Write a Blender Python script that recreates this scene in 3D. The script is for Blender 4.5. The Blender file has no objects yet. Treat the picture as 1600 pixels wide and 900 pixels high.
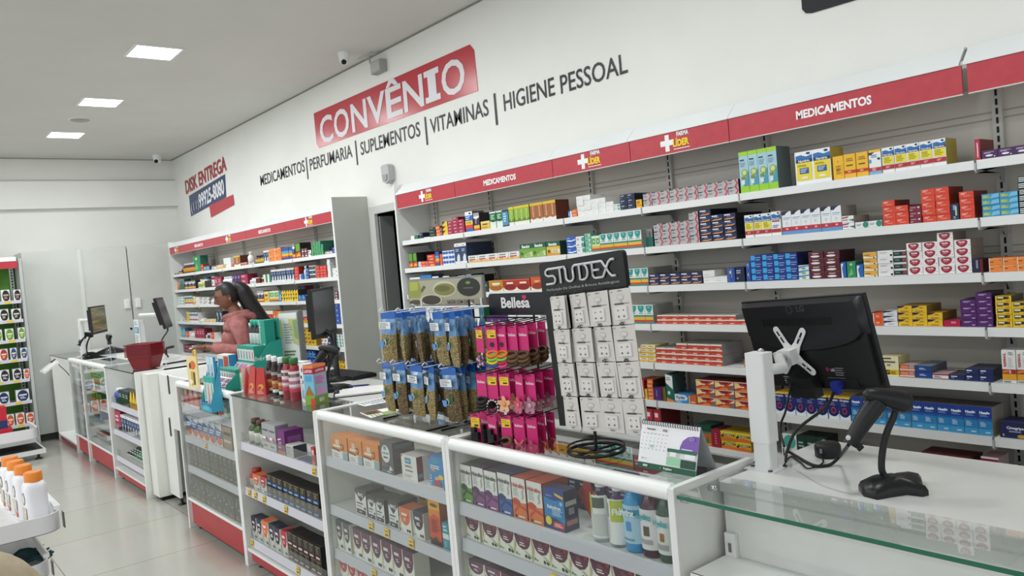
import bpy, math, random
from mathutils import Vector, Matrix
random.seed(7)
SC = bpy.context.scene
COL = SC.collection
# ------------------------------------------------------------ camera, world, lights, exposure
F_PX, H_CAM = 1232.907, 1.55
_yaw, _pit, _rol = (math.radians(a) for a in (50.92613, 1.98897, -4.94401))
FW = Vector((-math.sin(_yaw)*math.cos(_pit), math.cos(_yaw)*math.cos(_pit), -math.sin(_pit)))
_r = Vector((math.cos(_yaw), math.sin(_yaw), 0)); _u = _r.cross(FW)
RT = math.cos(_rol)*_r + math.sin(_rol)*_u
UP = -math.sin(_rol)*_r + math.cos(_rol)*_u
cam_d = bpy.data.cameras.new('camera'); cam = bpy.data.objects.new('camera', cam_d); COL.objects.link(cam)
cam_d.sensor_width = 36; cam_d.lens = 36*F_PX/1600; cam_d.clip_start = .02
cam.matrix_world = Matrix(((RT.x, UP.x, -FW.x, 0), (RT.y, UP.y, -FW.y, 0), (RT.z, UP.z, -FW.z, H_CAM), (0, 0, 0, 1)))
SC.camera = cam
SC.view_settings.view_transform = 'Standard'; SC.view_settings.look = 'None'
SC.view_settings.exposure = 0.2; SC.view_settings.gamma = 1; SC.view_settings.use_curve_mapping = False
SC.cycles.use_denoising = True; SC.cycles.max_bounces = 8; SC.cycles.transparent_max_bounces = 16
SC.cycles.caustics_reflective = False; SC.cycles.caustics_refractive = False
SC.cycles.sample_clamp_indirect = 6
wd = bpy.data.worlds.new('daylight'); SC.world = wd; wd.use_nodes = True
WORLD_STRENGTH, PANEL_WATT = 0.92, 13.2
bgn = wd.node_tree.nodes['Background']; bgn.inputs[0].default_value = (0.95, 0.98, 1, 1); bgn.inputs[1].default_value = WORLD_STRENGTH
def area_light(name, loc, rot, sx, sy, watt, col=(1, 1, 1)):
    d = bpy.data.lights.new(name, 'AREA'); d.shape = 'RECTANGLE'; d.size = sx; d.size_y = sy; d.energy = watt; d.color = col
    o = bpy.data.objects.new(name, d); COL.objects.link(o); o.location = loc; o.rotation_euler = rot; return o

# ------------------------------------------------------------ pixel <-> place helpers (measured on the 1600x900 frame)
def x_at(px, Y, z):
    a = px-800; dz = z-H_CAM
    return (a*(Y*FW.y+dz*FW.z)-F_PX*(Y*RT.y+dz*RT.z))/(F_PX*RT.x-a*FW.x)
def y_at(px, X, z):
    a = px-800; dz = z-H_CAM
    return (a*(X*FW.x+dz*FW.z)-F_PX*(X*RT.x+dz*RT.z))/(F_PX*RT.y-a*FW.y)
def z_at(py, X, Y):
    b = 450-py
    return H_CAM+(b*(X*FW.x+Y*FW.y)-F_PX*(X*UP.x+Y*UP.y))/(F_PX*UP.z-b*FW.z)
def ray(px, py): return (px-800)/F_PX*RT-(py-450)/F_PX*UP+FW
CAM = Vector((0, 0, H_CAM))
def onz(px, py, z): d = ray(px, py); return CAM+d*((z-H_CAM)/d.z)
def ony(px, py, Y): d = ray(px, py); return CAM+d*(Y/d.y)
def onx(px, py, X): d = ray(px, py); return CAM+d*(X/d.x)
def onpl(px, py, p, n): d = ray(px, py); return CAM+d*((Vector(p)-CAM).dot(n)/d.dot(n))

# ------------------------------------------------------------ materials
def lin(h):
    h = h.lstrip('#'); c = [int(h[i:i+2], 16)/255 for i in (0, 2, 4)]
    return tuple(v/12.92 if v <= .04045 else ((v+.055)/1.055)**2.4 for v in c)+(1,)
_mats = {}
def M(hexcol, rough=.45, metal=0.0, spec=.4, coat=0.0):
    key = (hexcol, rough, metal, spec, coat)
    if key in _mats: return _mats[key]
    m = bpy.data.materials.new('paint_'+hexcol.strip('#')); m.use_nodes = True
    b = m.node_tree.nodes['Principled BSDF']
    b.inputs['Base Color'].default_value = lin(hexcol); b.inputs['Roughness'].default_value = rough
    b.inputs['Metallic'].default_value = metal; b.inputs['Specular IOR Level'].default_value = spec
    b.inputs['Coat Weight'].default_value = coat
    _mats[key] = m; return m
def noisy(name, c1, c2, scale, rough=.5, bump=0.0, stretch=(1, 1, 1), detail=4, coat=0.0):
    m = bpy.data.materials.new(name); m.use_nodes = True; nt = m.node_tree; b = nt.nodes['Principled BSDF']
    tc = nt.nodes.new('ShaderNodeTexCoord'); mp = nt.nodes.new('ShaderNodeMapping'); mp.inputs['Scale'].default_value = stretch
    nz = nt.nodes.new('ShaderNodeTexNoise'); nz.inputs['Scale'].default_value = scale; nz.inputs['Detail'].default_value = detail
    rp = nt.nodes.new('ShaderNodeValToRGB'); rp.color_ramp.elements[0].position = .35; rp.color_ramp.elements[1].position = .68
    rp.color_ramp.elements[0].color = lin(c1); rp.color_ramp.elements[1].color = lin(c2)
    L = nt.links.new
    L(tc.outputs['Object'], mp.inputs[0]); L(mp.outputs[0], nz.inputs['Vector']); L(nz.outputs['Fac'], rp.inputs[0]); L(rp.outputs[0], b.inputs['Base Color'])
    b.inputs['Roughness'].default_value = rough; b.inputs['Coat Weight'].default_value = coat
    if bump:
        bp = nt.nodes.new('ShaderNodeBump'); bp.inputs['Strength'].default_value = bump; bp.inputs['Distance'].default_value = .01
        L(nz.outputs['Fac'], bp.inputs['Height']); L(bp.outputs[0], b.inputs['Normal'])
    return m
def glassy(name, tint='#f2f7f5', ior=1.5, rough=0.02, boost=1.7):
    m = bpy.data.materials.new(name); m.use_nodes = True; nt = m.node_tree; nt.nodes.clear(); L = nt.links.new
    out = nt.nodes.new('ShaderNodeOutputMaterial'); mx = nt.nodes.new('ShaderNodeMixShader'); fr = nt.nodes.new('ShaderNodeFresnel')
    tr = nt.nodes.new('ShaderNodeBsdfTransparent'); gl = nt.nodes.new('ShaderNodeBsdfGlossy')
    fr.inputs['IOR'].default_value = ior; tr.inputs[0].default_value = lin(tint); gl.inputs['Roughness'].default_value = rough
    ml = nt.nodes.new('ShaderNodeMath'); ml.operation = 'MULTIPLY'; ml.inputs[1].default_value = boost; ml.use_clamp = True
    ge = nt.nodes.new('ShaderNodeNewGeometry'); iv = nt.nodes.new('ShaderNodeMath'); iv.operation = 'SUBTRACT'; iv.inputs[0].default_value = 1
    m2 = nt.nodes.new('ShaderNodeMath'); m2.operation = 'MULTIPLY'; L(ge.outputs['Backfacing'], iv.inputs[1])
    L(fr.outputs[0], ml.inputs[0]); L(ml.outputs[0], m2.inputs[0]); L(iv.outputs[0], m2.inputs[1]); L(m2.outputs[0], mx.inputs[0]); L(tr.outputs[0], mx.inputs[1]); L(gl.outputs[0], mx.inputs[2]); L(mx.outputs[0], out.inputs[0])
    return m
def emit(name, col, s):
    m = bpy.data.materials.new(name); m.use_nodes = True; nt = m.node_tree; nt.nodes.clear()
    e = nt.nodes.new('ShaderNodeEmission'); o = nt.nodes.new('ShaderNodeOutputMaterial')
    e.inputs[0].default_value = lin(col); e.inputs[1].default_value = s; nt.links.new(e.outputs[0], o.inputs[0]); return m
def floor_mat():
    m = bpy.data.materials.new('porcelain_tiles'); m.use_nodes = True; nt = m.node_tree; b = nt.nodes['Principled BSDF']; L = nt.links.new
    tc = nt.nodes.new('ShaderNodeTexCoord'); mp = nt.nodes.new('ShaderNodeMapping'); mp.inputs['Location'].default_value = (4.93, -1.552, 0)
    br = nt.nodes.new('ShaderNodeTexBrick'); br.offset = 0; br.squash = 1
    br.inputs['Color1'].default_value = lin('#afada5'); br.inputs['Color2'].default_value = lin('#b3b1a9'); br.inputs['Mortar'].default_value = lin('#77736b')
    br.inputs['Scale'].default_value = 1; br.inputs['Mortar Size'].default_value = .0028; br.inputs['Mortar Smooth'].default_value = .1
    br.inputs['Brick Width'].default_value = .81; br.inputs['Row Height'].default_value = .84
    nz = nt.nodes.new('ShaderNodeTexNoise'); nz.inputs['Scale'].default_value = 3; nz.inputs['Detail'].default_value = 6
    mx = nt.nodes.new('ShaderNodeMixRGB'); mx.blend_type = 'MULTIPLY'; mx.inputs[0].default_value = .12
    L(tc.outputs['Object'], mp.inputs[0]); L(mp.outputs[0], br.inputs['Vector']); L(mp.outputs[0], nz.inputs['Vector'])
    L(br.outputs['Color'], mx.inputs[1]); L(nz.outputs['Color'], mx.inputs[2]); L(mx.outputs[0], b.inputs['Base Color'])
    b.inputs['Roughness'].default_value = .16; b.inputs['Specular IOR Level'].default_value = .5; return m
WHITE = M('#eceeed', .35); WHITE2 = M('#e3e5e2', .5); LAC = noisy('white_laminate', '#d3d5d2', '#d9dbd8', 6, .3); STEEL = M('#b9bbbb', .35, .8)
GREYB = M('#d3cfc6', .6); RED = noisy('red_panel', '#b52f3d', '#bd3542', 30, .3); KICK = noisy('red_kick_board', '#a82830', '#b02d35', 12, .35); BLACK = M('#131416', .4); DARK = M('#0c0c0d', .6)
GLASS = glassy('clear_glass', '#f9fbfa', boost=1.5); ACRYL = glassy('clear_acrylic', '#f4f6f6', 1.45, .04); GEDGE = M('#1f6a52', .15, 0, .6); PLAST = glassy('clear_film', '#f4f7fa', 1.5, .12, 1.6)
LIP = M('#cfcfd8', .4); YTAG = M('#e8c53a', .5); PAPER = M('#f1f1ef', .7)

# ------------------------------------------------------------ mesh builder
_txt = {}
def text_geo(s, bold=0.0):
    k = (s, bold)
    if k in _txt: return _txt[k]
    c = bpy.data.curves.new('t', 'FONT'); c.body = s; c.size = 1; c.resolution_u = 3; c.offset = bold
    o = bpy.data.objects.new('t', c); COL.objects.link(o)
    bpy.context.view_layer.update()
    me = bpy.data.meshes.new_from_object(o.evaluated_get(bpy.context.evaluated_depsgraph_get()))
    v = [(p.co.x/.70, p.co.y/.70) for p in me.vertices]; f = [tuple(p.vertices) for p in me.polygons]
    bpy.data.objects.remove(o); bpy.data.curves.remove(c); bpy.data.meshes.remove(me)
    if v:
        x0 = min(a for a, b in v); x1 = max(a for a, b in v); v = [(a-x0, b) for a, b in v]; w = x1-x0
    else: w = 1
    _txt[k] = (v, f, w); return _txt[k]
class MB:
    def __init__(s): s.v = []; s.f = []; s.m = []; s.sm = []; s.slots = []
    def mi(s, mat):
        if mat not in s.slots: s.slots.append(mat)
        return s.slots.index(mat)
    def add(s, vs, fs, mat, smooth=False):
        b = len(s.v); i = s.mi(mat); s.v += [tuple(p) for p in vs]
        for f in fs: s.f.append(tuple(b+k for k in f)); s.m.append(i); s.sm.append(smooth)
        return s
    def box(s, x0, x1, y0, y1, z0, z1, mat, side=None, top=None, front=None):
        vs = [(x0, y0, z0), (x1, y0, z0), (x1, y1, z0), (x0, y1, z0), (x0, y0, z1), (x1, y0, z1), (x1, y1, z1), (x0, y1, z1)]
        b = len(s.v); s.v += vs
        for f, mm in (((3, 2, 1, 0), mat), ((4, 5, 6, 7), top or mat), ((0, 1, 5, 4), front or mat), ((1, 2, 6, 5), side or mat), ((2, 3, 7, 6), mat), ((3, 0, 4, 7), side or mat)):
            s.f.append(tuple(b+k for k in f)); s.m.append(s.mi(mm)); s.sm.append(False)
        return s
    def prism(s, prof, a0, a1, mat, axis='x', smooth=False):
        # closed profile extruded along an axis: x -> prof is (y,z); y -> (x,z); z -> (x,y)
        n = len(prof)
        def P(p, a): return {'x': (a, p[0], p[1]), 'y': (p[0], a, p[1]), 'z': (p[0], p[1], a)}[axis]
        vs = [P(p, a0) for p in prof]+[P(p, a1) for p in prof]
        s.add(vs, [(i, (i+1) % n, n+(i+1) % n, n+i) for i in range(n)], mat, smooth)
        return s.add(vs, [tuple(range(n))[::-1], tuple(range(n, 2*n))], mat)
    def tube(s, pts, r, mat, n=8, closed=False):
        pts = [Vector(p) for p in pts]; N = len(pts); rs = r if isinstance(r, (list, tuple)) else [r]*N
        vs = []; ref = None
        for i, p in enumerate(pts):
            a = pts[(i-1) % N] if (closed or i > 0) else p; b = pts[(i+1) % N] if (closed or i < N-1) else p
            t = (b-a).normalized()
            if ref is None: ref = Vector((0, 0, 1)) if abs(t.z) < .9 else Vector((1, 0, 0))
            e1 = (ref-t*ref.dot(t)).normalized(); e2 = t.cross(e1); ref = e1
            vs += [p+(e1*math.cos(2*math.pi*k/n)+e2*math.sin(2*math.pi*k/n))*rs[i] for k in range(n)]
        fs = [(i*n+k, i*n+(k+1) % n, ((i+1) % N)*n+(k+1) % n, ((i+1) % N)*n+k) for i in range(N if closed else N-1) for k in range(n)]
        s.add(vs, fs, mat, True)
        if not closed: s.add(vs[:n]+vs[-n:], [tuple(range(n))[::-1], tuple(range(n, 2*n))], mat)
        return s
    def lathe(s, prof, mat, c=(0, 0, 0), n=16, sx=1, sy=1, cap=True):
        vs = [(c[0]+r*sx*math.cos(2*math.pi*k/n), c[1]+r*sy*math.sin(2*math.pi*k/n), c[2]+z) for r, z in prof for k in range(n)]
        N = len(prof); s.add(vs, [(i*n+k, i*n+(k+1) % n, (i+1)*n+(k+1) % n, (i+1)*n+k) for i in range(N-1) for k in range(n)], mat, True)
        if cap: s.add(vs[:n]+vs[-n:], [tuple(range(n))[::-1], tuple(range(n, 2*n))], mat)
        return s
    def ell(s, c, r, mat, n=12, m=8):
        pr = [(math.sin(math.pi*i/m), -math.cos(math.pi*i/m)) for i in range(m+1)]
        vs = [(c[0]+a*r[0]*math.cos(2*math.pi*k/n), c[1]+a*r[1]*math.sin(2*math.pi*k/n), c[2]+b*r[2]) for a, b in pr for k in range(n)]
        return s.add(vs, [(i*n+k, i*n+(k+1) % n, (i+1)*n+(k+1) % n, (i+1)*n+k) for i in range(m) for k in range(n)], mat, True)
    def text(s, t, O, U, V, h, mat, cx=0, cy=0, maxw=None, bold=0.0, wide=None, eps=.0006):
        # letters centred on O + cx U + cy V, cap height h; maxw squeezes, wide sets the exact width
        O, U, V = Vector(O), Vector(U), Vector(V); N = U.cross(V)
        v, f, w = text_geo(t, bold); k = 1.0
        if wide: k = wide/(w*h)
        elif maxw and w*h > maxw: k = maxw/(w*h)
        return s.add([O+U*(cx+(a-w/2)*h*k)+V*(cy+(b-.5)*h)+N*eps for a, b in v], f, mat)
    def decals(s, lst, O, U, V, W, H, e0=.0004):
        O, U, V = Vector(O), Vector(U), Vector(V); N = U.cross(V)
        def P(u, v, e): return O+U*(u*W)+V*(v*H)+N*e
        for i, d in enumerate(lst):
            e = e0+.00025*i; k = d[0]
            if k == 'r': s.add([P(d[1], d[2], e), P(d[3], d[2], e), P(d[3], d[4], e), P(d[1], d[4], e)], [(0, 1, 2, 3)], M(d[5]))
            elif k == 'e':
                n = 18; s.add([P(min(1, max(0, d[1]+d[3]*math.cos(6.2832*j/n))), min(1, max(0, d[2]+d[4]*math.sin(6.2832*j/n))), e) for j in range(n)], [tuple(range(n))], M(d[5]))
            elif k == 'p': s.add([P(a, b, e) for a, b in d[1]], [tuple(range(len(d[1])))], M(d[2]))
            elif k == 't': s.text(d[1], O, U, V, d[4]*H, M(d[5]), d[2]*W, d[3]*H, (d[6] if len(d) > 6 else .86)*W, d[7] if len(d) > 7 else .02, None, e)
            elif k == 'tv': s.text(d[1], O, V, -U, d[4]*W, M(d[5]), d[3]*H, -d[2]*W, d[6]*H, .04, None, e)
            elif k == 'l':
                n = d[5]; hh = (d[4]-d[2])/(2*n-1); rr = random.Random(str(d))
                for j in range(n):
                    b = d[2]+2*j*hh; a1 = d[1]+(d[3]-d[1])*rr.uniform(.6, 1)
                    s.add([P(d[1], b, e), P(a1, b, e), P(a1, b+hh, e), P(d[1], b+hh, e)], [(0, 1, 2, 3)], M(d[6]))
        return s
    def mesh(s, name):
        me = bpy.data.meshes.new(name); me.from_pydata(s.v, [], s.f)
        for m in s.slots: me.materials.append(m)
        me.polygons.foreach_set('material_index', s.m); me.polygons.foreach_set('use_smooth', s.sm); me.update(); return me
    def build(s, name, parent=None, loc=None, rz=0.0):
        o = bpy.data.objects.new(name, s.mesh(name)); COL.objects.link(o)
        if parent: o.parent = parent
        if loc is not None: o.location = loc
        if rz: o.rotation_euler.z = rz
        return o
def tag(o, label, cat, group=None):
    o['label'] = label; o['category'] = cat
    if group: o['group'] = group
    return o
def thing(name, label, cat, loc=(0, 0, 0), rz=0.0, group=None):
    o = bpy.data.objects.new(name, None); COL.objects.link(o); o.location = loc; o.rotation_euler.z = rz; o.empty_display_size = .05
    return tag(o, label, cat, group)
def struct(mb, name):
    o = mb.build(name); o['kind'] = 'structure'; return o
def copy_tree(o, parent=None):
    c = o.copy(); COL.objects.link(c)
    if parent is not None: c.parent = parent
    for ch in list(o.children): copy_tree(ch, c)
    return c
VX, VY, VZ = Vector((1, 0, 0)), Vector((0, 1, 0)), Vector((0, 0, 1))
def bez(p, n=16):
    # smooth curve through points (Catmull-Rom)
    p = [Vector(q) for q in p]; out = []
    for i in range(len(p)-1):
        a, b, c, d = p[max(i-1, 0)], p[i], p[i+1], p[min(i+2, len(p)-1)]
        for k in range(n):
            t = k/n; out.append(.5*((2*b)+(c-a)*t+(2*a-5*b+4*c-d)*t*t+(3*b-a-3*c+d)*t**3))
    return out+[p[-1]]

# ------------------------------------------------------------ the room
YW, XE, ZC = 3.17, -10.62, 3.22
wallm = noisy('white_wall_paint', '#e4e5e0', '#e8e9e4', 2.5, .55); ceilm = noisy('ceiling_paint', '#d4d3cf', '#d8d7d3', 2, .7)
XR, YL = 4.5, -5.0
f = struct(MB().box(XE-.2, XR, YL, YW+.2, -.1, 0, floor_mat()), 'floor')
struct(MB().box(XE-.2, XR, YL, YW+.2, ZC, ZC+.1, ceilm), 'ceiling')
# wall with the doorway behind the shelves (opening between the two shelf runs)
dx0, dx1, dzt = x_at(590, YW, 2.0), -4.72, z_at(334, x_at(592, YW, 2), YW)
w = MB(); w.box(XE-.2, dx0, YW, YW+.15, 0, ZC, wallm); w.box(dx1, XR, YW, YW+.15, 0, ZC, wallm); w.box(dx0, dx1, YW, YW+.15, dzt, ZC, wallm)
struct(w, 'wall_back')
b = MB(); b.box(dx0-.3, dx1+.3, YW+1.2, YW+1.25, 0, 2.6, M('#121212', .9)); b.box(dx0-.3, dx0-.25, YW+.15, YW+1.2, 0, 2.6, M('#141414', .9)); b.box(dx1+.25, dx1+.3, YW+.15, YW+1.2, 0, 2.6, M('#141414', .9))  # darkness of the unlit passage put into near-black wall colours
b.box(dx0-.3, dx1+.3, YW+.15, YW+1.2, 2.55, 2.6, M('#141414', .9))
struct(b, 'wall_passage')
d = MB(); d.box(dx0-.075, dx0, YW-.03, YW+.15, 0, dzt+.06, M('#c9cac6', .4)); d.box(dx0, dx1, YW-.03, YW+.15, dzt, dzt+.06, M('#c9cac6', .4)); d.box(dx0+.012, dx0+.03, YW, YW+.12, 0, dzt-.02, M('#8f9391', .3, .3))
struct(d, 'trim_1')
zs = [z_at(p, XE, 2.0) for p in (280, 327)]
struct(MB().box(XE-.2, XE, YL, YW, 0, ZC, wallm), 'wall_end')
struct(MB().prism([(XE, z_at(326, XE, 2.0)), (XE+.09, z_at(326, XE, 2.0)), (XE+.09, z_at(282, XE, 2.0)-.02), (XE+.02, z_at(281, XE, 2.0)), (XE, z_at(281, XE, 2.0))], YL, YW, noisy('beam_paint', '#dfe0db', '#e4e5e0', 2, .55), 'y'), 'trim_2')
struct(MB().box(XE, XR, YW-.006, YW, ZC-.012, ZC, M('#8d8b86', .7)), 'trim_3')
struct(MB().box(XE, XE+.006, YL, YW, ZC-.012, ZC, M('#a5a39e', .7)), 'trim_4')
struct(MB().box(XE, XE+.012, YL, YW, 0, .09, M('#d7d4cc', .4)), 'baseboard_end')
# ceiling lights: the row the photo shows, and the same row again nearer the camera side (behind the frame)
glow = emit('led_diffuser', '#fbfffb', 9.0)
names = {0: 'square white ceiling light panel farthest away, near the end wall', 1: 'square white ceiling light panel between the two others, beside the round detector', 2: 'square white ceiling light panel nearest the camera, largest in view'}
k = 0
for row, Y in enumerate((1.69, -1.0, -3.4)):
    for i in range(6):
        X = (-9.05, -7.47, -5.81, -4.15, -2.5, -.85)[i]
        t = thing('ceiling_light', names[i] if row == 0 and i in names else 'square white ceiling light panel beyond the frame', 'ceiling light', (X, Y, ZC), 0, 'ceiling light panels')
        MB().box(-.16, .16, -.16, -.145, -.012, 0, WHITE).box(-.16, .16, .145, .16, -.012, 0, WHITE).box(-.16, -.145, -.145, .145, -.012, 0, WHITE).box(.145, .16, -.145, .145, -.012, 0, WHITE).build('frame', t)
        MB().box(-.145, .145, -.145, .145, -.008, -.001, glow).build('diffuser', t)
        area_light('panel_lamp', (X, Y, ZC-.02), (0, 0, 0), .28, .28, PANEL_WATT*(1.3, 1.35, 1.3, .95, .75, .7)[i], (.965, .99, 1))
# detector, cameras, lamps on the ceiling and wall
t = thing('smoke_detector', 'flat round grey detector on the ceiling between two light panels', 'detector', onz(125, 186, ZC))
MB().lathe([(.085, 0), (.085, -.012), (.06, -.022), (.0, -.024)], M('#a8a7a3', .5), n=24).build('disc', t); MB().lathe([(.1, 0), (.1, -.006), (.086, -.01)], WHITE2, n=24).build('rim', t)
def dome_cam(px, py, label, sc, aim):
    p = onz(px, py, ZC); t = thing('security_camera', label, 'camera', p)
    MB().lathe([(.055*sc, 0), (.055*sc, -.03*sc), (.048*sc, -.06*sc)], WHITE, n=20).build('base', t)
    e = MB(); e.ell((0, 0, -.065*sc), (.047*sc,)*3, WHITE, 18, 10); o = e.build('eyeball', t)
    a = Vector(aim).normalized(); c = Vector((0, 0, -.065*sc))+a*.04*sc
    q = a.to_track_quat('Z', 'Y'); l = MB().lathe([(.024*sc, 0), (.024*sc, .012*sc), (.018*sc, .013*sc), (.0, .010*sc)], DARK, n=16).build('lens', t, c); l.rotation_euler = q.to_euler()
dome_cam(537, 82, 'white dome camera with black lens beside the emergency lamp', .8, (.6, -.5, -.75))
dome_cam(245, 242, 'small white dome camera in the corner above the end wall', .95, (.7, -.55, -.5))
t = thing('emergency_lamp', 'grey box lamp hanging from a ceiling plate on a bent wire', 'lamp', onz(577, 87, ZC))
MB().box(-.1, .1, -.05, .05, -.006, 0, M('#c4c3bf', .5)).build('plate', t)
MB().tube(bez([(0, 0, -.004), (.0, 0, -.045), (.02, .0, -.075), (.08, .0, -.062), (.13, 0, -.085)], 6), .006, M('#b0afab', .4)).build('wire_arm', t)
MB().box(.06, .21, -.035, .035, -.165, -.075, M('#9fa09d', .5)).box(.07, .2, -.04, -.035, -.155, -.085, M('#b4b5b2', .3)).build('lamp_body', t)
pA = ony(604, 258, YW)
t = thing('motion_sensor', 'small grey motion sensor on the wall above the doorway', 'sensor', (x_at(611, YW, 2.3), YW, 2.29))
MB().prism([(-.055, .06), (-.03, .07), (.03, .07), (.055, .05), (.05, -.05), (.0, -.075), (-.045, -.055)], -.055, -.002, M('#b5b6b8', .4), 'y').build('housing', t); MB().prism([(-.035, -.005), (.035, -.005), (.028, -.045), (0, -.055), (-.028, -.045)], -.062, -.055, M('#9a9b9e', .3), 'y').build('lens', t)
# wall lettering
def vinyl(name, label, panel, texts, cat='wall sign'):
    mb = MB(); pts, col = panel
    if pts: mb.prism(pts, YW-.004, YW-.0005, M(col, .25), 'y')
    t = mb.build(name); tag(t, label, cat)
    for s, cx, cz, h, wd_, col, bold in texts:
        lt = MB(); lt.text(s, (cx, YW-(.0055 if pts else .002), cz), VX, VZ, h, M(col, .4), wide=wd_, bold=bold); lt.build('lettering', t)
    return t
t = vinyl('wall_sign', 'large red vinyl panel with white lettering high on the wall', ([(-6.45, 2.72), (-6.41, 2.68), (-4.075, 2.665), (-4.08, 2.93), (-4.12, 2.975), (-6.45, 2.99)], '#b4303a'), [(ch, x_at(480+(a+bq)/10, YW, 2.8), 2.815, .222 if ch != 'Ê' else .222, x_at(480+bq/5, YW, 2.8)-x_at(480+a/5, YW, 2.8), '#dcdade', .018) for ch, a, bq in (('C', 105, 205), ('O', 215, 330), ('N', 350, 470), ('V', 478, 617), ('Ê', 622, 745), ('N', 757, 910), ('O', 1055, 1235))])
_i = MB(); _xa, _xb = x_at(480+925/5, YW, 2.8), x_at(480+1040/5, YW, 2.8); _xm = (_xa+_xb)/2
for q in ((_xa, _xb, 2.704, 2.745), (_xa, _xb, 2.885, 2.926), (_xm-.05, _xm+.05, 2.745, 2.885)): _i.box(q[0], q[1], YW-.0062, YW-.0055, q[2], q[3], M('#dcdade', .4))
_i.build('lettering', t)
LN = [('MEDICAMENTOS', 30, 308), ('|', 315, 326), ('PERFUMARIA', 338, 604), ('|', 624, 634), ('SUPLEMENTOS', 655, 1028), ('|', 1058, 1070), ('VITAMINAS', 1090, 1455), ('|', 1490, 1505), ('HIGIENE', 1548, 1868), ('PESSOAL', 1902, 2322)]
tx = []
for s, a, bq in LN:
    xa, xb = x_at(400+a/4, YW, 2.55), x_at(400+bq/4, YW, 2.52); xm = (xa+xb)/2
    zc = 2.580-(xm+7.8)*.0105; 
    tx.append((s, xm, zc, .104 if s != '|' else .15, xb-xa if s != '|' else .022, '#15181a', .009))
vinyl('wall_lettering', 'long line of black vinyl lettering under the red wall sign', (None, None), tx, 'wall lettering')
t = vinyl('phone_sign', 'blue vinyl strip with white phone number near the end wall', ([(-10.06, 2.435), (-8.79, 2.526), (-8.76, 2.778), (-10.06, 2.69)], '#2b3a66'), [])
def slant(t, s, xa, xb, za, zb, h, col, bold):
    U = Vector((xb-xa, 0, zb-za)).normalized(); V = VZ
    m = MB(); O = Vector(((xa+xb)/2, YW-.0055, (za+zb)/2)); v, f, wq = text_geo(s, bold); L_ = math.hypot(xb-xa, zb-za)
    m.add([O+U*((a/wq-.5)*L_)+V*((b_-.5)*h)-VY*.0006 for a, b_ in v], f, M(col, .4)); return m.build('lettering', t)
slant(t, '(11)', -10.01, -9.72, 2.535, 2.56, .10, '#c8cbd6', 0); slant(t, '99925-8080', -9.71, -8.82, 2.58, 2.655, .16, '#e4e6ec', .03)
t = thing('delivery_lettering', 'red slanted vinyl lettering above the blue phone strip', 'wall lettering'); slant(t, 'DISK ENTREGA', -10.16, -8.69, 2.805, 2.895, .16, '#a9303a', .02)
tag(MB().prism([(-9.34, 2.351), (-8.563, 2.416), (-8.571, 2.529), (-9.36, 2.495)], YW-.006, YW-.0045, M('#b83340', .3), 'y').build('red_strip'), 'short plain red vinyl strip below the phone number', 'wall sign')
tag(MB().prism([(-1.79, 2.505), (-1.775, 2.485), (-1.75, 2.478), (-.9, 2.46), (-.9, 2.8), (-1.79, 2.8)], YW-.006, YW-.0005, M('#14151a', .55), 'y').build('black_sign'), 'corner of a black vinyl panel at the top edge', 'wall sign')
# ------------------------------------------------------------ wall shelving
YS, YB = 2.88, 3.135
def logo(mb, O, sc, U=VX*1.15, V=VZ):
    sc *= .68
    # white cross and two-line name
    O = Vector(O)+V*.004; N = U.cross(V)
    def R(x0, x1, z0, z1, m, e=.0005): mb.add([O+U*x*sc+V*z*sc+N*e for x, z in ((x0, z0), (x1, z0), (x1, z1), (x0, z1))], [(0, 1, 2, 3)], m)
    R(-.085, -.055, -.06, .05, M('#f2f2f2')); R(-.12, -.085, -.022, .014, M('#f2f2f2')); R(-.055, -.02, -.022, .014, M('#f2f2f2'))
    mb.text('FARMA', O, U, V, .028*sc, M('#f2f2f2'), .045*sc, .042*sc, wide=.085*sc, bold=.04, eps=.001)
    mb.text('LÍDER', O, U, V, .042*sc, M('#f5d22d'), .03*sc, -.015*sc, wide=.115*sc, bold=.05, eps=.001)
    R(-.025, .09, -.056, -.051, M('#f2f2f2'))
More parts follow.
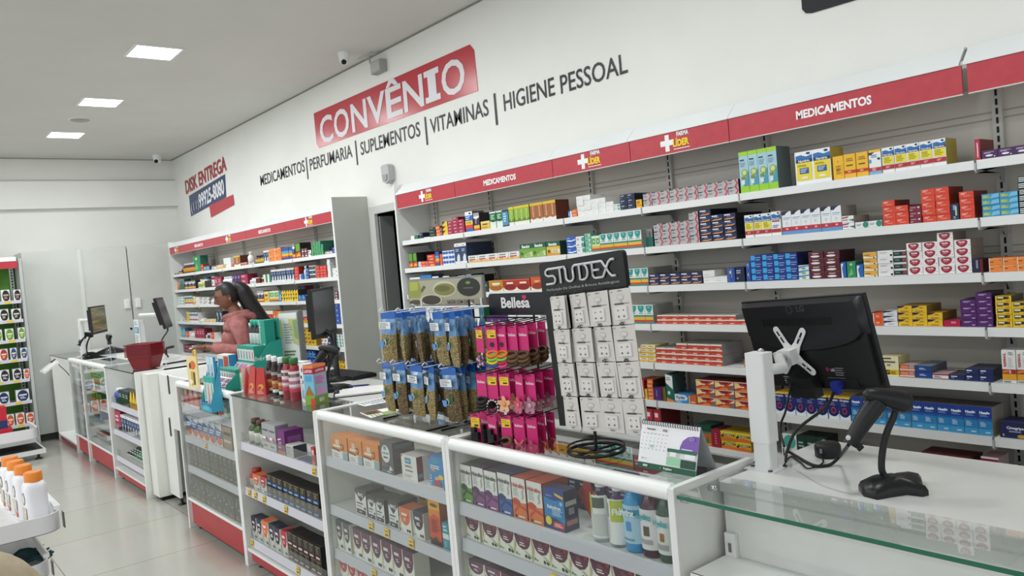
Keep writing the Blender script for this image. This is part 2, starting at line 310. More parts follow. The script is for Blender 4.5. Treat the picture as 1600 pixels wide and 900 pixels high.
def shelving(name, label, xl, xr, joints, lips, fascia, signs, leftpanel, rightpanel, uprights):
    t = thing(name, label, 'shelving unit', ((xl+xr)/2, (YS+YB)/2, 0)); ox, oy = t.location.x, t.location.y
    def fin(mb, nm, par=None):
        o = mb.build(nm, par or t)
        if par is None: o.location = (-ox, -oy, 0)
        return o
    fin(MB().box(xl+.01, xr-.01, YB, YB+.012, .12, 2.02, GREYB), 'back_panel')
    ribs = MB()
    for z in (1.925, 1.90, 1.45, 1.425, 1.0): ribs.box(xl+.02, xr-.02, YB-.004, YB, z, z+.005, M('#aaa69d', .6))
    fin(ribs, 'panel_joint')
    edges = [xl+.02]+joints+[xr-.02]
    for z in lips:
        for i in range(len(edges)-1):
            a, b = edges[i]+.004, edges[i+1]-.004
            s = fin(MB().box(a, b, YS+.002, YB-.02, z+.012, z+.027, WHITE2).box(a, b, YS-.004, YS+.004, z-.004, z+.027, WHITE), 'shelf')
            m = MB()
            for X in ((a-.004, b+.004) if i == len(edges)-2 else (a-.004,)):
                m = MB(); m.prism([(YS-.007, z+.018), (YS+.01, z+.018), (YS+.012, z-.004), (YB-.05, z-.014), (YB-.022, z-.05), (YB-.022, z+.01), (YB-.06, z+.006), (YS, z-.016), (YS-.007, z-.01)][::-1], X-.003, X+.003, M('#b4b5b2', .4), 'x')
                m.build('bracket', s)
    for X in uprights:
        m = MB().box(X-.016, X+.016, YB-.02, YB, .0, 2.06, M('#c6c5bf', .4))
        for k in range(58): m.box(X-.004, X+.004, YB-.0206, YB-.0196, .16+k*.0325, .182+k*.0325, DARK)
        fin(m, 'upright')
    fin(MB().box(xl, xr, YS-.01, YB, .0, .13, M('#d9dad7', .4)), 'base')
    fb, ft, tt = fascia
    c = MB()
    for a, b in signs['caps']: c.prism([(YS-.02, ft), (YS-.012, ft), (YS+.045, tt), (YB, tt), (YB, tt+.006), (YS+.04, tt+.006), (YS-.02, ft+.006)], a, b, noisy('white_cap', '#e3e7e8', '#e8ecec', 3, .3), 'x')
    fin(c, 'top_cap')
    for a, b, what in signs['panels']:
        p = fin(MB().box(a, b, YS-.016, YS-.008, fb, ft, RED).box(a, b, YS-.017, YS-.008, fb-.004, fb, M('#d5d0cc', .4)), 'sign_panel')
        for kind, xx, sc in what:
            g = MB()
            if kind == 'logo': logo(g, (xx, YS-.0165, (fb+ft)/2), sc)
            else: g.text('MEDICAMENTOS', (xx, YS-.0165, (fb+ft)/2), VX, VZ, .03*sc, M('#f4f4f4'), wide=.30*sc, bold=.04)
            g.build('lettering', p)
    if leftpanel: fin(MB().box(xl-.012, xl+.006, YS-.02, YW-.002, 0, tt+.012, WHITE2), 'side_panel')
    if rightpanel: fin(MB().box(xr-.006, xr+.014, YS-.02, YW-.002, 0, tt+.05, noisy('grey_side_panel', '#b8bab3', '#bcbeb7', 4, .5)).box(xr-.008, xr+.015, YS-.024, YS-.02, 0, tt+.05, WHITE), 'side_panel')
    return t
LIPR = [1.722, 1.531, 1.347, 1.163, .976, .791, .604, .417, .23]
LIPL = [1.703, 1.516, 1.332, 1.134, .944, .757, .57, .383]
xA = lambda px: x_at(px, YS, 2.0)
shelving('wall_shelving', 'long white wall shelving under the red signboards, filled with cartons', -4.72, .4, [-3.97, -3.061, -2.517, -1.973, -1.053, -.14], LIPR, (1.972, 2.066, 2.128),
    {'caps': [(-4.71, -3.12), (-3.118, -2.56), (-2.558, -1.99), (-1.988, -1.078), (-1.066, .4)],
     'panels': [(-4.70, -4.007, [('logo', x_at(670, YS, 2.0), .95)]), (-4.003, -3.102, [('word', x_at(784, YS, 2.0), 1.0)]), (-3.098, -2.551, [('logo', x_at(927, YS, 2.0), 1.0)]), (-2.547, -1.992, [('logo', x_at(1061, YS, 2.02), 1.0)]), (-1.988, -1.072, [('word', x_at(1304, YS, 2.02), 1.0)]), (-1.055, .39, [])]},
    True, False, [-4.62, -3.99, -3.08, -2.53, -1.985, -1.06, -.15])
shelving('wall_shelving', 'farther white wall shelving behind the woman in the pink hoodie', -10.05, -5.67, [-9.2, -8.3, -7.445, -6.53], LIPL, (1.975, 2.058, 2.115),
    {'caps': [(-10.045, -5.675)],
     'panels': [(-10.02, -8.465, [('logo', x_at(278.5, YS, 2.0), .9), ('word', x_at(313, YS, 2.0), .95)]), (-8.461, -7.527, [('logo', x_at(360, YS, 2.0), .95)]), (-7.523, -6.597, [('word', x_at(416, YS, 2.0), .95)]), (-6.593, -5.69, [('logo', x_at(486, YS, 2.0), 1.0)])]},
    True, True, [-9.95, -9.2, -8.3, -7.46, -6.55, -5.75])

# ------------------------------------------------------------ cartons
K = {}
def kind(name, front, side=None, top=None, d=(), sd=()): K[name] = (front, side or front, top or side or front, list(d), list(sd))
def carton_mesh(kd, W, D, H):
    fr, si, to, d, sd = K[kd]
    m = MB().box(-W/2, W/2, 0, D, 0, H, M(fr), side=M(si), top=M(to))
    m.decals(d, (-W/2, 0, 0), VX, VZ, W, H)
    if sd: m.decals(sd, (W/2, 0, 0), VY, VZ, D, H); m.decals(sd, (-W/2, D, 0), -VY, VZ, D, H)
    # tuck-flap seam on top
    m.add([(-W/2, D*.12, H+.0003), (W/2, D*.12, H+.0003), (W/2, D*.12+.0012, H+.0003), (-W/2, D*.12+.0012, H+.0003)], [(0, 1, 2, 3)], M('#8d8a86'))
    return m.mesh('carton')
ORD = ['first', 'second', 'third', 'fourth', 'fifth', 'sixth', 'seventh', 'eighth', 'ninth', 'tenth', 'eleventh', 'twelfth']
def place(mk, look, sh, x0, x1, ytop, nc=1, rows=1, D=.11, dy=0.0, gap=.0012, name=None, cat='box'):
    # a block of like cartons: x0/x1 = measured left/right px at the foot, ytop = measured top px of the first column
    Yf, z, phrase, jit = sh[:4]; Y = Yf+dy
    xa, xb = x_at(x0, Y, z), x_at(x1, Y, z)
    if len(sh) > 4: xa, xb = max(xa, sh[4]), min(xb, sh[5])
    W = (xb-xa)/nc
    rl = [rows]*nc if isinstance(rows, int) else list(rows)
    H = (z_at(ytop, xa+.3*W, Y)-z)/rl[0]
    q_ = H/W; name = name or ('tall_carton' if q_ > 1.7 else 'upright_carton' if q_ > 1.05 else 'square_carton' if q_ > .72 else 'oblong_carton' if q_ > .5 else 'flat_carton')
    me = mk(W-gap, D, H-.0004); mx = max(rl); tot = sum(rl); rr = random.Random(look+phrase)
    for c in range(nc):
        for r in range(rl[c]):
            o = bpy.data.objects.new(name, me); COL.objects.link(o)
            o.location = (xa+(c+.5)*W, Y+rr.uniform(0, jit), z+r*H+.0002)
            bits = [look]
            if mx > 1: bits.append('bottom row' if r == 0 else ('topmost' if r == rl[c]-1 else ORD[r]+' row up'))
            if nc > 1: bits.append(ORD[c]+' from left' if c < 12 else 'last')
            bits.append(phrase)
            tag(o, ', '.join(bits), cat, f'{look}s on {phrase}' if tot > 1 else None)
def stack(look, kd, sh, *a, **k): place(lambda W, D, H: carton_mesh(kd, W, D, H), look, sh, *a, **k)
# printed designs
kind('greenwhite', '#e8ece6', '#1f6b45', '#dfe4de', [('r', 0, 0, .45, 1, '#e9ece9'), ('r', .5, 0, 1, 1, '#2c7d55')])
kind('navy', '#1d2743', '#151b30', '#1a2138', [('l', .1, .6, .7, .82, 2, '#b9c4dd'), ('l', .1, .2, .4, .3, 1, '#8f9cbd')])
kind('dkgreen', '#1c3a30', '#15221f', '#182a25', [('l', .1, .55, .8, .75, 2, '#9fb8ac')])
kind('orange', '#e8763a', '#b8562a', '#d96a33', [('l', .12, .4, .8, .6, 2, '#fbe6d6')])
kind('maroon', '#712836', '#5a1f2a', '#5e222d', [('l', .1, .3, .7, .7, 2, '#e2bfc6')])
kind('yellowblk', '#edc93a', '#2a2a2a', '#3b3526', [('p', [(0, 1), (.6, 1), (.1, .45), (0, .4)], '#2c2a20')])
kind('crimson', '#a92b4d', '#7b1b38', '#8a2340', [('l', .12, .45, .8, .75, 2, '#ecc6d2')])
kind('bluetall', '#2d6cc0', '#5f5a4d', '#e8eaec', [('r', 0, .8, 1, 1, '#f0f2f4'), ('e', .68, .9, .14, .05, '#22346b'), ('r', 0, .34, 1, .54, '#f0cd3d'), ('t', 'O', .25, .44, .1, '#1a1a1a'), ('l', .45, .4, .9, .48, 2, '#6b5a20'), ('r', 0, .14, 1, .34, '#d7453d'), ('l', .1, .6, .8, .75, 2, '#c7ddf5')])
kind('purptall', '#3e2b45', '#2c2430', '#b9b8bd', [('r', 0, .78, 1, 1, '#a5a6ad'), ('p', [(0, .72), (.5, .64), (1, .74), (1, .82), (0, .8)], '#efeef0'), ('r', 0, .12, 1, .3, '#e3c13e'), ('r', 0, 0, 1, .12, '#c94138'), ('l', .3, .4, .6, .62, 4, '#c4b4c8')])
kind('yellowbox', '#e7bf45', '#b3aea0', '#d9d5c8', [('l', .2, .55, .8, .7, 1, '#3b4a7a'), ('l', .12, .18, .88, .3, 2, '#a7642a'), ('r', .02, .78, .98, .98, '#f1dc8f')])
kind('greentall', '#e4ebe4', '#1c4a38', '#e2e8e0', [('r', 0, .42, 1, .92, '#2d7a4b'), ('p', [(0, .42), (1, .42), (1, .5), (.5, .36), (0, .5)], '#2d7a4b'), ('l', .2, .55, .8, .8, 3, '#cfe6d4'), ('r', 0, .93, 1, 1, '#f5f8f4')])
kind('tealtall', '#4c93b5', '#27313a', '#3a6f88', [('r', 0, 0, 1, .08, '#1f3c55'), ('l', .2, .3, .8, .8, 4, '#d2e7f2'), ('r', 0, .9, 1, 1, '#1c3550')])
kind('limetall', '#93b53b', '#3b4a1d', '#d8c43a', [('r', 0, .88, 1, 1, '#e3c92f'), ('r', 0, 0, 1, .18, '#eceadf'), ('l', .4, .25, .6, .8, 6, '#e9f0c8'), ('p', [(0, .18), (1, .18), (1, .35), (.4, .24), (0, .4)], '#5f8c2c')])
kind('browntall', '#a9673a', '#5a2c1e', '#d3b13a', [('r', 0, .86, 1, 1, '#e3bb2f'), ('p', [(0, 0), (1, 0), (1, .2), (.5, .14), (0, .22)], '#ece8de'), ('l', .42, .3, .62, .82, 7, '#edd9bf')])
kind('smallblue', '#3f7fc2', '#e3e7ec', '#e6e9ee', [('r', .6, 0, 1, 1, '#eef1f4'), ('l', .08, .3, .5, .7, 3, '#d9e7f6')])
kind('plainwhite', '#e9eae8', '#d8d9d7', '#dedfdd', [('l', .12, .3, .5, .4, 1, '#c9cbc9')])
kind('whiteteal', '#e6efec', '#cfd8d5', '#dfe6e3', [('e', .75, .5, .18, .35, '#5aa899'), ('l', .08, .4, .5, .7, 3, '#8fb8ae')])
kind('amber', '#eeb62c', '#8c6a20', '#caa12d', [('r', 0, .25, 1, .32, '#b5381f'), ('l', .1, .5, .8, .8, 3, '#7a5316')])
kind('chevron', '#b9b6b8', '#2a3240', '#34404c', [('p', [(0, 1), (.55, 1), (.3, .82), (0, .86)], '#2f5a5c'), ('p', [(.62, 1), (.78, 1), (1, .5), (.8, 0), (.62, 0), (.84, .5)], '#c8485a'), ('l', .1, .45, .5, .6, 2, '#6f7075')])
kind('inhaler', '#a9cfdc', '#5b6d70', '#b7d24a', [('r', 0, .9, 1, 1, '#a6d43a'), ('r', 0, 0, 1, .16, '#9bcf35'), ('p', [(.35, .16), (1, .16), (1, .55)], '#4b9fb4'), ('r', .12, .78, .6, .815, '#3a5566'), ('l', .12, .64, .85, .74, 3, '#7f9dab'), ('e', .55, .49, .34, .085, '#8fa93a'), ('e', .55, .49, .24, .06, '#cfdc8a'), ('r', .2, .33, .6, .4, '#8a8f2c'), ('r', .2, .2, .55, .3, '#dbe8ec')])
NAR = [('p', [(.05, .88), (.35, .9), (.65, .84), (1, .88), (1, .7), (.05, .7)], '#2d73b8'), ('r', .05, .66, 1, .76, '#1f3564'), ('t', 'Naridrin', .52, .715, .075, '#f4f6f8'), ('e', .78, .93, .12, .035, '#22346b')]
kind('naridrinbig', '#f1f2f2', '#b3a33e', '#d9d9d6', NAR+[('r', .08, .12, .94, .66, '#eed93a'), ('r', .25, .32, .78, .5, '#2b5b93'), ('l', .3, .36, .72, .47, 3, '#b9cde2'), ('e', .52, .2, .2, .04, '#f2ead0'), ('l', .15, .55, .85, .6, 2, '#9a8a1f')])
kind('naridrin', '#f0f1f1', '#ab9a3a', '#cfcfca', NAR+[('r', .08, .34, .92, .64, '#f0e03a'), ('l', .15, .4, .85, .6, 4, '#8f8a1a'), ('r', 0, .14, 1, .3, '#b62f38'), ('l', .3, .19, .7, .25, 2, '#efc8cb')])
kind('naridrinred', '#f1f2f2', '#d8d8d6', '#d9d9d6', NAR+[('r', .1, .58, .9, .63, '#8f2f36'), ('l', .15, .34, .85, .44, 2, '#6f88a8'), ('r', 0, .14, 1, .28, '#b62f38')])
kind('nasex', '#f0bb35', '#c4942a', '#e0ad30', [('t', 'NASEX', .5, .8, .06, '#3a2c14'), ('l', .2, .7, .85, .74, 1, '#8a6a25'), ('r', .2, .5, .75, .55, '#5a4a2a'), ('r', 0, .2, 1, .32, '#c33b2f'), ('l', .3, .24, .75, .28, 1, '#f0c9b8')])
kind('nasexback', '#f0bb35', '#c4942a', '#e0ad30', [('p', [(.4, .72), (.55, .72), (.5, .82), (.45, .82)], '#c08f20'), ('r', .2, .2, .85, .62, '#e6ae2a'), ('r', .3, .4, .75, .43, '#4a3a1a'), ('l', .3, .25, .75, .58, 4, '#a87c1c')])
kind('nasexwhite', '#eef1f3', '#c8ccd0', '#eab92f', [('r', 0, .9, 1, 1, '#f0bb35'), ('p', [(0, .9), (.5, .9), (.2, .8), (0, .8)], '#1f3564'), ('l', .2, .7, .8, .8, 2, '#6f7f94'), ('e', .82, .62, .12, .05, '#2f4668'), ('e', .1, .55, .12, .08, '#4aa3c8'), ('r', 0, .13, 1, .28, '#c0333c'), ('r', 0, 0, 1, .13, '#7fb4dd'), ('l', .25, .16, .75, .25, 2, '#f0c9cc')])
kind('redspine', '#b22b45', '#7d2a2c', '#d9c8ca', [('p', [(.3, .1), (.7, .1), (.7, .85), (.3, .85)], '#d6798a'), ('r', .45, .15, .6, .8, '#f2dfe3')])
kind('purple', '#4b2d5e', '#2c2036', '#3d2650', [('l', .15, .62, .8, .78, 2, '#cfc0d8'), ('e', .48, .36, .24, .12, '#efe9f2'), ('e', .82, .22, .05, .06, '#efe9f2')])
kind('flames', '#2d4a2a', '#1a1f1c', '#22301f', [('r', .1, .45, .9, .95, '#6aa23e'), ('p', [(0, .05), (1, .05), (1, .35), (.6, .42), (.3, .3), (0, .38)], '#e0552c'), ('p', [(.1, .12), (.9, .12), (.7, .3), (.4, .22)], '#f3c23b')])
kind('black', '#191c1e', '#141618', '#1d2022', [('l', .3, .8, .7, .86, 1, '#55595c')])
kind('orangewhite', '#e9602f', '#e9e6e2', '#d85a2c', [('r', 0, 0, .1, 1, '#efe9e2'), ('l', .3, .4, .8, .6, 2, '#fbdccd')])
kind('scarlet', '#dd3f33', '#a92c25', '#c63a2f', [('r', .3, .1, .8, .3, '#f3c23b'), ('l', .15, .6, .8, .8, 2, '#f6c7c0')])
kind('multi', '#3757a0', '#22356b', '#2d4684', [('r', 0, .3, 1, .52, '#e6b531'), ('r', 0, .18, 1, .3, '#d0502d'), ('r', 0, .55, 1, .7, '#57a5d8')])
kind('wave', '#eceff3', '#d8dce2', '#dfe3e8', [('p', [(.03, .75), (.25, .9), (.5, .72), (.75, .9), (.97, .75), (.97, .35), (.75, .2), (.5, .35), (.25, .2), (.03, .35)], '#3568b8')])
kind('whitenavytall', '#33466e', '#2b3550', '#e4e7ea', [('r', 0, .84, 1, 1, '#eef0f2'), ('r', .25, .89, .75, .92, '#a94450'), ('p', [(.35, .1), (.85, .15), (.85, .4), (.6, .5), (.35, .3)], '#e3e6ea'), ('r', 0, 0, 1, .12, '#e6e8ec'), ('l', .2, .6, .8, .72, 2, '#b6c1d6')])
kind('whiteredyellow', '#e9e9e6', '#d7d5d0', '#dcdcd8', [('r', .1, .3, .75, .48, '#b8382c'), ('p', [(0, 0), (1, 0), (1, .45), (.75, .2), (0, .12)], '#e8b24a'), ('l', .15, .65, .75, .8, 1, '#7c838c'), ('l', .1, .15, .6, .24, 1, '#c98a3a')])
kind('benalet', '#79a83f', '#1f4238', '#1f4a3b', [('r', 0, .66, 1, 1, '#1f5a45'), ('t', 'Benalet', .48, .81, .2, '#f4f6f4', .84, .035), ('e', .15, .3, .1, .13, '#3b6b2e'), ('p', [(.3, .08), (.98, .05), (.98, .42), (.5, .36)], '#c6dc9c'), ('l', .42, .12, .9, .36, 4, '#5e8a3a')])
kind('benaletyellow', '#e6c14f', '#1f4238', '#1f4a3b', [('r', 0, .64, 1, 1, '#1f5a45'), ('t', 'Benalet', .48, .8, .2, '#f4f6f4', .84, .035), ('e', .18, .3, .11, .14, '#6b5a2a'), ('r', .4, .16, .98, .42, '#f2ead0'), ('l', .45, .2, .92, .38, 3, '#9a8a4a'), ('p', [(0, 0), (1, 0), (1, .12), (0, .2)], '#d99a33')])
kind('bluewave', '#2f62b5', '#24406e', '#2b57a0', [('p', [(0, .25), (.5, .08), (1, .3), (1, .5), (.6, .3), (.2, .4)], '#e8edf5'), ('l', .1, .65, .4, .75, 1, '#c6d6ee')])
kind('whitetealdot', '#e9eeee', '#27425e', '#223a5c', [('e', .85, .42, .2, .4, '#3f9a90'), ('l', .1, .3, .5, .6, 2, '#b78a80')])
kind('lightgreen', '#7fbfa2', '#5a9a80', '#8cc7ac', [('e', .75, .55, .12, .2, '#d9efe4'), ('l', .1, .3, .5, .6, 2, '#3f8468')])
BAND = [('r', 0, .2, 1, .36, '#e9b93a'), ('r', 0, .08, 1, .2, '#cc4a36'), ('r', 0, 0, 1, .08, '#2b8f80')]
kind('greencheck', '#dfe8d8', '#b8c8b0', '#e2e6e0', [('r', .08, .45, .92, .85, '#66ad58'), ('r', .4, .6, .7, .7, '#dbe9c9')]+BAND)
kind('tealshield', '#e9efed', '#9b9b96', '#d6dcda', [('e', .5, .9, .4, .3, '#2f9a92'), ('r', 0, .97, 1, 1, '#e9efed'), ('l', .35, .84, .65, .9, 2, '#bfe0dc'), ('r', .2, .54, .8, .58, '#6f8f8a'), ('r', 0, .37, 1, .46, '#2b8f80')]+BAND)
kind('tealdark', '#2a7268', '#24564f', '#8f908c', [('r', 0, .55, 1, 1, '#8d8f8b'), ('e', .5, .72, .25, .18, '#5f625f')])
kind('navyorange', '#222c56', '#171a28', '#1d2440', [('p', [(.05, .12), (.3, .3), (.6, .28), (.95, .4), (.85, .18), (.4, .06)], '#e09a5a'), ('l', .1, .7, .6, .88, 1, '#e8ebf4'), ('l', .3, .5, .8, .62, 2, '#8f9ac4'), ('r', 0, 0, 1, .1, '#151822')])
kind('descong', '#edeff1', '#9a938a', '#26304e', [('p', [(0, 1), (.8, 1), (.5, .93), (.3, .84), (0, .84)], '#26304e'), ('r', .15, .7, .9, .73, '#7fa6cf'), ('r', .15, .64, .8, .66, '#a9bdd4'), ('l', .4, .44, .7, .54, 2, '#c7cbd0'), ('r', 0, .14, 1, .32, '#bd3540'), ('r', 0, 0, 1, .14, '#5f9bd6'), ('r', .4, .2, .65, .27, '#e8b6ba')])
kind('maroonslash', '#eceeed', '#9a8a82', '#dcdedd', [('p', [(0, .8), (.6, .92), (.5, .7), (0, .6)], '#8a4a64'), ('p', [(.55, .4), (1, .1), (1, .5)], '#2f7d66'), ('r', .05, .3, .5, .45, '#c45a78')])
kind('tealround', '#e6ebea', '#c9cecd', '#dfe4e3', [('e', .8, .5, .22, .5, '#2f8a78'), ('l', .1, .35, .5, .65, 2, '#8a9794')])
kind('vermilion', '#dd4a34', '#8c2a22', '#a83527', [('l', .12, .55, .55, .8, 2, '#f7cfc4'), ('r', .3, .3, .75, .38, '#f0b3a4')])
kind('wine', '#7d2c40', '#641f30', '#6b2536', [('r', .1, .6, .55, .7, '#d9b3bd'), ('e', .8, .65, .1, .15, '#e6d5da'), ('r', .05, .2, .3, .3, '#e6c6cf')])
kind('navyspine', '#22304c', '#1a2438', '#d0b64a', [('r', .3, .6, .6, .9, '#7f9ccc'), ('r', .55, .25, .75, .85, '#c9cdb0'), ('l', .3, .08, .7, .2, 2, '#b9c3d6')])
kind('cyan', '#3d9dc9', '#2a6f92', '#3487ad', [('r', .04, .2, .5, .75, '#7fae86'), ('l', .08, .3, .45, .7, 2, '#d9d25a'), ('p', [(.5, .1), (1, .3), (1, .95), (.6, .8)], '#7cc3e6')])
kind('blackline', '#14201f', '#101614', '#16201e', [('l', .05, .15, .95, .85, 3, '#dfe6e4')])
kind('whitelid', '#eef0ef', '#cfd2d0', '#e3e5e4', [('e', .5, .35, .3, .25, '#d4d8d6')])
kind('bluebox', '#2f7fc4', '#27527f', '#2c6ba5', [('p', [(.1, .2), (.6, .1), (.9, .6), (.5, .8)], '#9cc6ea')])
kind('whitepurple', '#e9e9ea', '#2f2538', '#dcdcdd', [('l', .2, .4, .8, .7, 2, '#b8b5bd')])
kind('goldbowl', '#c2892f', '#a87a2c', '#d09a3a', [('r', 0, 0, 1, .3, '#efe6d2'), ('e', .5, .3, .45, .26, '#a8671f'), ('l', .25, .6, .8, .76, 1, '#f6ecd2'), ('l', .3, .5, .7, .56, 1, '#e9d2a0')])
kind('redbowl', '#b5342e', '#8f2a26', '#a8302b', [('r', 0, 0, 1, .3, '#efe6d2'), ('e', .5, .3, .45, .26, '#8a211d'), ('l', .25, .6, .8, .76, 1, '#f6e2d2'), ('r', 0, .9, 1, 1, '#d8654a')])
kind('orangebowl', '#d5602c', '#a84c26', '#c85828', [('r', 0, 0, 1, .3, '#efe6d2'), ('e', .5, .3, .45, .26, '#9c3c18'), ('l', .3, .6, .7, .72, 2, '#f6e2d2')])
kind('royal', '#2c4fa5', '#1f2a55', '#22306a', [('r', 0, 0, .3, 1, '#3f63b8'), ('r', .5, .3, .62, 1, '#8d949c'), ('e', .4, .7, .12, .12, '#d0d6a0')])
kind('bluestack', '#1d3f8c', '#1b2a5c', '#1f3a7a', [('r', .05, .2, .42, .95, '#3aa8e6'), ('r', .5, .2, .85, .32, '#8fb9e6'), ('r', .45, .55, .95, .65, '#b3b0d6')])
kind('bluegreenband', '#e6ecef', '#c0cbd2', '#dde4e8', [('p', [(0, .35), (1, .75), (1, 1), (0, .8)], '#5b97d2'), ('e', .5, .3, .22, .2, '#8fb53f')])
kind('marsala', '#59202c', '#3e1820', '#4b1c27', [('r', .25, .66, .68, .8, '#d6b9be'), ('e', .45, .32, .3, .16, '#f0ecec'), ('r', 0, .94, 1, 1, '#8f5a64')])
kind('greencard', '#2f8f6a', '#2a6a55', '#66a58a', [('p', [(.1, .05), (.7, .2), (.5, .6)], '#7fbf5a'), ('e', .5, .82, .15, .08, '#d8e04a')])
kind('bluewhite', '#2a66b8', '#20406e', '#2a5ca5', [('p', [(0, 0), (.4, 0), (.2, .6), (.5, .9), (0, .9)], '#e9eef5')])
kind('goldwhite', '#e6b04a', '#c9c4b4', '#ddd8c8', [('p', [(0, 0), (1, 0), (1, .3), (.6, .15), (0, .35)], '#efeee8'), ('e', .82, .12, .07, .1, '#2a2a2a'), ('r', .1, .5, .5, .62, '#7a5a1f')])
kind('blacksquare', '#eceded', '#cfd0d0', '#dcdddd', [('r', .82, .1, .96, .4, '#1b2230'), ('l', .15, .55, .75, .75, 2, '#b5b8bb')])
kind('darkteal', '#e2e7e5', '#cfd4d2', '#d8dddb', [('r', 0, .12, 1, .82, '#173536'), ('r', .72, .3, .95, .7, '#b33a4a'), ('l', .1, .4, .6, .6, 2, '#7fa09c')])
kind('heart', '#f0efee', '#8d7f78', '#dedcda', [('p', [(.12, .75), (.2, .9), (.4, .96), (.62, .96), (.78, .9), (.84, .72), (.78, .4), (.62, .16), (.45, .08), (.3, .2), (.16, .45)], '#a52b42'), ('t', 'Hyclin', .48, .72, .2, '#f6f0f0', .5, .04), ('l', .3, .4, .65, .52, 2, '#d98a98'), ('l', .88, .3, .97, .36, 1, '#8a8a8a')])
kind('ampoule', '#232d4c', '#1a2136', '#1f2740', [('r', .5, .3, .8, .9, '#8d93a8')])
kind('oxblood', '#6a1f22', '#4a171a', '#571c1f', [])
kind('apricot', '#ee8a3f', '#7a4a62', '#cf7434', [('r', 0, 0, .06, 1, '#f4e2d2'), ('p', [(.05, .6), (.5, .85), (.95, .7), (.95, .78), (.5, .95), (.05, .75)], '#f7b27a'), ('r', .08, .4, .35, .5, '#6b4328'), ('r', .75, .65, .92, .73, '#6b4328')])
kind('redwhite', '#d24a38', '#8f8f8f', '#a9aaa8', [('r', 0, .72, 1, 1, '#f3e4d4'), ('r', .12, .55, .55, .72, '#8f2a24'), ('r', .5, .08, .85, .24, '#f4d8c8')])
kind('whitenavywave', '#e4e6ea', '#c8cacf', '#ccced4', [('p', [(0, 1), (.8, 1), (.45, .75), (.2, .7), (0, .55)], '#2a3050'), ('l', .3, .25, .9, .45, 2, '#aab0bc')])
kind('yellownavywave', '#e9bd32', '#8f6f2a', '#a9842e', [('p', [(0, 1), (.55, 1), (.3, .72), (0, .62)], '#2a2c48'), ('l', .5, .6, .9, .75, 2, '#8a6a1c'), ('l', .2, .15, .75, .25, 1, '#8a6a1c')])
kind('crimsonflat', '#b81f48', '#8f1c3a', '#a6355a', [('l', .45, .55, .92, .8, 2, '#efc3d0')])
kind('plum', '#55296a', '#33213d', '#452657', [('l', .2, .62, .7, .8, 2, '#d3c3dc'), ('l', .7, .2, .92, .34, 1, '#bfaccb')])
kind('yellowblack', '#ecc531', '#4a4a44', '#d0b23a', [('r', .1, .45, .85, .9, '#2a2a22'), ('l', .14, .6, .7, .82, 1, '#f2efe0'), ('r', .72, .62, .82, .78, '#c0392f'), ('r', .1, .3, .45, .4, '#3a3a2a'), ('l', .65, .12, .92, .22, 1, '#9a7a1a')])
kind('creamyellow', '#efe3c2', '#c9b88a', '#e9dca8', [('p', [(0, 0), (1, 0), (1, .5), (.7, .42), (.3, .3), (0, .3)], '#e8b93a'), ('l', .1, .6, .7, .8, 2, '#8a7a4a'), ('r', .1, .15, .5, .25, '#c96a2f')])
kind('circlewhite', '#e9e9ea', '#c8c9cb', '#dcdcde', [('e', .45, .55, .38, .38, '#f7f7f8'), ('p', [(0, 0), (1, 0), (1, .85), (.86, .6), (.8, .25), (.5, .15), (.1, .22), (0, .4)], '#232c52'), ('l', .2, .52, .65, .66, 2, '#7a7f95'), ('p', [(.8, 0), (1, 0), (1, .5)], '#d98a78')])
kind('genericG', '#efe8bf', '#c9bd8a', '#ddd3a5', [('r', 0, 0, 1, .34, '#e9c83a'), ('r', 0, 0, 1, .06, '#efe8bf'), ('r', .04, .86, .6, .92, '#3a3a32'), ('l', .1, .68, .9, .76, 1, '#6b6650'), ('l', .35, .52, .65, .6, 1, '#8a8468'), ('t', 'G', .38, .2, .2, '#3a3020', .3, .05), ('l', .55, .12, .92, .26, 3, '#8a6a1c')])
kind('orangestripe', '#d8622f', '#9a9a98', '#c4bcb4', [('r', 0, .1, 1, .32, '#ecdcd2'), ('r', .65, .45, .95, .9, '#a4a9b0'), ('l', .1, .5, .6, .75, 2, '#f3c9b0')])
kind('royalflat', '#24478c', '#5a6474', '#7d8794', [('l', .25, .4, .7, .65, 2, '#d2dcee')])
kind('crimsonband', '#ece6e6', '#b09aa0', '#c9a0a8', [('r', 0, .7, 1, .95, '#8f2440'), ('r', 0, 0, 1, .12, '#8f2440'), ('l', .1, .3, .6, .55, 2, '#55404a')])
kind('navyflat', '#262f60', '#2e3347', '#3a3f5a', [('l', .1, .6, .6, .8, 1, '#e3e7f4'), ('l', .12, .3, .4, .42, 1, '#8fa6e0')])
kind('resfenol', '#eceae8', '#c9c6c2', '#dcdad8', [('tv', 'RESFENOL', .22, .7, .17, '#a92f30', .46), ('r', 0, .28, 1, .42, '#a92f30'), ('r', 0, .1, 1, .28, '#e6a62f'), ('p', [(.05, .3), (.5, .34), (.5, .4), (.05, .38)], '#d98a3a'), ('t', '5', .58, .35, .09, '#f5f2ee'), ('l', .5, .86, .9, .94, 2, '#9aa0a6'), ('l', .45, .5, .8, .78, 5, '#d2d4d6'), ('l', .1, .03, .8, .07, 1, '#8a8a8a')])
kind('redstack', '#cf3b34', '#8a2a26', '#b5352e', [('l', .15, .3, .8, .6, 2, '#f0b0a4')])
kind('yellowspine', '#e6c83a', '#b59a2a', '#d0b434', [('l', .3, .2, .7, .8, 4, '#8a7a2a')])
kind('orangestack', '#e2743a', '#4a3226', '#bd5f2e', [('r', .1, .3, .8, .5, '#f4cfae')])
kind('purplespine', '#4e2d72', '#6a2430', '#3f2660', [('r', .3, .3, .45, .8, '#8f74b0')])
kind('olivespine', '#6b6a2a', '#4a4a22', '#5c2a2a', [('r', 0, 0, .4, 1, '#6a2430')])
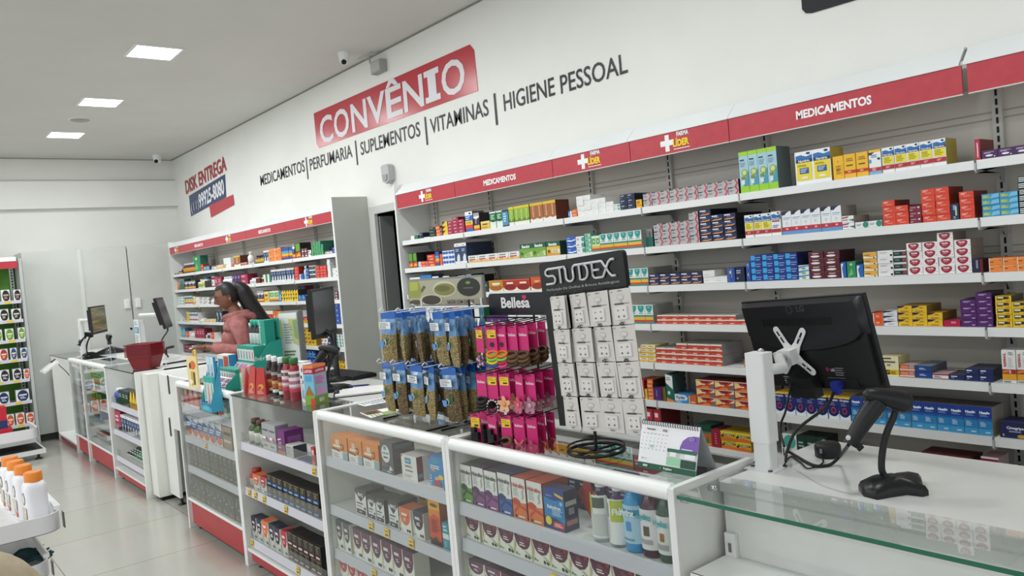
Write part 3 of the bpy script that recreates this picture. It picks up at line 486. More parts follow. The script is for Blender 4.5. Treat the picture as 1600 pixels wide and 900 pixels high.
kind('tealdiag', '#1f6a5a', '#4a5a56', '#2a3a38', [('p', [(0, 1), (.9, .93), (.9, .45), (0, .68)], '#e9eceb'), ('e', .35, .32, .18, .07, '#cfe6df'), ('l', .1, .78, .7, .88, 2, '#8a9a96'), ('p', [(0, 0), (1, 0), (1, .06), (0, .14)], '#d98a3a')])
kind('sleepblue', '#3f8ed2', '#86a8c4', '#3d7fbb', [('p', [(0, 1), (.8, .95), (1, .6), (.9, .35), (0, .2)], '#dcecf6'), ('t', 'Fq.day', .46, .66, .34, '#22406e', .7, .03), ('l', .1, .08, .6, .16, 1, '#d4e6f4')])
kind('copper', '#c86a34', '#8f4a28', '#b06030', [('r', 0, 0, .12, 1, '#e8d6c4'), ('l', .3, .15, .8, .3, 1, '#f0c8a4')])
kind('sunset', '#c4452c', '#7a3a2a', '#7a3426', [('p', [(0, .2), (.35, .45), (.2, .85), (0, .9)], '#f0cf8a'), ('p', [(.2, .8), (.75, .9), (.6, .6)], '#7a2030'), ('p', [(.7, .5), (.98, .95), (.98, .6)], '#f2d6c0'), ('p', [(.7, 0), (1, 0), (1, .6), (.85, .4)], '#6a7472'), ('p', [(.2, .05), (.7, 0), (.7, .25), (.4, .3)], '#e0822f'), ('r', .22, .42, .5, .54, '#f5e6d0'), ('r', 0, .93, 1, 1, '#ead9c8')])
kind('cimeblue', '#23306e', '#1c2450', '#dcb83a', [('r', 0, .94, 1, 1, '#e6c23a'), ('t', 'Cimegripe', .5, .86, .08, '#eef0f6', .8, .03), ('e', .5, .42, .36, .26, '#1b2a66'), ('e', .5, .4, .22, .15, '#c0394a'), ('e', .5, .4, .15, .1, '#2b2f60'), ('p', [(0, 0), (1, 0), (1, .28), (.75, .16), (.5, .12), (.25, .16), (0, .28)], '#e9ecf0'), ('l', .2, .62, .8, .74, 2, '#7c86bd'), ('r', 0, 0, .06, .4, '#5fb4d8')])
kind('nasaliv', '#2f86c2', '#9a968e', '#5a5550', [('r', 0, .6, 1, 1, '#1f3f92'), ('p', [(0, .6), (1, .6), (1, .5), (0, .55)], '#2560aa'), ('r', 0, 0, 1, .22, '#45a0d2'), ('t', 'Nasaliv', .5, .8, .085, '#f2f5fa', .74, .05), ('l', .15, .66, .9, .72, 2, '#7fa2d8'), ('l', .15, .3, .6, .46, 5, '#c6e0f2'), ('l', .5, .08, .9, .13, 1, '#c6e0f2')])
kind('cimenavy', '#262a55', '#e0bd3c', '#2d2f5a', [('t', 'Cimegripe', .5, .66, .16, '#f0f0f4', .84, .03), ('t', '5', .12, .18, .14, '#f0f0f4'), ('l', .3, .38, .8, .48, 1, '#8f96c4'), ('e', .7, .15, .14, .12, '#c9a03a')])
kind('redyellow', '#b8322e', '#8a2422', '#a02c2a', [('r', 0, 0, 1, .5, '#e3b72f'), ('l', .15, .15, .85, .38, 2, '#8a4a1c'), ('l', .15, .6, .8, .8, 1, '#f0b4a8')])
kind('redbuffer', '#cf2f38', '#6f1f22', '#5a1c1e', [('l', .15, .45, .8, .75, 1, '#f4e8e6'), ('r', .85, .1, 1, .9, '#33305a')])
kind('greentop', '#2f6a58', '#2a5a4c', '#3f7a66', [('l', .2, .4, .8, .6, 1, '#c4d8d0')])
kind('orangeherb', '#c8632c', '#8f4a26', '#3f7a66', [('e', .5, .45, .2, .3, '#4a7a3a'), ('r', .1, .1, .9, .2, '#e3b04a')])
kind('crimsonspine', '#9c2038', '#7a1c2e', '#7a1c2e', [('l', .4, .2, .6, .8, 5, '#d88a98')])
kind('vitac', '#e9bf2f', '#9a7a2a', '#b5962e', [('r', 0, .75, 1, 1, '#efd23a'), ('r', .15, .5, .95, .72, '#2a2a3a'), ('t', 'VITAMINA C', .55, .61, .16, '#f2e6c0', .7, .03), ('p', [(0, 0), (1, 0), (1, .3), (.5, .42), (0, .25)], '#e0762a'), ('e', .12, .45, .08, .12, '#2a2a3a')])
kind('whiteaqua', '#e8ebea', '#4a4e4c', '#d8dbda', [('e', .55, .7, .4, .28, '#4fae9e'), ('l', .3, .15, .8, .4, 3, '#9aa8a4'), ('r', .08, .05, .16, .4, '#3a3a3a')])
# ------------------------------------------------------------ stock on the long wall shelving (px measured at the foot of each block)
def shl(lips, who, i, nm): return (YS+.008, lips[i]+.0275, f'{nm} shelf {who}', .004)
NM = ['top', 'second', 'third', 'fourth', 'fifth', 'sixth', 'seventh']
R1, R2, R3, R4, R5, R6, R7 = (shl(LIPR, 'long shelving', i, NM[i]) for i in range(7))
S = stack
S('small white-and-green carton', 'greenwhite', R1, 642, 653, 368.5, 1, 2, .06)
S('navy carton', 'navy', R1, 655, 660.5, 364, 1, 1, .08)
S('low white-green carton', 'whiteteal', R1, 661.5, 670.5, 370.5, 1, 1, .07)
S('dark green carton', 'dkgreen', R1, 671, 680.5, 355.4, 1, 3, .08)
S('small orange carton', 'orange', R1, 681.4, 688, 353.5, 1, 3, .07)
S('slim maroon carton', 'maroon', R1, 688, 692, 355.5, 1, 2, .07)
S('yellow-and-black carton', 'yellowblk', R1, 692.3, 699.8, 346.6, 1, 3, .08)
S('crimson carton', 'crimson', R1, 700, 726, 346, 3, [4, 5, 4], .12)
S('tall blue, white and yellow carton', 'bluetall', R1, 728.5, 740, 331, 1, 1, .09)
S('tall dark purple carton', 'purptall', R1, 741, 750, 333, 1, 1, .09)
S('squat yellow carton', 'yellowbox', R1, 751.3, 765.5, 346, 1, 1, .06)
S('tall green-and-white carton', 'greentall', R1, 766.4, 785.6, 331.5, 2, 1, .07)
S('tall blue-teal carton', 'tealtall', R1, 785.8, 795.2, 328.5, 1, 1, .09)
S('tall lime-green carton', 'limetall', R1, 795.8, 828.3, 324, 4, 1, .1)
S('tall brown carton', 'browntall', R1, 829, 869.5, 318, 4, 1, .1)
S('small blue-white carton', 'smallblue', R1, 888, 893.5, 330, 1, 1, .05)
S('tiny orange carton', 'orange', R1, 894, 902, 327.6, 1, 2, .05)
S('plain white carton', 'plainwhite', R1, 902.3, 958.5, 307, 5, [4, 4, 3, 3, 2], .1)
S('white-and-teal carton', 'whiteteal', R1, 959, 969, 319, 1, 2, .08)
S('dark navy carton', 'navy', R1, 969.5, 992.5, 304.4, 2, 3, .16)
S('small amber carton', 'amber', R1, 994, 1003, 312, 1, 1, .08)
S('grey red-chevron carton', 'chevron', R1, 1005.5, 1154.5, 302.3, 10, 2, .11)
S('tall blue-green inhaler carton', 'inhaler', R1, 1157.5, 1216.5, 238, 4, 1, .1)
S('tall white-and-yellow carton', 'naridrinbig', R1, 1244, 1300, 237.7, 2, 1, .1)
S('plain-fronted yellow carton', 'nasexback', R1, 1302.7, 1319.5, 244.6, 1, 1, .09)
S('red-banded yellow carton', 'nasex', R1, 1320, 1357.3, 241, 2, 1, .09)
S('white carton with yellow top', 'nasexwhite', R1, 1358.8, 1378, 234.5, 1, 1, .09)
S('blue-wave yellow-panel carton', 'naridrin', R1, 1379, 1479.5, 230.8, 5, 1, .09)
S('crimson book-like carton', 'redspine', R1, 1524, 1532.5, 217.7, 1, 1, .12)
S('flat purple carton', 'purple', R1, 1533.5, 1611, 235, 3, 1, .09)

S('green flame-print carton', 'flames', R2, 639.5, 652, 395.7, 2, 1, .06)
S('black carton', 'black', R2, 655, 667.5, 394.5, 2, 1, .1, .07)
S('slim blue-white carton', 'smallblue', R2, 653, 656.3, 409, 1, 1, .06)
S('orange-and-white carton', 'orangewhite', R2, 657, 667, 409, 1, 2, .06)
S('scarlet carton', 'scarlet', R2, 668.4, 680.3, 398.2, 1, 2, .09)
S('slim multicolour carton', 'multi', R2, 681, 687, 393.2, 1, 1, .08)
S('slim scarlet carton', 'scarlet', R2, 687.6, 692, 397, 1, 3, .08)
S('white blue-wave carton', 'wave', R2, 692.3, 711, 392.3, 2, 3, .1)
S('tall navy-and-white carton', 'whitenavytall', R2, 711.7, 730.2, 380.7, 2, 1, .2)
S('white, red and yellow carton', 'whiteredyellow', R2, 731.8, 811.5, 399.5, 5, 1, .07)
S('green-and-dark carton', 'benalet', R2, 812.5, 853.4, 381.6, 2, 1, .12)
S('yellow-and-dark carton', 'benaletyellow', R2, 854, 875.3, 377.5, 1, 1, .15)
S('blue swoosh carton', 'bluewave', R2, 886, 900.4, 370, 1, 3, .09)
S('white teal-dot carton', 'whitetealdot', R2, 900.8, 914, 369.5, 1, 3, .09)
S('pale green carton', 'lightgreen', R2, 914.8, 924.5, 365, 1, 4, .08)
S('green-check banded carton', 'greencheck', R2, 925, 938, 369, 2, 1, .09)
S('teal-shield banded carton', 'tealshield', R2, 938.5, 1003.5, 366, 6, 1, .16)
S('dark teal grey-topped carton', 'tealdark', R2, 1004.5, 1021, 359, 2, 1, .09, .03)
S('grey red-chevron carton', 'chevron', R2, 1023, 1093.3, 350, 5, [3, 3, 3, 3, 4], .11)
S('navy carton with orange streak', 'navyorange', R2, 1094.8, 1151, 328, 3, [5, 4, 4], .2)
S('small blue-wave yellow-panel carton', 'naridrin', R2, 1165, 1206, 336.4, 3, 1, .09)
S('blue-wave carton with red lettering', 'naridrinred', R2, 1206.5, 1221.5, 330.7, 1, 1, .09)
S('white, red and blue banded carton', 'descong', R2, 1222.8, 1315.7, 330.7, 6, 1, .12)
S('white maroon-slash carton', 'maroonslash', R2, 1316.3, 1335, 337.6, 1, 2, .12)
S('white carton with teal round', 'tealround', R2, 1336.5, 1378, 347, 2, 1, .08)
S('vermilion carton', 'vermilion', R2, 1380, 1420.5, 313.8, 2, [4, 3], .12)
S('small wine-red carton', 'wine', R2, 1421.8, 1440.5, 321.5, 1, 3, .1)
S('bright vermilion carton', 'vermilion', R2, 1441.3, 1485.3, 295.7, 2, 5, .12)
S('upright navy carton', 'navyspine', R2, 1486, 1499.5, 318.3, 1, 1, .1)
S('wide vermilion carton', 'vermilion', R2, 1500.4, 1523.7, 299.5, 1, 4, .12)
S('cyan-and-yellow carton', 'cyan', R2, 1535, 1592, 303, 2, 4, .1)
S('black white-striped carton', 'blackline', R2, 1593, 1612, 275.6, 1, 6, .1)

S('white lidded carton', 'whitelid', R3, 642, 658.4, 434, 2, 1, .06)
S('bright blue carton', 'bluebox', R3, 659, 676, 430.3, 1, 1, .1)
S('white purple-sided carton', 'whitepurple', R3, 677, 687, 432, 1, 1, .1)
S('white dark-sided carton', 'whitepurple', R3, 694, 704, 431.5, 1, 1, .1)
S('white carton near the dark ones', 'whitepurple', R3, 717, 728, 431, 1, 1, .06)
S('dark teal carton', 'tealdark', R3, 730, 738, 428.5, 1, 1, .1)
S('black-green carton', 'black', R3, 740, 754, 430, 2, 1, .1)
S('dark green carton', 'dkgreen', R3, 755, 763.3, 440, 1, 1, .07)
S('gold carton with bowl print', 'goldbowl', R3, 764, 786.2, 438.4, 1, 1, .09)
S('red carton with bowl print', 'redbowl', R3, 787, 829, 437, 2, 1, .09)
S('orange carton with bowl print', 'orangebowl', R3, 830, 851, 433, 1, 1, .09)
S('teal-shield banded carton', 'tealshield', R3, 981, 1013.5, 420.3, 3, 1, .18)
S('navy carton with orange streak', 'navyorange', R3, 1014.3, 1098, 428.9, 5, 2, .1)
S('plain white carton', 'plainwhite', R3, 1098.8, 1136.5, 423, 2, [2, 1], .1)
S('royal blue carton', 'royal', R3, 1137.5, 1149.3, 418.8, 1, 1, .1)
S('dark royal carton', 'navy', R3, 1150, 1164, 418.2, 1, 1, .1)
S('narrow deep-blue carton', 'royal', R3, 1167, 1173.7, 409.4, 1, 2, .1)
S('blue cyan-panel carton', 'bluestack', R3, 1174.3, 1247.5, 399, 4, 4, .12)
S('white carton with blue-green band', 'bluegreenband', R3, 1248.3, 1264.7, 414.6, 1, 3, .1)
S('marsala carton', 'marsala', R3, 1265.5, 1313.6, 393.9, 2, 4, .12)
S('upright blue carton', 'bluewhite', R3, 1315, 1323, 409.5, 1, 1, .08)
S('upright green carton', 'greencard', R3, 1323.7, 1337.7, 409, 1, 1, .09)
S('low blue-white carton', 'bluewhite', R3, 1338.9, 1349.4, 413.3, 1, 1, .08)
S('gold-and-white carton', 'goldwhite', R3, 1350.3, 1371.4, 394.5, 1, 4, .1)
S('white carton with black square', 'blacksquare', R3, 1372.6, 1396.8, 392, 1, 4, .1)
S('dark teal striped carton', 'darkteal', R3, 1397.4, 1417.5, 391.5, 1, 4, .1)
S('white carton with red heart', 'heart', R3, 1418.8, 1519, 380, 4, [4, 4, 5, 4], .11)
S('dark blue upright carton', 'ampoule', R3, 1520, 1530.8, 404.6, 1, 1, .08)
S('dark red upright carton', 'oxblood', R3, 1531.2, 1536.5, 404.6, 1, 1, .08)
S('orange swoosh carton', 'apricot', R3, 1545.6, 1613, 403.4, 3, 2, .09)

S('white carton below the tea sign', 'plainwhite', R4, 662.8, 677.8, 477.3, 1, 1, .1)
S('navy white-topped carton', 'whitenavytall', R4, 679, 703, 478, 3, 1, .09)
S('orange carton below the tea sign', 'orange', R4, 708.6, 716, 477.5, 1, 1, .08)
S('brown carton below the tea sign', 'browntall', R4, 716.8, 736.9, 477.5, 2, 1, .09)
S('cream-green carton', 'greenwhite', R4, 742.5, 757.3, 478, 1, 1, .08)
S('small purple-green carton', 'plum', R4, 760, 793, 493, 3, 1, .08)
S('white, navy and orange carton', 'circlewhite', R4, 794, 807, 491.9, 1, 1, .08)
S('plain white carton', 'plainwhite', R4, 808.7, 844.8, 492.6, 3, 2, .09)
S('teal-shield banded carton', 'tealshield', R4, 985, 1021.5, 477, 3, 1, .15)
S('red-and-white carton', 'redwhite', R4, 1027, 1170, 492.3, 8, [2]*7+[1], .1)
S('dark crimson carton', 'crimson', R4, 1352, 1363.3, 490, 1, 2, .1)
S('small orange carton', 'orangewhite', R4, 1364.5, 1379.8, 489.5, 1, 2, .1)
S('white navy-wave carton', 'whitenavywave', R4, 1381, 1402.8, 485.7, 1, 3, .1)
S('yellow navy-wave carton', 'yellownavywave', R4, 1403.6, 1473.3, 478, 3, [3, 3, 2], .12)
S('flat crimson carton', 'crimsonflat', R4, 1474.5, 1501, 500.7, 1, 1, .1)
S('plum carton', 'plum', R4, 1501.8, 1552.5, 468.5, 2, [4, 5], .11)
S('yellow-and-black panel carton', 'yellowblack', R4, 1557, 1609, 462.5, 2, [5, 4], .11)

S('cream-and-yellow carton', 'creamyellow', R5, 991, 1025.2, 545, 3, [3, 4, 4], .1)
S('red-and-white carton', 'redwhite', R5, 1026, 1129.5, 543.3, 6, [3, 3, 4, 4, 4, 4], .15)
S('white carton with circle', 'circlewhite', R5, 1131.5, 1162, 574.5, 2, [1, 2], .09)
S('orange carton beside the post', 'orange', R5, 1162.8, 1172, 562, 1, 1, .1)
S('cream carton with letter G', 'genericG', R5, 1377, 1405, 556.5, 1, 1, .09)
S('orange-striped carton', 'orangestripe', R5, 1405.8, 1429.7, 570, 1, 2, .11)
S('flat royal blue carton', 'royalflat', R5, 1430.5, 1456, 571.5, 1, 2, .13)
S('flat crimson-edged carton', 'crimsonband', R5, 1456.8, 1482.2, 583.5, 1, 1, .1)
S('single navy carton', 'navyflat', R5, 1483.5, 1507.8, 585.7, 1, 1, .1)
S('navy carton', 'navyflat', R5, 1508.5, 1552, 576, 2, 2, .12)
S('white-and-red upright carton', 'resfenol', R5, 1567, 1612, 546.7, 2, 1, .09)

S('red carton', 'redstack', R6, 997, 1007.3, 593, 1, 5, .11)
S('thin yellow carton', 'yellowspine', R6, 1007.8, 1011.5, 608, 1, 1, .06)
S('orange striped carton', 'orangestack', R6, 1012.5, 1021.6, 593, 1, 5, .1)
S('purple upright carton', 'purplespine', R6, 1022.5, 1034, 605.7, 1, 1, .1)
S('olive-red upright carton', 'olivespine', R6, 1034.6, 1041.3, 605.5, 1, 1, .1)
S('tall teal diagonal carton', 'tealdiag', R6, 1042, 1054, 584.4, 1, 1, .09)
S('flat sleep-blue carton', 'sleepblue', R6, 1054.8, 1075.6, 615.8, 1, 1, .1)
S('copper carton', 'copper', R6, 1076.5, 1089, 618.3, 1, 1, .08)
S('sunset-print carton', 'sunset', R6, 1089.8, 1181, 593.2, 3, 3, .11)
S('dark blue carton with yellow lid', 'cimeblue', R6, 1211.5, 1330, 612.5, 7, 1, .1)
S('tall blue gradient carton', 'nasaliv', R6, 1331, 1552, 619.5, 11, 1, .1)
S('navy carton with yellow side', 'cimenavy', R6, 1562, 1612, 660, 1, 1, .1)

S('red-and-yellow carton', 'redyellow', R7, 913, 973.5, 662, 5, 2, .1)
S('purple upright carton', 'purplespine', R7, 974, 982.3, 660, 1, 1, .1)
S('white-teal carton', 'whiteteal', R7, 983, 996.5, 657, 1, 3, .1)
S('red navy-edged carton', 'redbuffer', R7, 999.5, 1036, 637, 3, 2, .14)
S('green flat carton', 'greentop', R7, 1088, 1112, 663, 2, 1, .1, .05)
S('orange herb carton', 'orangeherb', R7, 1088, 1112, 676, 2, 1, .05)
S('crimson upright carton', 'crimsonspine', R7, 1112.5, 1126.5, 671, 1, 1, .1)
S('yellow vitamin carton', 'vitac', R7, 1127.3, 1174.5, 673.5, 2, 2, .11)
S('white carton with aqua disc', 'whiteaqua', R7, 1222, 1246.5, 678, 1, 1, .1)
S('dark green-white carton', 'dkgreen', R7, 1247.5, 1292, 680, 3, 1, .1)
S('low dark red carton', 'oxblood', R7, 1442, 1522, 706, 4, 1, .09)
S('crimson-and-white carton', 'crimsonband', R7, 1535, 1563, 714, 1, 1, .09)

R8 = shl(LIPR, 'long shelving', 7, 'eighth')
S('golden carton low down', 'goldwhite', R8, 850, 930, 690, 6, 1, .1)
S('teal low carton', 'tealshield', R8, 932, 990, 690, 5, 1, .1)
S('plum low carton', 'plum', R8, 1040, 1085, 720, 3, 2, .1)
S('crimson low carton', 'crimson', R8, 992, 1038, 712, 4, 1, .1)

# ------------------------------------------------------------ stock on the farther shelving
L1, L2, L3, L4, L5, L6 = (shl(LIPL, 'far shelving', i, NM[i]) for i in range(6))
def lathe_mesh(prof, mats, yc=0.0):
    # prof: list of (r,z,mat)
    m = MB(); i = 0
    while i < len(prof)-1:
        j = i+1; seg = [prof[i][:2]]
        while j < len(prof) and prof[j][2] == prof[i+1][2]: seg.append(prof[j][:2]); j += 1
        m.lathe(seg, prof[i+1][2], (0, yc, 0), n=12, cap=False); i = j-1
    return m
def bottle(body, cap, label=None):
    def mk(W, D, H):
        r = W/2; cb, cc = M(body, .25), M(cap, .4); cl = M(label, .5) if label else cb
        return lathe_mesh([(0, 0, cb), (r*.94, 0, cb), (r, H*.03, cb), (r, H*.12, cb), (r*1.01, H*.12, cl), (r*1.01, H*.52, cl), (r, H*.53, cb), (r*.95, H*.66, cb), (r*.5, H*.76, cb), (r*.48, H*.8, cb), (r*.6, H*.8, cc), (r*.6, H*.98, cc), (r*.5, H, cc), (0, H, cc)], None, r).mesh('bottle')
    return mk
def B(look, body, cap, label, sh, *a, **k):
    k.setdefault('name', 'medicine_bottle'); k.setdefault('cat', 'bottle'); place(bottle(body, cap, label), look, sh, *a, **k)
S('low dark purple carton', 'purple', L1, 273, 279, 427, 1, 1, .08); S('purple upright carton', 'purptall', L1, 279.3, 285, 420.6, 1, 1, .08)
B('amber bottle with white-purple cap', '#4a2c3a', '#cfc6d6', '#e5a23a', L1, 285.5, 301, 412.6, 5)
S('tall green carton', 'greencard', L1, 302.5, 314, 400.6, 1, 1, .09, .03)
S('small red carton', 'scarlet', L1, 314.5, 318, 413, 1, 1, .07); S('small teal-blue carton', 'tealtall', L1, 318.3, 327.5, 416, 2, 1, .08)
S('low white-red carton', 'crimsonband', L1, 330.6, 338, 415.5, 1, 1, .08); S('low cream carton', 'creamyellow', L1, 338.5, 348.5, 414.5, 2, 1, .08)
S('white square-faced carton', 'plainwhite', L1, 350, 361, 403.4, 1, 1, .07, .03); S('small orange-red carton', 'vermilion', L1, 361.5, 365.5, 412.5, 1, 1, .06)
S('tall brown carton', 'browntall', L1, 366, 376, 400, 1, 1, .09); S('small red-white carton', 'redwhite', L1, 376.5, 385.5, 411, 2, 1, .08)
B('slim white tube', '#e8e8e6', '#d9dad8', None, L1, 386, 390, 394, 1); S('low pink-white carton', 'crimsonband', L1, 390.5, 396.5, 409, 1, 1, .07)
B('dark bottle with yellow label', '#33242e', '#5a3a42', '#e6c04a', L1, 398, 412, 399.5, 4)
S('white-over-navy carton', 'whitenavytall', L1, 412.5, 420, 392, 2, 1, .09); S('orange carton', 'apricot', L1, 420.6, 440.3, 389.3, 2, 2, .1)
S('blue carton with yellow foot', 'multi', L1, 441, 457.3, 387.5, 3, 1, .1); S('dark purple carton', 'purptall', L1, 457.8, 461.8, 382, 1, 1, .09)
S('tall green flame-print carton', 'flames', L1, 462.3, 470.3, 380, 1, 1, .1); S('maroon carton', 'marsala', L1, 471, 480.7, 388.7, 2, 2, .09); S('pink-white small carton', 'maroonslash', L1, 481, 486, 391, 1, 1, .08)
S('emerald carton', 'greencard', L1, 487, 505.6, 384, 5, [3, 4, 4, 4, 3], .1)
S('large emerald carton', 'greencard', L1, 507, 514, 376.5, 1, 1, .08, .09); S('navy carton', 'navyflat', L1, 507, 519, 386.5, 2, 2, .08, .06); S('low white-red carton by the grey panel', 'crimsonband', L1, 508, 519, 392.8, 2, 1, .05); S('blue carton', 'royal', L1, 520, 527, 386.5, 1, 2, .08)
B('orange bottle', '#d9782f', '#8a5a2a', None, L2, 275.5, 281, 440, 1); S('teal-dark carton', 'tealdark', L2, 281.3, 288.5, 436.5, 1, 1, .08); S('purple-dark carton', 'purptall', L2, 289.3, 306, 440, 3, 1, .08)
B('cream bottle with green foot', '#e3dcc4', '#efe9da', '#9fb86a', L2, 307, 313, 437, 1); B('white bottle with blue cap', '#e6e6d8', '#4a7ab0', '#d9d46a', L2, 313.5, 319.5, 433, 1)
S('black carton', 'black', L2, 320.3, 331, 438.7, 2, 1, .08); S('red-white carton', 'crimsonband', L2, 331.5, 336, 432.5, 1, 1, .08); S('pink-red carton', 'crimson', L2, 336.5, 347, 433.5, 2, 1, .08)
B('white tube', '#e6e9ee', '#dfe3e8', '#c6d3e2', L2, 347.5, 362, 433, 4); S('lilac carton', 'plum', L2, 363, 376.3, 429.5, 3, 1, .08); S('crimson carton', 'crimson', L2, 377, 387.5, 428.7, 1, 2, .1)
B('white bottle', '#eceded', '#e3e4e4', '#d0d6da', L2, 388, 399.5, 435, 2); S('dark red carton', 'oxblood', L2, 400, 406.5, 435, 1, 1, .08)
B('yellow-white bottle', '#e6c04a', '#efefec', '#5a3a52', L2, 407, 412, 430, 1); S('green-yellow carton', 'greenwhite', L2, 412.5, 424, 429, 2, 1, .08); S('blue carton with white top', 'whitenavytall', L2, 424.6, 460, 422, 9, 1, .09)
S('red stacked carton', 'redstack', L2, 460.6, 467.5, 417, 1, 4, .08); S('blue-white carton', 'bluewhite', L2, 468, 474, 428, 1, 1, .06); S('brown carton', 'maroon', L2, 469, 474, 417, 1, 1, .06, .09); B('slim white tube', '#e9ebea', '#dfe1e0', None, L2, 474.5, 477.3, 416, 1)
S('blue-panel carton', 'bluestack', L2, 478, 483.2, 419, 1, 3, .08); S('maroon-teal carton', 'darkteal', L2, 484, 493.5, 415.5, 2, 3, .09); S('red carton with white print', 'redstack', L2, 495, 511.5, 416, 3, 4, .1)
S('white slim-column carton', 'plainwhite', L2, 512.5, 517, 405, 1, 6, .08); S('white carton with dark square', 'blacksquare', L2, 520, 526.6, 419, 1, 2, .08); S('white-green carton', 'tealround', L2, 527.2, 532, 416, 1, 3, .08)
S('green-white carton', 'whiteteal', L3, 279.5, 288, 464, 2, 3, .08); S('white multicolour carton', 'naridrin', L3, 288.5, 301.5, 463, 3, 1, .08); S('slim cream carton', 'creamyellow', L3, 302, 306, 463.5, 1, 1, .08); S('grey-white carton', 'plainwhite', L3, 306.5, 312.3, 464.5, 2, 1, .08)
S('pink-white carton', 'maroonslash', L3, 313, 327.3, 465, 2, 2, .08); B('white bottle', '#e9eaea', '#cfd6dc', '#dfe0e2', L3, 328, 335.3, 466.5, 2); S('white-red carton', 'crimsonband', L3, 335.8, 344, 465, 2, 1, .08)
S('dark flat carton', 'black', L3, 384, 389.3, 463, 1, 3, .08); S('white-blue carton', 'wave', L3, 390, 396, 467, 1, 3, .08); S('slim blue carton', 'bluebox', L3, 396.3, 400.5, 464, 1, 1, .08)
S('purple carton with orange foot', 'purptall', L3, 402.6, 413, 455, 2, 1, .08); S('yellow carton', 'yellowbox', L3, 413.5, 421, 455.5, 1, 1, .08); S('white, green and orange carton', 'greencheck', L3, 421.4, 436, 455, 2, 1, .08); S('slim blue-dark carton', 'bluebox', L3, 436.4, 440, 456, 1, 1, .08)
S('yellow dotted carton', 'yellowblk', L3, 440.5, 466, 454, 7, 3, .09); S('purple-orange carton', 'purplespine', L3, 466.6, 478, 447, 2, 2, .08, .08); S('blue light-panel carton', 'bluestack', L3, 466.6, 485, 461, 3, 1, .07)
S('maroon small carton', 'marsala', L3, 523.5, 534, 455, 2, 3, .08)
S('low green carton', 'whiteteal', L4, 282, 288.3, 498.5, 1, 1, .08); S('low red-white carton', 'crimsonband', L4, 288.5, 292, 499, 1, 1, .08); S('slim yellow carton', 'yellowspine', L4, 292.3, 296, 487.5, 1, 1, .08); S('blue-white carton with orange foot', 'naridrinred', L4, 296.5, 310, 488.5, 3, 1, .08)
B('little white bottle', '#e8e9e6', '#dfe0dd', None, L4, 311, 318, 498, 2); S('low beige carton', 'creamyellow', L4, 319, 337, 499, 3, 1, .08); S('navy upright carton', 'navyspine', L4, 337.6, 348, 486.5, 2, 1, .08)
S('dark green carton', 'dkgreen', L4, 400.5, 406.3, 487, 1, 2, .08); S('yellow-black carton', 'yellowblk', L4, 407, 414, 486, 2, 2, .08); S('white-red carton', 'redwhite', L4, 414.5, 428, 485.7, 3, 1, .08); S('orange upright carton', 'orange', L4, 428.4, 436, 486, 2, 1, .08); S('yellow-green carton', 'limetall', L4, 436.4, 440.5, 486.5, 1, 1, .08)
S('grey-white carton', 'plainwhite', L4, 471, 486, 485, 2, 1, .07, .08); S('yellow-red carton', 'redyellow', L4, 471, 486, 495.5, 3, 1, .06); S('deep blue carton', 'royal', L4, 525.5, 539.3, 474.5, 2, 4, .09)
S('teal-orange carton', 'cyan', L5, 283.5, 290, 513, 1, 1, .08); S('orange-white carton', 'orangewhite', L5, 290.3, 296, 517.5, 1, 1, .08); B('white bottle', '#e9e9e6', '#dcdcd8', None, L5, 296.5, 303.5, 518.5, 2)
S('crimson block carton', 'crimson', L5, 304.5, 320, 513.5, 4, 1, .09); B('small white bottle', '#e6e8e6', '#cfd4d2', None, L5, 320.3, 324, 521, 1); S('dark teal-white carton', 'darkteal', L5, 324.3, 329, 522.5, 1, 1, .08); S('orange-cream carton', 'orangewhite', L5, 329.5, 335, 519.5, 1, 1, .08)
S('white-purple carton', 'circlewhite', L5, 427.7, 437, 514, 2, 1, .08); S('yellow-brown carton', 'yellownavywave', L5, 472, 494.5, 510, 4, 5, .09); S('pink-white carton', 'maroonslash', L5, 503, 513, 529.5, 2, 1, .08); S('dark blue carton', 'navyflat', L5, 513.5, 519.5, 524, 1, 2, .08); S('white-green stacked carton', 'tealround', L5, 520, 542.5, 522.8, 5, 4, .09)
S('black-maroon carton', 'wine', L6, 287, 300, 539, 2, 2, .09); S('white-pink carton', 'maroonslash', L6, 300.5, 307, 540, 1, 1, .08); S('white-brown carton', 'goldwhite', L6, 432.7, 443.3, 545, 2, 1, .08); S('blue, red and white carton', 'bluestack', L6, 473.5, 495, 547, 4, 2, .09); S('yellow low-stack carton', 'yellownavywave', L6, 524, 546, 564, 5, 2, .09)
# ------------------------------------------------------------ tall cupboards along the end wall
XC = -10.07
def cupboard(name, label, y0, y1, h, handles=(), holes=()):
    t = thing(name, label, 'cupboard', ((XC+XE)/2, (y0+y1)/2, 0)); o = Vector(t.location)
    lam = noisy('cupboard_laminate', '#c2c6c1', '#c8ccc7', 3, .4)
    b = MB().box(XE+.02, XC-.022, y0, y1, .08, h, lam).box(XE+.05, XC-.06, y0+.02, y1-.02, 0, .08, M('#4a4a48', .6)).build('body', t, -o)
    dr = MB().box(XC-.02, XC, y0+.003, y1-.003, .085, h-.004, lam).build('door', t, -o)
    for y, z in handles: MB().box(XC, XC+.022, y-.028, y+.028, z-.055, z+.055, WHITE).box(XC+.022, XC+.026, y-.018, y+.018, z-.045, z+.045, WHITE2).build('handle', dr)
    for y, z in holes:
        k = MB().lathe([(.012, 0), (.014, .004), (0, .006)], DARK, n=10).build('lock', dr, (XC, y, z)); k.rotation_euler.y = math.pi/2
yc = lambda px, z=1.5: y_at(px, XC, z)
y0, y1, y2, y3 = y_at(32, XC, 2.1), y_at(122, XC, 2.1), y_at(197, XC, 2.1), 2.875
cupboard('tall_cupboard', 'white full-height cupboard beside the green shelving on the end wall', y0, y1-.004, 2.1)
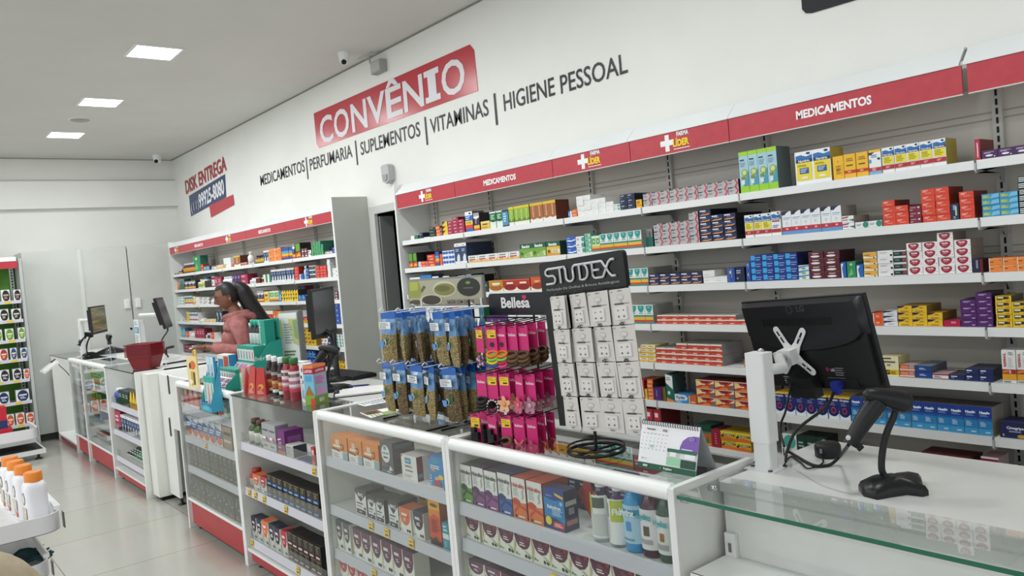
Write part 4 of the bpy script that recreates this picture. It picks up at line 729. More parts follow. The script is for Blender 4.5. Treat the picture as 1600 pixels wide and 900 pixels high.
cupboard('tall_cupboard', 'middle white full-height cupboard behind the far counter monitor', y1+.004, y2-.004, 2.105, [(y2-.055, z_at(474, XC, y2))], [(y_at(205, XC, 1.13), 1.136)])
cupboard('tall_cupboard', 'white full-height cupboard next to the farther wall shelving', y2+.004, y3, 2.115, [(y2+.065, z_at(474, XC, y2))])
tag(MB().box(XC-.005, XC+.012, y1-.02, y1+.02, .09, 2.1, noisy('cover_strip_paint', '#cdd1cc', '#d2d6d1', 3, .4)).build('cover_strip'), 'vertical white strip covering the joint between two tall cupboards', 'trim strip')

# ------------------------------------------------------------ green-backed shelving on the end wall
XG = -9.85
GL = [z_at(p, XG, 1.28) for p in (468, 497.5, 528, 558, 590, 623.5, 658.5)]
t = thing('gondola_shelving', 'green-backed shelving unit at the far left, stocked with tubs', 'shelving unit', (XG-.15, .6, 0)); o = -Vector(t.location)
ye = 1.265
MB().box(XG-.35, XG-.33, -.6, ye, .1, 2.0, noisy('green_board', '#4b8420', '#528c25', 2, .5)).build('back_panel', t, o)
MB().box(XG-.36, XG-.01, ye, ye+.03, .02, 2.03, M('#b9bcba', .5)).build('side_panel', t, o)
m = MB().box(XG-.325, XG-.30, ye-.06, ye-.02, .1, 2.0, M('#c3c6c3', .4))
for k in range(56): m.box(XG-.2998, XG-.2988, ye-.045, ye-.033, .15+.032*k, .17+.032*k, DARK)
m.build('upright', t, o)
MB().box(XG-.02, XG, -.6, ye-.01, 1.925, 2.0, RED).build('sign_panel', t, o); MB().box(XG-.36, XG+.005, -.6, ye-.02, 2.0, 2.045, WHITE).build('top_cap', t, o)
for z in GL:
    s_ = MB().box(XG-.33, XG-.002, -.6, ye-.012, z-.03, z-.012, WHITE2).box(XG-.004, XG+.006, -.6, ye-.012, z-.034, z, LIP).build('shelf', t, o)
    for j, yy in enumerate((.98, 1.13, .8)): MB().box(XG+.006, XG+.0075, yy-.03, yy+.03, z-.028, z-.006, YTAG).build('price_tag', s_)
MB().box(XG-.34, XG+.12, -.6, ye-.02, .02, .1, M('#cfd2d0', .4)).build('base', t, o)
def tub_mesh(front, band, W, D, H):
    m = MB().box(-W/2, W/2, 0, D, 0, H, M('#c9ccd0', .35), front=M('#dfe2e4', .35), top=M('#b5b8bc', .3))
    m.decals([('r', 0, 0, .12, 1, '#f2f3f2'), ('e', .52, .5, .42, .46, front), ('r', .22, .5, .82, .62, band), ('l', .3, .26, .75, .42, 2, band), ('r', .1, 0, .9, .08, '#8f9aa8')], (-W/2, 0, 0), VX, VZ, W, H); return m.mesh('tub')
rows = [(['#2a2226', '#2a2226'], '#c9a9a0', 'dark oval', [(3, 17), (22, 36)], 453), (['#241f20', '#241f20'], '#d9d2c4', 'black oval', [(0, 15), (19, 34)], 483), (['#6f9a2c', '#6f9a2c', '#6f9a2c'], '#e3ecc8', 'green oval', [(-10, 5), (9, 23), (29, 43)], 512),
        (['#b23a34', '#2f4f8a', '#2f4f8a'], '#f0d9b0', 'picture', [(0, 14), (17, 28), (33, 44)], 544), (['#23202a', '#23202a', '#d2562f'], '#d8d4dc', 'round', [(1, 16), (21, 35), (38, 51)], 577), (['#25305a', '#25305a'], '#d9dcec', 'navy round', [(-2, 16), (26, 47)], 609), (['#d4592c', '#d4592c', '#d4592c'], '#f3ded2', 'orange', [(11, 24), (26, 40), (42, 55)], 646)]
rn = ['top', 'second', 'third', 'fourth', 'fifth', 'sixth', 'lowest']
for r_, (cols, bd, nm, xs, yt) in enumerate(rows):
    z = GL[r_]-.011
    for j, (a, b_) in enumerate(xs):
        ya, yb = y_at(a, XG-.02, z), min(y_at(b_, XG-.02, z), ye-.003); H_ = z_at(yt, XG-.02, ya)-z
        ob = bpy.data.objects.new('label_tub', tub_mesh(cols[j], bd, yb-ya-.004, .08, min(H_, .13))); COL.objects.link(ob); ob.location = (XG-.02, (ya+yb)/2, z); ob.rotation_euler.z = math.pi/2
        tag(ob, f'tub with {nm} label, {ORD[j]} from left, {rn[r_]} green-backed shelf', 'tub', f'tubs on the {rn[r_]} green-backed shelf')

# ------------------------------------------------------------ counters
YC, ZT, YD = 1.485, .95, 2.14
def rail_prof(y0): return [(y0+.03, ZT+.012), (y0+.012, ZT+.011), (y0+.002, ZT+.004), (y0-.002, ZT-.008), (y0, ZT-.022), (y0+.012, ZT-.03), (y0+.03, ZT-.03)]
side_m = noisy('counter_laminate', '#dfe0dc', '#e4e5e1', 4, .4)
inner_m = noisy('counter_inside', '#cdccc6', '#d3d2cc', 4, .5)
def counter(name, label, xa, xb, shelves, glass=True, deep=True, kick=.185, tags=(), base=None, guard=True, glasstop=None, backz=(.1, .93), yd=YD):
    t = thing(name, label, 'counter', ((xa+xb)/2, (YC+yd)/2, 0)); o = -Vector(t.location)
    def fin(m, nm, par=None):
        q = m.build(nm, par or t)
        if par is None: q.location = o
        return q
    for X in (xa, xb-.018):
        fin(MB().box(X, X+.018, YC, yd, 0, ZT-.006, side_m).box(X-.001, X+.019, YC-.004, YC+.0, 0, ZT+.006, WHITE).box(X, X+.018, YC, yd, ZT-.006, ZT+.008, WHITE2), 'side_panel')
    fin(MB().box(xa+.018, xb-.018, yd-.02, yd-.004, backz[0], backz[1], inner_m), 'back_panel')
    kz = kick if glass else .085
    fin(MB().box(xa+.05, xb-.018, YC+.012, YC+.03, .035, kz, KICK).box(xa+.019, xa+.05, YC+.02, YC+.03, .035, kz, M('#c98d90', .4)), 'kick_board')
    fin(MB().lathe([(.022, 0), (.022, .006), (.01, .012), (.01, .045)], BLACK, (xa+.09, YC+.05, 0), 12), 'foot'); fin(MB().lathe([(.022, 0), (.022, .006), (.01, .012), (.01, .045)], BLACK, (xb-.09, YC+.05, 0), 12), 'foot')
    fin(MB().box(xa+.018, xb-.018, YC+.002, yd-.02, kz, kz+.016, WHITE), 'bottom_board')
    gb = glasstop or yd
    tp = fin(MB().box(xa+.018, xb-.018, YC+(.03 if glass else -.006), gb, ZT-.004, ZT+.004, GLASS), 'glass_top')
    MB().box(xa+.018, xb-.018, YC+(.029 if glass else -.0075), YC+(.03 if glass else -.006), ZT-.004, ZT+.004, M('#22322c', .2)).build('glass_edge', tp)
    if gb < yd: fin(MB().box(xa, xb, gb, yd, ZT-.018, ZT+.006, LAC), 'desk_top')
    if glass:
        fin(MB().prism(rail_prof(YC-.004), xa+.018, xb-.018, WHITE, 'x', True), 'front_rail')
        fin(MB().box(xa+.018, xb-.018, YC+.008, YC+.013, kz+.01, ZT-.028, GLASS), 'front_glass'); fin(MB().box(xa+.018, xb-.018, YC, YC+.014, kz, kz+.012, WHITE), 'bottom_rail')
    for i, z in enumerate(shelves):
        d1 = min(YC+.42, yd-.03)
        s_ = fin(MB().box(xa+.02, xb-.02, YC+.025, d1, z-.016, z, WHITE2), 'shelf')
        MB().prism([(YC+.02, z+.004), (YC+.024, z+.004), (YC+.024, z-.038), (YC+.015, z-.04)], xa+.022, xb-.022, LIP).build('price_strip', s_)
        if not glass and guard: MB().box(xa+.024, xb-.024, YC+.026, YC+.0285, z, z+.055, ACRYL).build('front_guard', s_)
    for i, px in tags:
        z = shelves[i]; x = x_at(px, YC+.015, z-.02)
        fin(MB().box(x-.018, x+.018, YC+.0125, YC+.0145, z-.036, z+.0, YTAG).box(x-.013, x+.013, YC+.012, YC+.0126, z-.03, z-.022, M('#6a5a1c')).box(x-.013, x+.012, YC+.012, YC+.0126, z-.014, z-.009, M('#8a7420')), 'price_tag')
    return t
def shc(z, phrase, xa, xb, dy=.034): return (YC+dy, z, phrase, .004, xa+.021, xb-.021)
X3a, X3b, X2a, X2b, X1a, X1b, X0a, X0b = -2.262, -1.268, -3.285, -2.266, -4.345, -3.289, -5.36, -4.349
zs3 = [z_at(783.5, x_at(721, YC+.03, .74), YC+.03), z_at(839.5, x_at(725, YC+.03, .6), YC+.03)]; zs3.append(2*zs3[1]-zs3[0]-.01); zs3.append(2*zs3[2]-zs3[1])
zs2 = [z_at(713, x_at(516, YC+.03, .74), YC+.03), z_at(789.5, x_at(522.5, YC+.03, .6), YC+.03), z_at(857, x_at(526, YC+.03, .4), YC+.03)]
zs1 = [z_at(689.5, x_at(377, YC+.03, .7), YC+.03), z_at(759, x_at(383.3, YC+.03, .45), YC+.03), z_at(838.7, x_at(390.4, YC+.03, .2), YC+.03)]
zs0 = [z_at(632.7, x_at(284, YC+.03, .74), YC+.03), z_at(677.8, x_at(288.7, YC+.03, .6), YC+.03), z_at(724, x_at(293, YC+.03, .4), YC+.03)]
counter('glass_counter', 'glass display counter beside the desk with the black monitor', X3a, X3b, zs3, tags=[(1, 868), (1, 990)], backz=(.1, .70), yd=1.82)
counter('glass_counter', 'glass display counter under the hanging blue tea bags', X2a, X2b, zs2, tags=[(1, 580), (1, 605), (1, 643), (2, 585)], yd=1.82)
counter('open_counter', 'open-shelved counter below the syrup bottles', X1a, X1b, zs1, glass=False, tags=[(0, 491), (1, 390), (1, 399.5), (1, 413), (1, 447), (2, 394), (2, 466)], glasstop=1.71)
counter('glass_counter', 'glass display counter beside the passage, under the toothbrush box', X0a, X0b, zs0, tags=[(1, 322)], glasstop=1.69)
XWa, XWb = -7.365, -6.37
zsw = [z_at(628, x_at(174, YC+.03, .7), YC+.03), z_at(669, x_at(177.7, YC+.03, .5), YC+.03)]; zsw.append(2*zsw[1]-zsw[0])
counter('open_counter', 'far open-shelved counter holding the stack of red baskets', XWa, XWb, zsw, glass=False, glasstop=1.69)
zsg = [.745, .58, .41, .25]
counter('glass_counter', 'far glass display counter under the clear spray bottle', -8.36, -7.37, zsg, glasstop=1.75)
counter('glass_counter', 'narrow far glass counter beside the open white niche', -8.95, -8.365, zsg, glasstop=1.75)
# far open niche
t = thing('counter_niche', 'farthest open white counter niche with a hanging black cable', 'counter', (-9.45, 1.8, 0)); o = -Vector(t.location)
MB().box(-9.97, -9.95, YC, 2.14, 0, .94, side_m).build('side_panel', t, o); MB().box(-9.97, -8.955, 1.72, 1.74, .1, .94, noisy('niche_board', '#dfe3de', '#e3e7e2', 3, .4)).build('back_panel', t, o)
MB().box(-9.97, -8.955, YC, 1.72, .07, .088, WHITE).build('bottom_board', t, o); MB().box(-9.93, -8.955, YC+.015, YC+.03, .02, .07, KICK).build('kick_board', t, o)
MB().box(-9.97, -8.955, YC-.005, 1.75, .945, .953, GLASS).box(-9.97, -8.955, YC-.0065, YC-.005, .945, .953, M('#22322c', .2)).build('glass_top', t, o); MB().box(-9.97, -8.955, 1.75, 2.14, .93, .955, LAC).build('desk_top', t, o)
tag(MB().tube(bez([(-9.62, 1.50, .86), (-9.6, 1.6, .7), (-9.55, 1.66, .4), (-9.42, 1.6, .15), (-9.2, 1.55, .093)]), .004, DARK, 6).build('black_cable'), 'thin black cable hanging in the farthest counter niche', 'cable')
# end panel and swing gate at the passage
t = thing('counter_gate', 'white passage gate with two dark handle slots between counters', 'gate', (-5.9, 1.66, 0)); o = -Vector(t.location)
gx = lambda px, z=.6: x_at(px, 1.6, z)
MB().prism([(-6.195, .05), (-5.95, .05), (-5.93, .56), (-5.37, .56), (-5.37, .94), (-6.195, .94)], 1.6, 1.62, side_m, 'y').build('panel', t, o)
MB().box(-6.0, -5.37, 1.9, 1.92, .03, .56, M('#8f9694', .6)).build('recess_panel', t, o)
for px, py in ((264, 601), (266.5, 667)):
    p = ony(px, py, 1.6); hm = MB(); pr = [(.011*math.cos(a), .058*(1 if a < math.pi else -1)+.011*math.sin(a)) for a in [math.pi*k/8 for k in range(9)]+[math.pi+math.pi*k/8 for k in range(9)]]
    hm.prism([(p.x+a, p.z+b_) for a, b_ in pr], 1.594, 1.6, M('#4d4a46', .4), 'y').prism([(p.x+a*.5, p.z+b_*.9) for a, b_ in pr], 1.593, 1.594, M('#2a2826', .5), 'y').build('handle', t, o)
for X in (-5.97, -5.42): MB().lathe([(.025, 0), (.025, .008), (.012, .014), (.012, .055)], BLACK, (X, 1.615 if X < -5.9 else 1.91, 0), 12).build('foot', t, o)
MB().box(-6.2, -5.365, 1.62, 2.14, .925, .945, LAC).build('desk_top', t, o)
tag(MB().box(-6.36, -6.2, YC+.04, 2.14, .03, .945, noisy('end_panel_paint', '#dddfda', '#e2e4df', 3, .4)).box(-6.345, -6.215, YC+.06, 2.12, 0, .03, DARK).build('end_cabinet'), 'narrow white end cabinet under the stack of red baskets', 'cabinet')
# ------------------------------------------------------------ stock in the counters
A3, B3, C3, D3 = (shc(z, f'{n} shelf of counter by desk', X3a, X3b) for z, n in zip(zs3, NM))
A2, B2, C2 = (shc(z, f'{n} shelf below tea bags', X2a, X2b) for z, n in zip(zs2, NM)); D2 = shc(.202, 'floor board below tea bags', X2a, X2b)
A1, B1, C1 = (shc(z, f'{n} shelf of open counter', X1a, X1b) for z, n in zip(zs1, NM))
A0, B0, C0 = (shc(z, f'{n} shelf below toothbrush box', X0a, X0b) for z, n in zip(zs0, NM)); D0 = shc(.202, 'floor board below toothbrush box', X0a, X0b, .02)
def hidra(c1, c2, top, word='#33383a', side='#3a4a3a'):
    return ('#eceae6', side, top, [('p', [(0, .45), (.12, .5), (.35, .5), (.6, .4), (1, .42), (1, 0), (0, 0)], c1), ('e', .3, .4, .3, .08, c2), ('p', [(.1, .1), (.5, .3), (1, .22), (1, .3), (.5, .36), (.1, .2)], c2), ('t', 'Hidrafito', .5, .82, .1, word, .9, .02), ('l', .1, .56, .5, .74, 6, '#b9bcbb'),
      ('p', [(.7, .5), (.78, .5), (.86, .58), (.8, .66), (.88, .74), (.84, .76), (.72, .66), (.78, .58)], '#b5b2a8'), ('e', .22, .07, .07, .035, '#2a2a22'), ('l', .4, .05, .9, .09, 1, '#e9e6df')], [])
def K2(n, tup): K[n] = tup
K2('hidgreen', hidra('#5f9a3c', '#2f4a2a', '#2f4a30', side='#2f4a30')); K2('hidpurple', hidra('#7d4a86', '#4a2a55', '#3a2744', side='#3a2744')); K2('hidviolet', hidra('#93508f', '#5a2f62', '#3a2744', side='#3a2744')); K2('hidblue', hidra('#3560a8', '#24407a', '#2a3355', side='#2a3355')); K2('hidorange', hidra('#e0782f', '#c8452f', '#a84526', '#c2452f', '#a03f22'))
K2('rehydron', ('#2f86c4', '#20264a', '#26305a', [('p', [(0, 1), (1, 1), (1, .78), (.5, .72), (0, .78)], '#26458f'), ('p', [(0, .28), (.5, .3), (1, .2), (1, 0), (0, 0)], '#23386f'), ('p', [(.55, .93), (.98, .86), (.98, .8), (.6, .86)], '#e8c93a'), ('e', .86, .68, .07, .05, '#9fd0ee'), ('t', 'Rehydron', .5, .56, .085, '#f2f5f8', .84, .04), ('l', .4, .36, .95, .5, 4, '#b9dcf2'), ('e', .2, .2, .15, .11, '#e8d83a'), ('p', [(.42, .06), (.95, .06), (.98, .2), (.5, .22), (.42, .16)], '#c8403c'), ('l', .5, .1, .9, .17, 2, '#f2d6d2'), ('t', 'Sineforce', .3, .84, .04, '#9fc4ee', .45)], [('r', .1, .62, .9, .74, '#b9b4ac'), ('r', .3, .4, .7, .56, '#8d8f96'), ('r', .1, .15, .9, .27, '#b07a74')]))
K2('medicaps', ('#eeebe4', '#d9d3c8', '#5a2a3c', [('p', [(.02, 1), (.98, 1), (.97, .72), (.9, .52), (.75, .38), (.5, .31), (.25, .38), (.1, .52), (.03, .72)], '#5f2a42'), ('t', 'MEDICAPS', .5, .8, .075, '#d9b0b4', .7, .02), ('e', .82, .74, .09, .07, '#a8434a'), ('l', .36, .6, .62, .7, 2, '#8f5a70'), ('l', .32, .44, .68, .55, 2, '#efe4e4'), ('e', .66, .13, .07, .06, '#3a3f44'), ('e', .84, .13, .07, .06, '#3a3f44'), ('r', .08, .1, .16, .18, '#5f9a3c'), ('l', .2, .1, .36, .14, 1, '#8a9a7a'), ('p', [(.6, .3), (1, .1), (1, .16), (.62, .33)], '#a8c47a'), ('p', [(0, .1), (.1, .45), (0, .6)], '#cfc27a')], []))
def neut(c, w='#e4dfe4', extra=()):
    return ('#efeee9', '#d6d3ca', c, [('p', [(.03, 1), (.97, 1), (.96, .68), (.86, .48), (.7, .36), (.5, .31), (.3, .36), (.14, .48), (.04, .68)], c), ('t', 'neutraly', .5, .74, .09, w, .75, .03), ('e', .74, .7, .07, .06, '#c24a5a'), ('l', .35, .5, .66, .6, 2, w), ('e', .66, .13, .08, .06, '#34383c'), ('e', .85, .13, .08, .06, '#34383c'), ('l', .06, .08, .3, .16, 2, '#9aa08a'), ('p', [(0, .1), (.12, .42), (0, .6)], '#d9cf8a')]+list(extra), [])
K2('shieldpurple', neut('#5d2d4c')); K2('shieldnavy', neut('#262d40', extra=[('t', 'AZ', .5, .55, .12, '#f0f0f2', .5, .03)])); K2('shieldslate', neut('#37474f', extra=[('t', 'AZ', .5, .55, .12, '#f0f0f2', .5, .03)])); K2('shieldred', neut('#b8323f')); K2('shieldorange', neut('#e0703a', '#f9e4d4'))
for n in ('shieldpurple', 'shieldnavy', 'shieldslate', 'shieldred', 'shieldorange'): K[n] = (K[n][0], K[n][1], K[n][2], [d if d[0] != 't' or d[1] != 'neutraly' else ('l', .2, .7, .8, .8, 1, d[5]) for d in K[n][3]], [])
kind('flexorange', '#e98a2f', '#b05f22', '#d87f2c', [('r', 0, 0, 1, .36, '#eceae6'), ('r', .28, .62, .5, .84, '#e9d3ba'), ('l', .12, .5, .7, .6, 1, '#f6e6cf'), ('p', [(.05, .38), (.55, .32), (.55, .4), (.05, .46)], '#7a2f22'), ('e', .68, .56, .1, .14, '#4a2f22'), ('e', .68, .56, .06, .09, '#e8963a'), ('l', .12, .08, .6, .22, 2, '#b5b2ad'), ('r', .7, .02, 1, .34, '#8fb0bd')])
kind('greyvial', '#5a5457', '#3f3a3d', '#4a4548', [('e', .42, .62, .34, .28, '#e6e6e6'), ('r', .28, .74, .5, .86, '#5aa3b8'), ('t', 'CARTILAN', .42, .64, .06, '#55504f', .5), ('r', .25, .48, .6, .53, '#2a2628'), ('l', .05, .22, .6, .34, 3, '#8a7a86'), ('p', [(.6, .1), (.95, .14), (.75, .28)], '#d9dadc'), ('r', .05, .04, .4, .1, '#4a93a5'), ('r', .45, .04, .8, .09, '#c9cacc')], [('r', .1, .8, .9, .92, '#4f6a70'), ('r', .2, .5, .8, .64, '#6a4450')])
kind('reinforce', '#ebe6e4', '#d2cfcb', '#b5afac', [('p', [(0, .96), (.15, 1), (0, .88)], '#c0454f'), ('r', .25, .66, .64, .9, '#3f93ab'), ('r', .33, .74, .56, .82, '#9fd0dd'), ('t', 'REINFORCE', .46, .55, .07, '#4a3a3a', .72, .03), ('l', .25, .34, .75, .4, 1, '#8a7f7d'), ('l', .15, .1, .85, .2, 2, '#c4a4a6')], [('r', 0, 0, .3, 1, '#7a2436'), ('r', .04, .15, .26, .3, '#3f93ab')])
kind('kidsblue', '#3f8fcf', '#2a5f94', '#3a6fa5', [('p', [(0, 1), (.25, 1), (0, .9)], '#c0394a'), ('r', .3, .78, .75, .94, '#3f9fb8'), ('l', .12, .62, .9, .72, 2, '#e9f2f8'), ('e', .3, .58, .14, .06, '#e0a04a'), ('e', .82, .38, .18, .08, '#ecd04a'), ('e', .55, .3, .16, .08, '#e2b08a'), ('p', [(.4, .26), (.7, .28), (.85, .1), (.3, .1)], '#c2454f'), ('r', 0, 0, 1, .06, '#e8d6b8'), ('l', .08, .1, .2, .4, 4, '#cfe3f2')])
kind('diamond', '#e9e9e8', '#2a2a2a', '#4a4b4d', [('p', [(0, 1), (1, 1), (1, .84), (.5, .52), (0, .84)], '#2f3133'), ('t', 'MAQ', .5, .8, .13, '#e6e6e6', .7, .04), ('l', .1, .42, .75, .48, 1, '#5a5b5c'), ('l', .1, .3, .6, .36, 1, '#a4a5a6'), ('e', .85, .3, .1, .05, '#2f3133'), ('r', .08, .04, .9, .22, '#3a3c40'), ('l', .3, .1, .7, .15, 1, '#c9cacb')])
kind('tallamber', '#d8502f', '#a8522a', '#e0a12c', [('r', 0, .78, 1, 1, '#eda92f'), ('p', [(0, .78), (1, .78), (1, .6), (.5, .7), (0, .56)], '#e58a2d'), ('e', .5, .88, .34, .04, '#5a3a1c'), ('l', .2, .28, .8, .56, 9, '#7a2a1a'), ('p', [(0, 0), (1, 0), (1, .12), (.8, .1), (.5, .2), (.25, .12), (0, .16)], '#3a2a26')])
kind('tealright', '#3a98b0', '#2a6f80', '#55abc0', [('r', 0, .4, 1, .6, '#e6eef0'), ('l', .15, .7, .85, .9, 2, '#d6ecf2'), ('l', .2, .1, .8, .3, 3, '#8fd0de')])
kind('greyband', '#a9a8ac', '#8f8e93', '#9c9ba0', [('r', .1, .72, .9, .78, '#46536a'), ('p', [(0, .5), (.6, .5), (1, .32), (1, .26), (.6, .42), (0, .42)], '#b8404f'), ('r', 0, 0, 1, .3, '#dcdbdc'), ('l', .12, .12, .7, .2, 1, '#8f8a90'), ('e', .3, .46, .25, .05, '#f2f2f2')])
kind('violetbox', '#742a78', '#5c2360', '#6a2a6e', [('p', [(.05, .6), (.5, .66), (.5, .6), (.05, .54)], '#e9d9ec'), ('r', 0, 0, 1, .14, '#d8763a'), ('l', .15, .4, .7, .5, 2, '#d9b8dc'), ('r', .08, .24, .5, .32, '#e8b28a')], [('r', .15, .5, .85, .75, '#844a88'), ('r', 0, 0, 1, .06, '#d8763a')])
kind('greyfront', '#cfcfce', '#2f3138', '#c4c4c2', [('r', .1, .72, .6, .8, '#8d8d90'), ('l', .1, .2, .8, .6, 4, '#a9a5a6')])
kind('slimred', '#b8322e', '#8a2422', '#a02c2a', [('r', .2, .55, .8, .85, '#e6cfc8'), ('r', 0, 0, 1, .2, '#d8763a')])
kind('blackblue', '#1c1a19', '#121111', '#232120', [('r', .08, .06, .8, .3, '#2b6cb0'), ('l', .15, .12, .7, .22, 1, '#9fc4ea'), ('r', .3, .5, .6, .8, '#8f7a50'), ('r', .4, .55, .5, .75, '#3a332a'), ('r', .2, .9, .9, .93, '#c4b48a')])
kind('blackred', '#1d1a1a', '#131111', '#262222', [('r', .12, .08, .75, .22, '#e9e1de'), ('r', .12, .06, .75, .12, '#c0392f'), ('r', .25, .45, .6, .8, '#7a6a4a'), ('r', .33, .5, .5, .74, '#2a2622'), ('r', .2, .9, .9, .93, '#c4b48a')])
kind('blackplain', '#2b2826', '#1d1b1a', '#2d2a28', [('r', .1, .72, .5, .78, '#8f8570'), ('r', .15, .1, .85, .3, '#443f3a')])
kind('greycurl', '#4b4a47', '#3b3a38', '#565552', [('e', .35, .75, .22, .16, '#8c8b86'), ('e', .38, .73, .15, .1, '#4b4a47'), ('l', .1, .3, .8, .45, 2, '#6f6e69'), ('r', .2, .1, .7, .16, '#8f8a7a')])
kind('greyslab', '#4f4f4d', '#3f3f3d', '#5d5d5a', [('r', .15, .6, .4, .8, '#66788a'), ('l', .1, .1, .7, .22, 2, '#a39468'), ('r', .6, .5, .75, .55, '#d8d8d4')])
kind('redwhitekid', '#b53a44', '#8a2a35', '#9a3a40', [('r', .1, .62, .7, .95, '#d9b9b4'), ('e', .5, .4, .35, .2, '#d96a5a'), ('r', 0, 0, 1, .16, '#e6e0dc')])
kind('khaki', '#6b5c3c', '#554a30', '#7a6a48', [('r', .2, .4, .8, .6, '#8f7f58')])
kind('cured', '#e9e9e6', '#cfd0cd', '#dcddda', [('e', .8, .35, .25, .35, '#7fb0a6'), ('r', .05, .1, .22, .8, '#a8434f'), ('l', .35, .6, .8, .75, 2, '#8a8f8d')])
kind('bluenavykid', '#dfe1e6', '#b9a08a', '#cfd2d8', [('p', [(0, .2), (1, .35), (1, .65), (0, .8)], '#5c78a8'), ('r', .1, .8, .6, .98, '#c9ccd6'), ('e', .55, .2, .4, .16, '#d9713f'), ('l', .1, .45, .9, .6, 2, '#e9ecf4')])
kind('tanbox', '#a58a78', '#8f7666', '#b59a88', [('r', .1, .6, .9, .75, '#4a3a36'), ('r', .1, .3, .9, .4, '#d9cfc8')])
# counter by the desk
for n_, kd, a, b_ in (('green', 'hidgreen', 721.5, 739.5), ('purple', 'hidpurple', 740.5, 759), ('violet', 'hidviolet', 760.2, 779.8), ('blue', 'hidblue', 781, 801.5), ):
    S(f'tall white-and-{n_} carton with dark lettering', kd, A3, a, b_, {'green': 726, 'purple': 729.5, 'violet': 735.5, 'blue': 739}[n_], 1, 1, .16)
S('tall white-and-orange carton', 'hidorange', A3, 802.5, 824, 746, 1, 1, .11); S('tall orange carton beside the blue one', 'hidorange', A3, 826.8, 850.5, 752, 1, 1, .11)
S('wide blue carton with yellow drop', 'rehydron', A3, 852, 884, 763.5, 1, 1, .055)
S('purple-shield carton with cream foot', 'medicaps', B3, 755, 1033, 808, 9, 1, .055); S('leftmost purple-shield carton', 'medicaps', B3, 725.5, 750, 801, 1, 1, .055)
S('purple-shield carton', 'shieldpurple', C3, 730, 870, 876, 5, 1, .09)
S('dark navy dotted carton', 'navy', A3, 890, 925, 742, 2, 1, .1, .18); S('green-white picture carton', 'greenwhite', A3, 848, 872, 730, 1, 1, .08, .22); S('dark green carton at the back', 'dkgreen', A3, 873, 889, 735, 1, 1, .08, .22)
S('dark plum carton at the back', 'plum', A3, 930, 1010, 745, 4, 1, .1, .20); S('teal carton at the back', 'tealshield', A3, 1012, 1080, 748, 4, 1, .09, .20)
# counter below the tea bags
S('orange-and-white carton with letter C', 'flexorange', A2, 519.5, 544.5, 680.5, 1, 1, .08); S('second orange-and-white carton', 'flexorange', A2, 545.5, 566.8, 686.5, 1, 1, .08); S('third orange-and-white carton', 'flexorange', A2, 568.5, 594, 692, 1, 1, .08)
S('tall grey carton with white oval', 'greyvial', A2, 596.5, 616, 690, 1, 1, .1); S('white carton with teal square', 'reinforce', A2, 628, 652, 711, 1, 1, .09); S('blue carton with cartoon child', 'kidsblue', A2, 672, 694.5, 713, 1, 1, .06)
S('white carton with dark diamond', 'diamond', B2, 556.5, 573.5, 764, 1, 1, .09); S('slim white carton with dark diamond', 'diamond', B2, 576, 601, 775, 2, 1, .09); S('white carton with dark diamond, right one,', 'diamond', B2, 608.5, 624, 782, 1, 1, .09)
S('white carton with orange shield', 'shieldorange', B2, 626, 644, 793, 1, 1, .07); S('white carton with navy shield', 'shieldnavy', B2, 647, 664, 799, 1, 1, .07); S('tall amber-and-red carton', 'tallamber', B2, 673, 691, 780, 1, 1, .07); S('teal carton', 'tealright', B2, 693, 703, 817, 1, 1, .07)
S('golden flat carton at the back', 'goldwhite', B2, 655, 705, 760, 2, 1, .08, .18)
S('white carton with slate shield', 'shieldslate', C2, 521.5, 548.5, 813, 2, 1, .07); S('white carton with purple shield', 'shieldpurple', C2, 553, 649, 826, 6, 1, .07); S('white carton with red shield', 'shieldred', D2, 522, 602, 867, 5, 1, .07)
# open counter
B('green bottle with brown cap', '#3f5a2a', '#5a4032', '#dfe2d8', A1, 386, 413, 655, 3)
S('tall grey-banded carton', 'greyband', A1, 411.5, 433, 661, 2, 1, .07); S('violet carton', 'violetbox', A1, 434, 446, 672, 1, 1, .1); S('pale grey carton with black side', 'greyfront', A1, 446.8, 458.5, 695, 1, 1, .07)
S('small blue flat packet', 'royal', A1, 463, 486, 717, 3, 1, .06); S('slim red carton', 'slimred', A1, 487, 492.5, 699, 1, 1, .05)
B('red bottle', '#b53a30', '#b53a30', '#d9c0b8', B1, 387, 396, 733, 1); S('white carton with orange shield', 'shieldorange', B1, 397, 406.5, 741, 1, 1, .06); S('white carton with red shield', 'shieldred', B1, 407.5, 417, 745, 1, 1, .06)
S('black carton with blue label', 'blackblue', B1, 418, 500, 741, 9, [2]*9, .08)
S('white carton with navy shield', 'shieldnavy', C1, 391, 411, 807, 2, 1, .06); S('orange-shield carton between navy ones', 'shieldorange', C1, 411.8, 420.7, 813, 1, 1, .06); S('navy-shield carton beside red one', 'shieldnavy', C1, 421.5, 440.3, 819, 2, 1, .06); S('white carton with red shield', 'shieldred', C1, 441, 450.3, 829, 1, 1, .06)
S('black carton with red-white label', 'blackred', C1, 451, 504, 830, 6, [2]*6, .08)
# counter below the toothbrush box
S('red-and-white cartoon carton', 'redwhitekid', A0, 286, 312, 605, 3, 1, .08); S('khaki carton', 'khaki', A0, 313, 338, 612, 3, 2, .09); S('slim red-white carton', 'slimred', A0, 341.5, 346, 628, 1, 1, .05); S('white carton with green oval', 'cured', A0, 346.8, 362, 627, 1, 1, .08)
S('blue-white-orange carton', 'bluenavykid', B0, 290, 348, 645, 6, 1, .08); S('tan carton', 'tanbox', B0, 349, 363, 666, 1, 1, .08)
S('grey curl-print carton', 'greycurl', C0, 296, 374, 690, 11, 1, .1); S('dark grey slab carton', 'greyslab', D0, 297, 378, 744, 9, 1, .1)
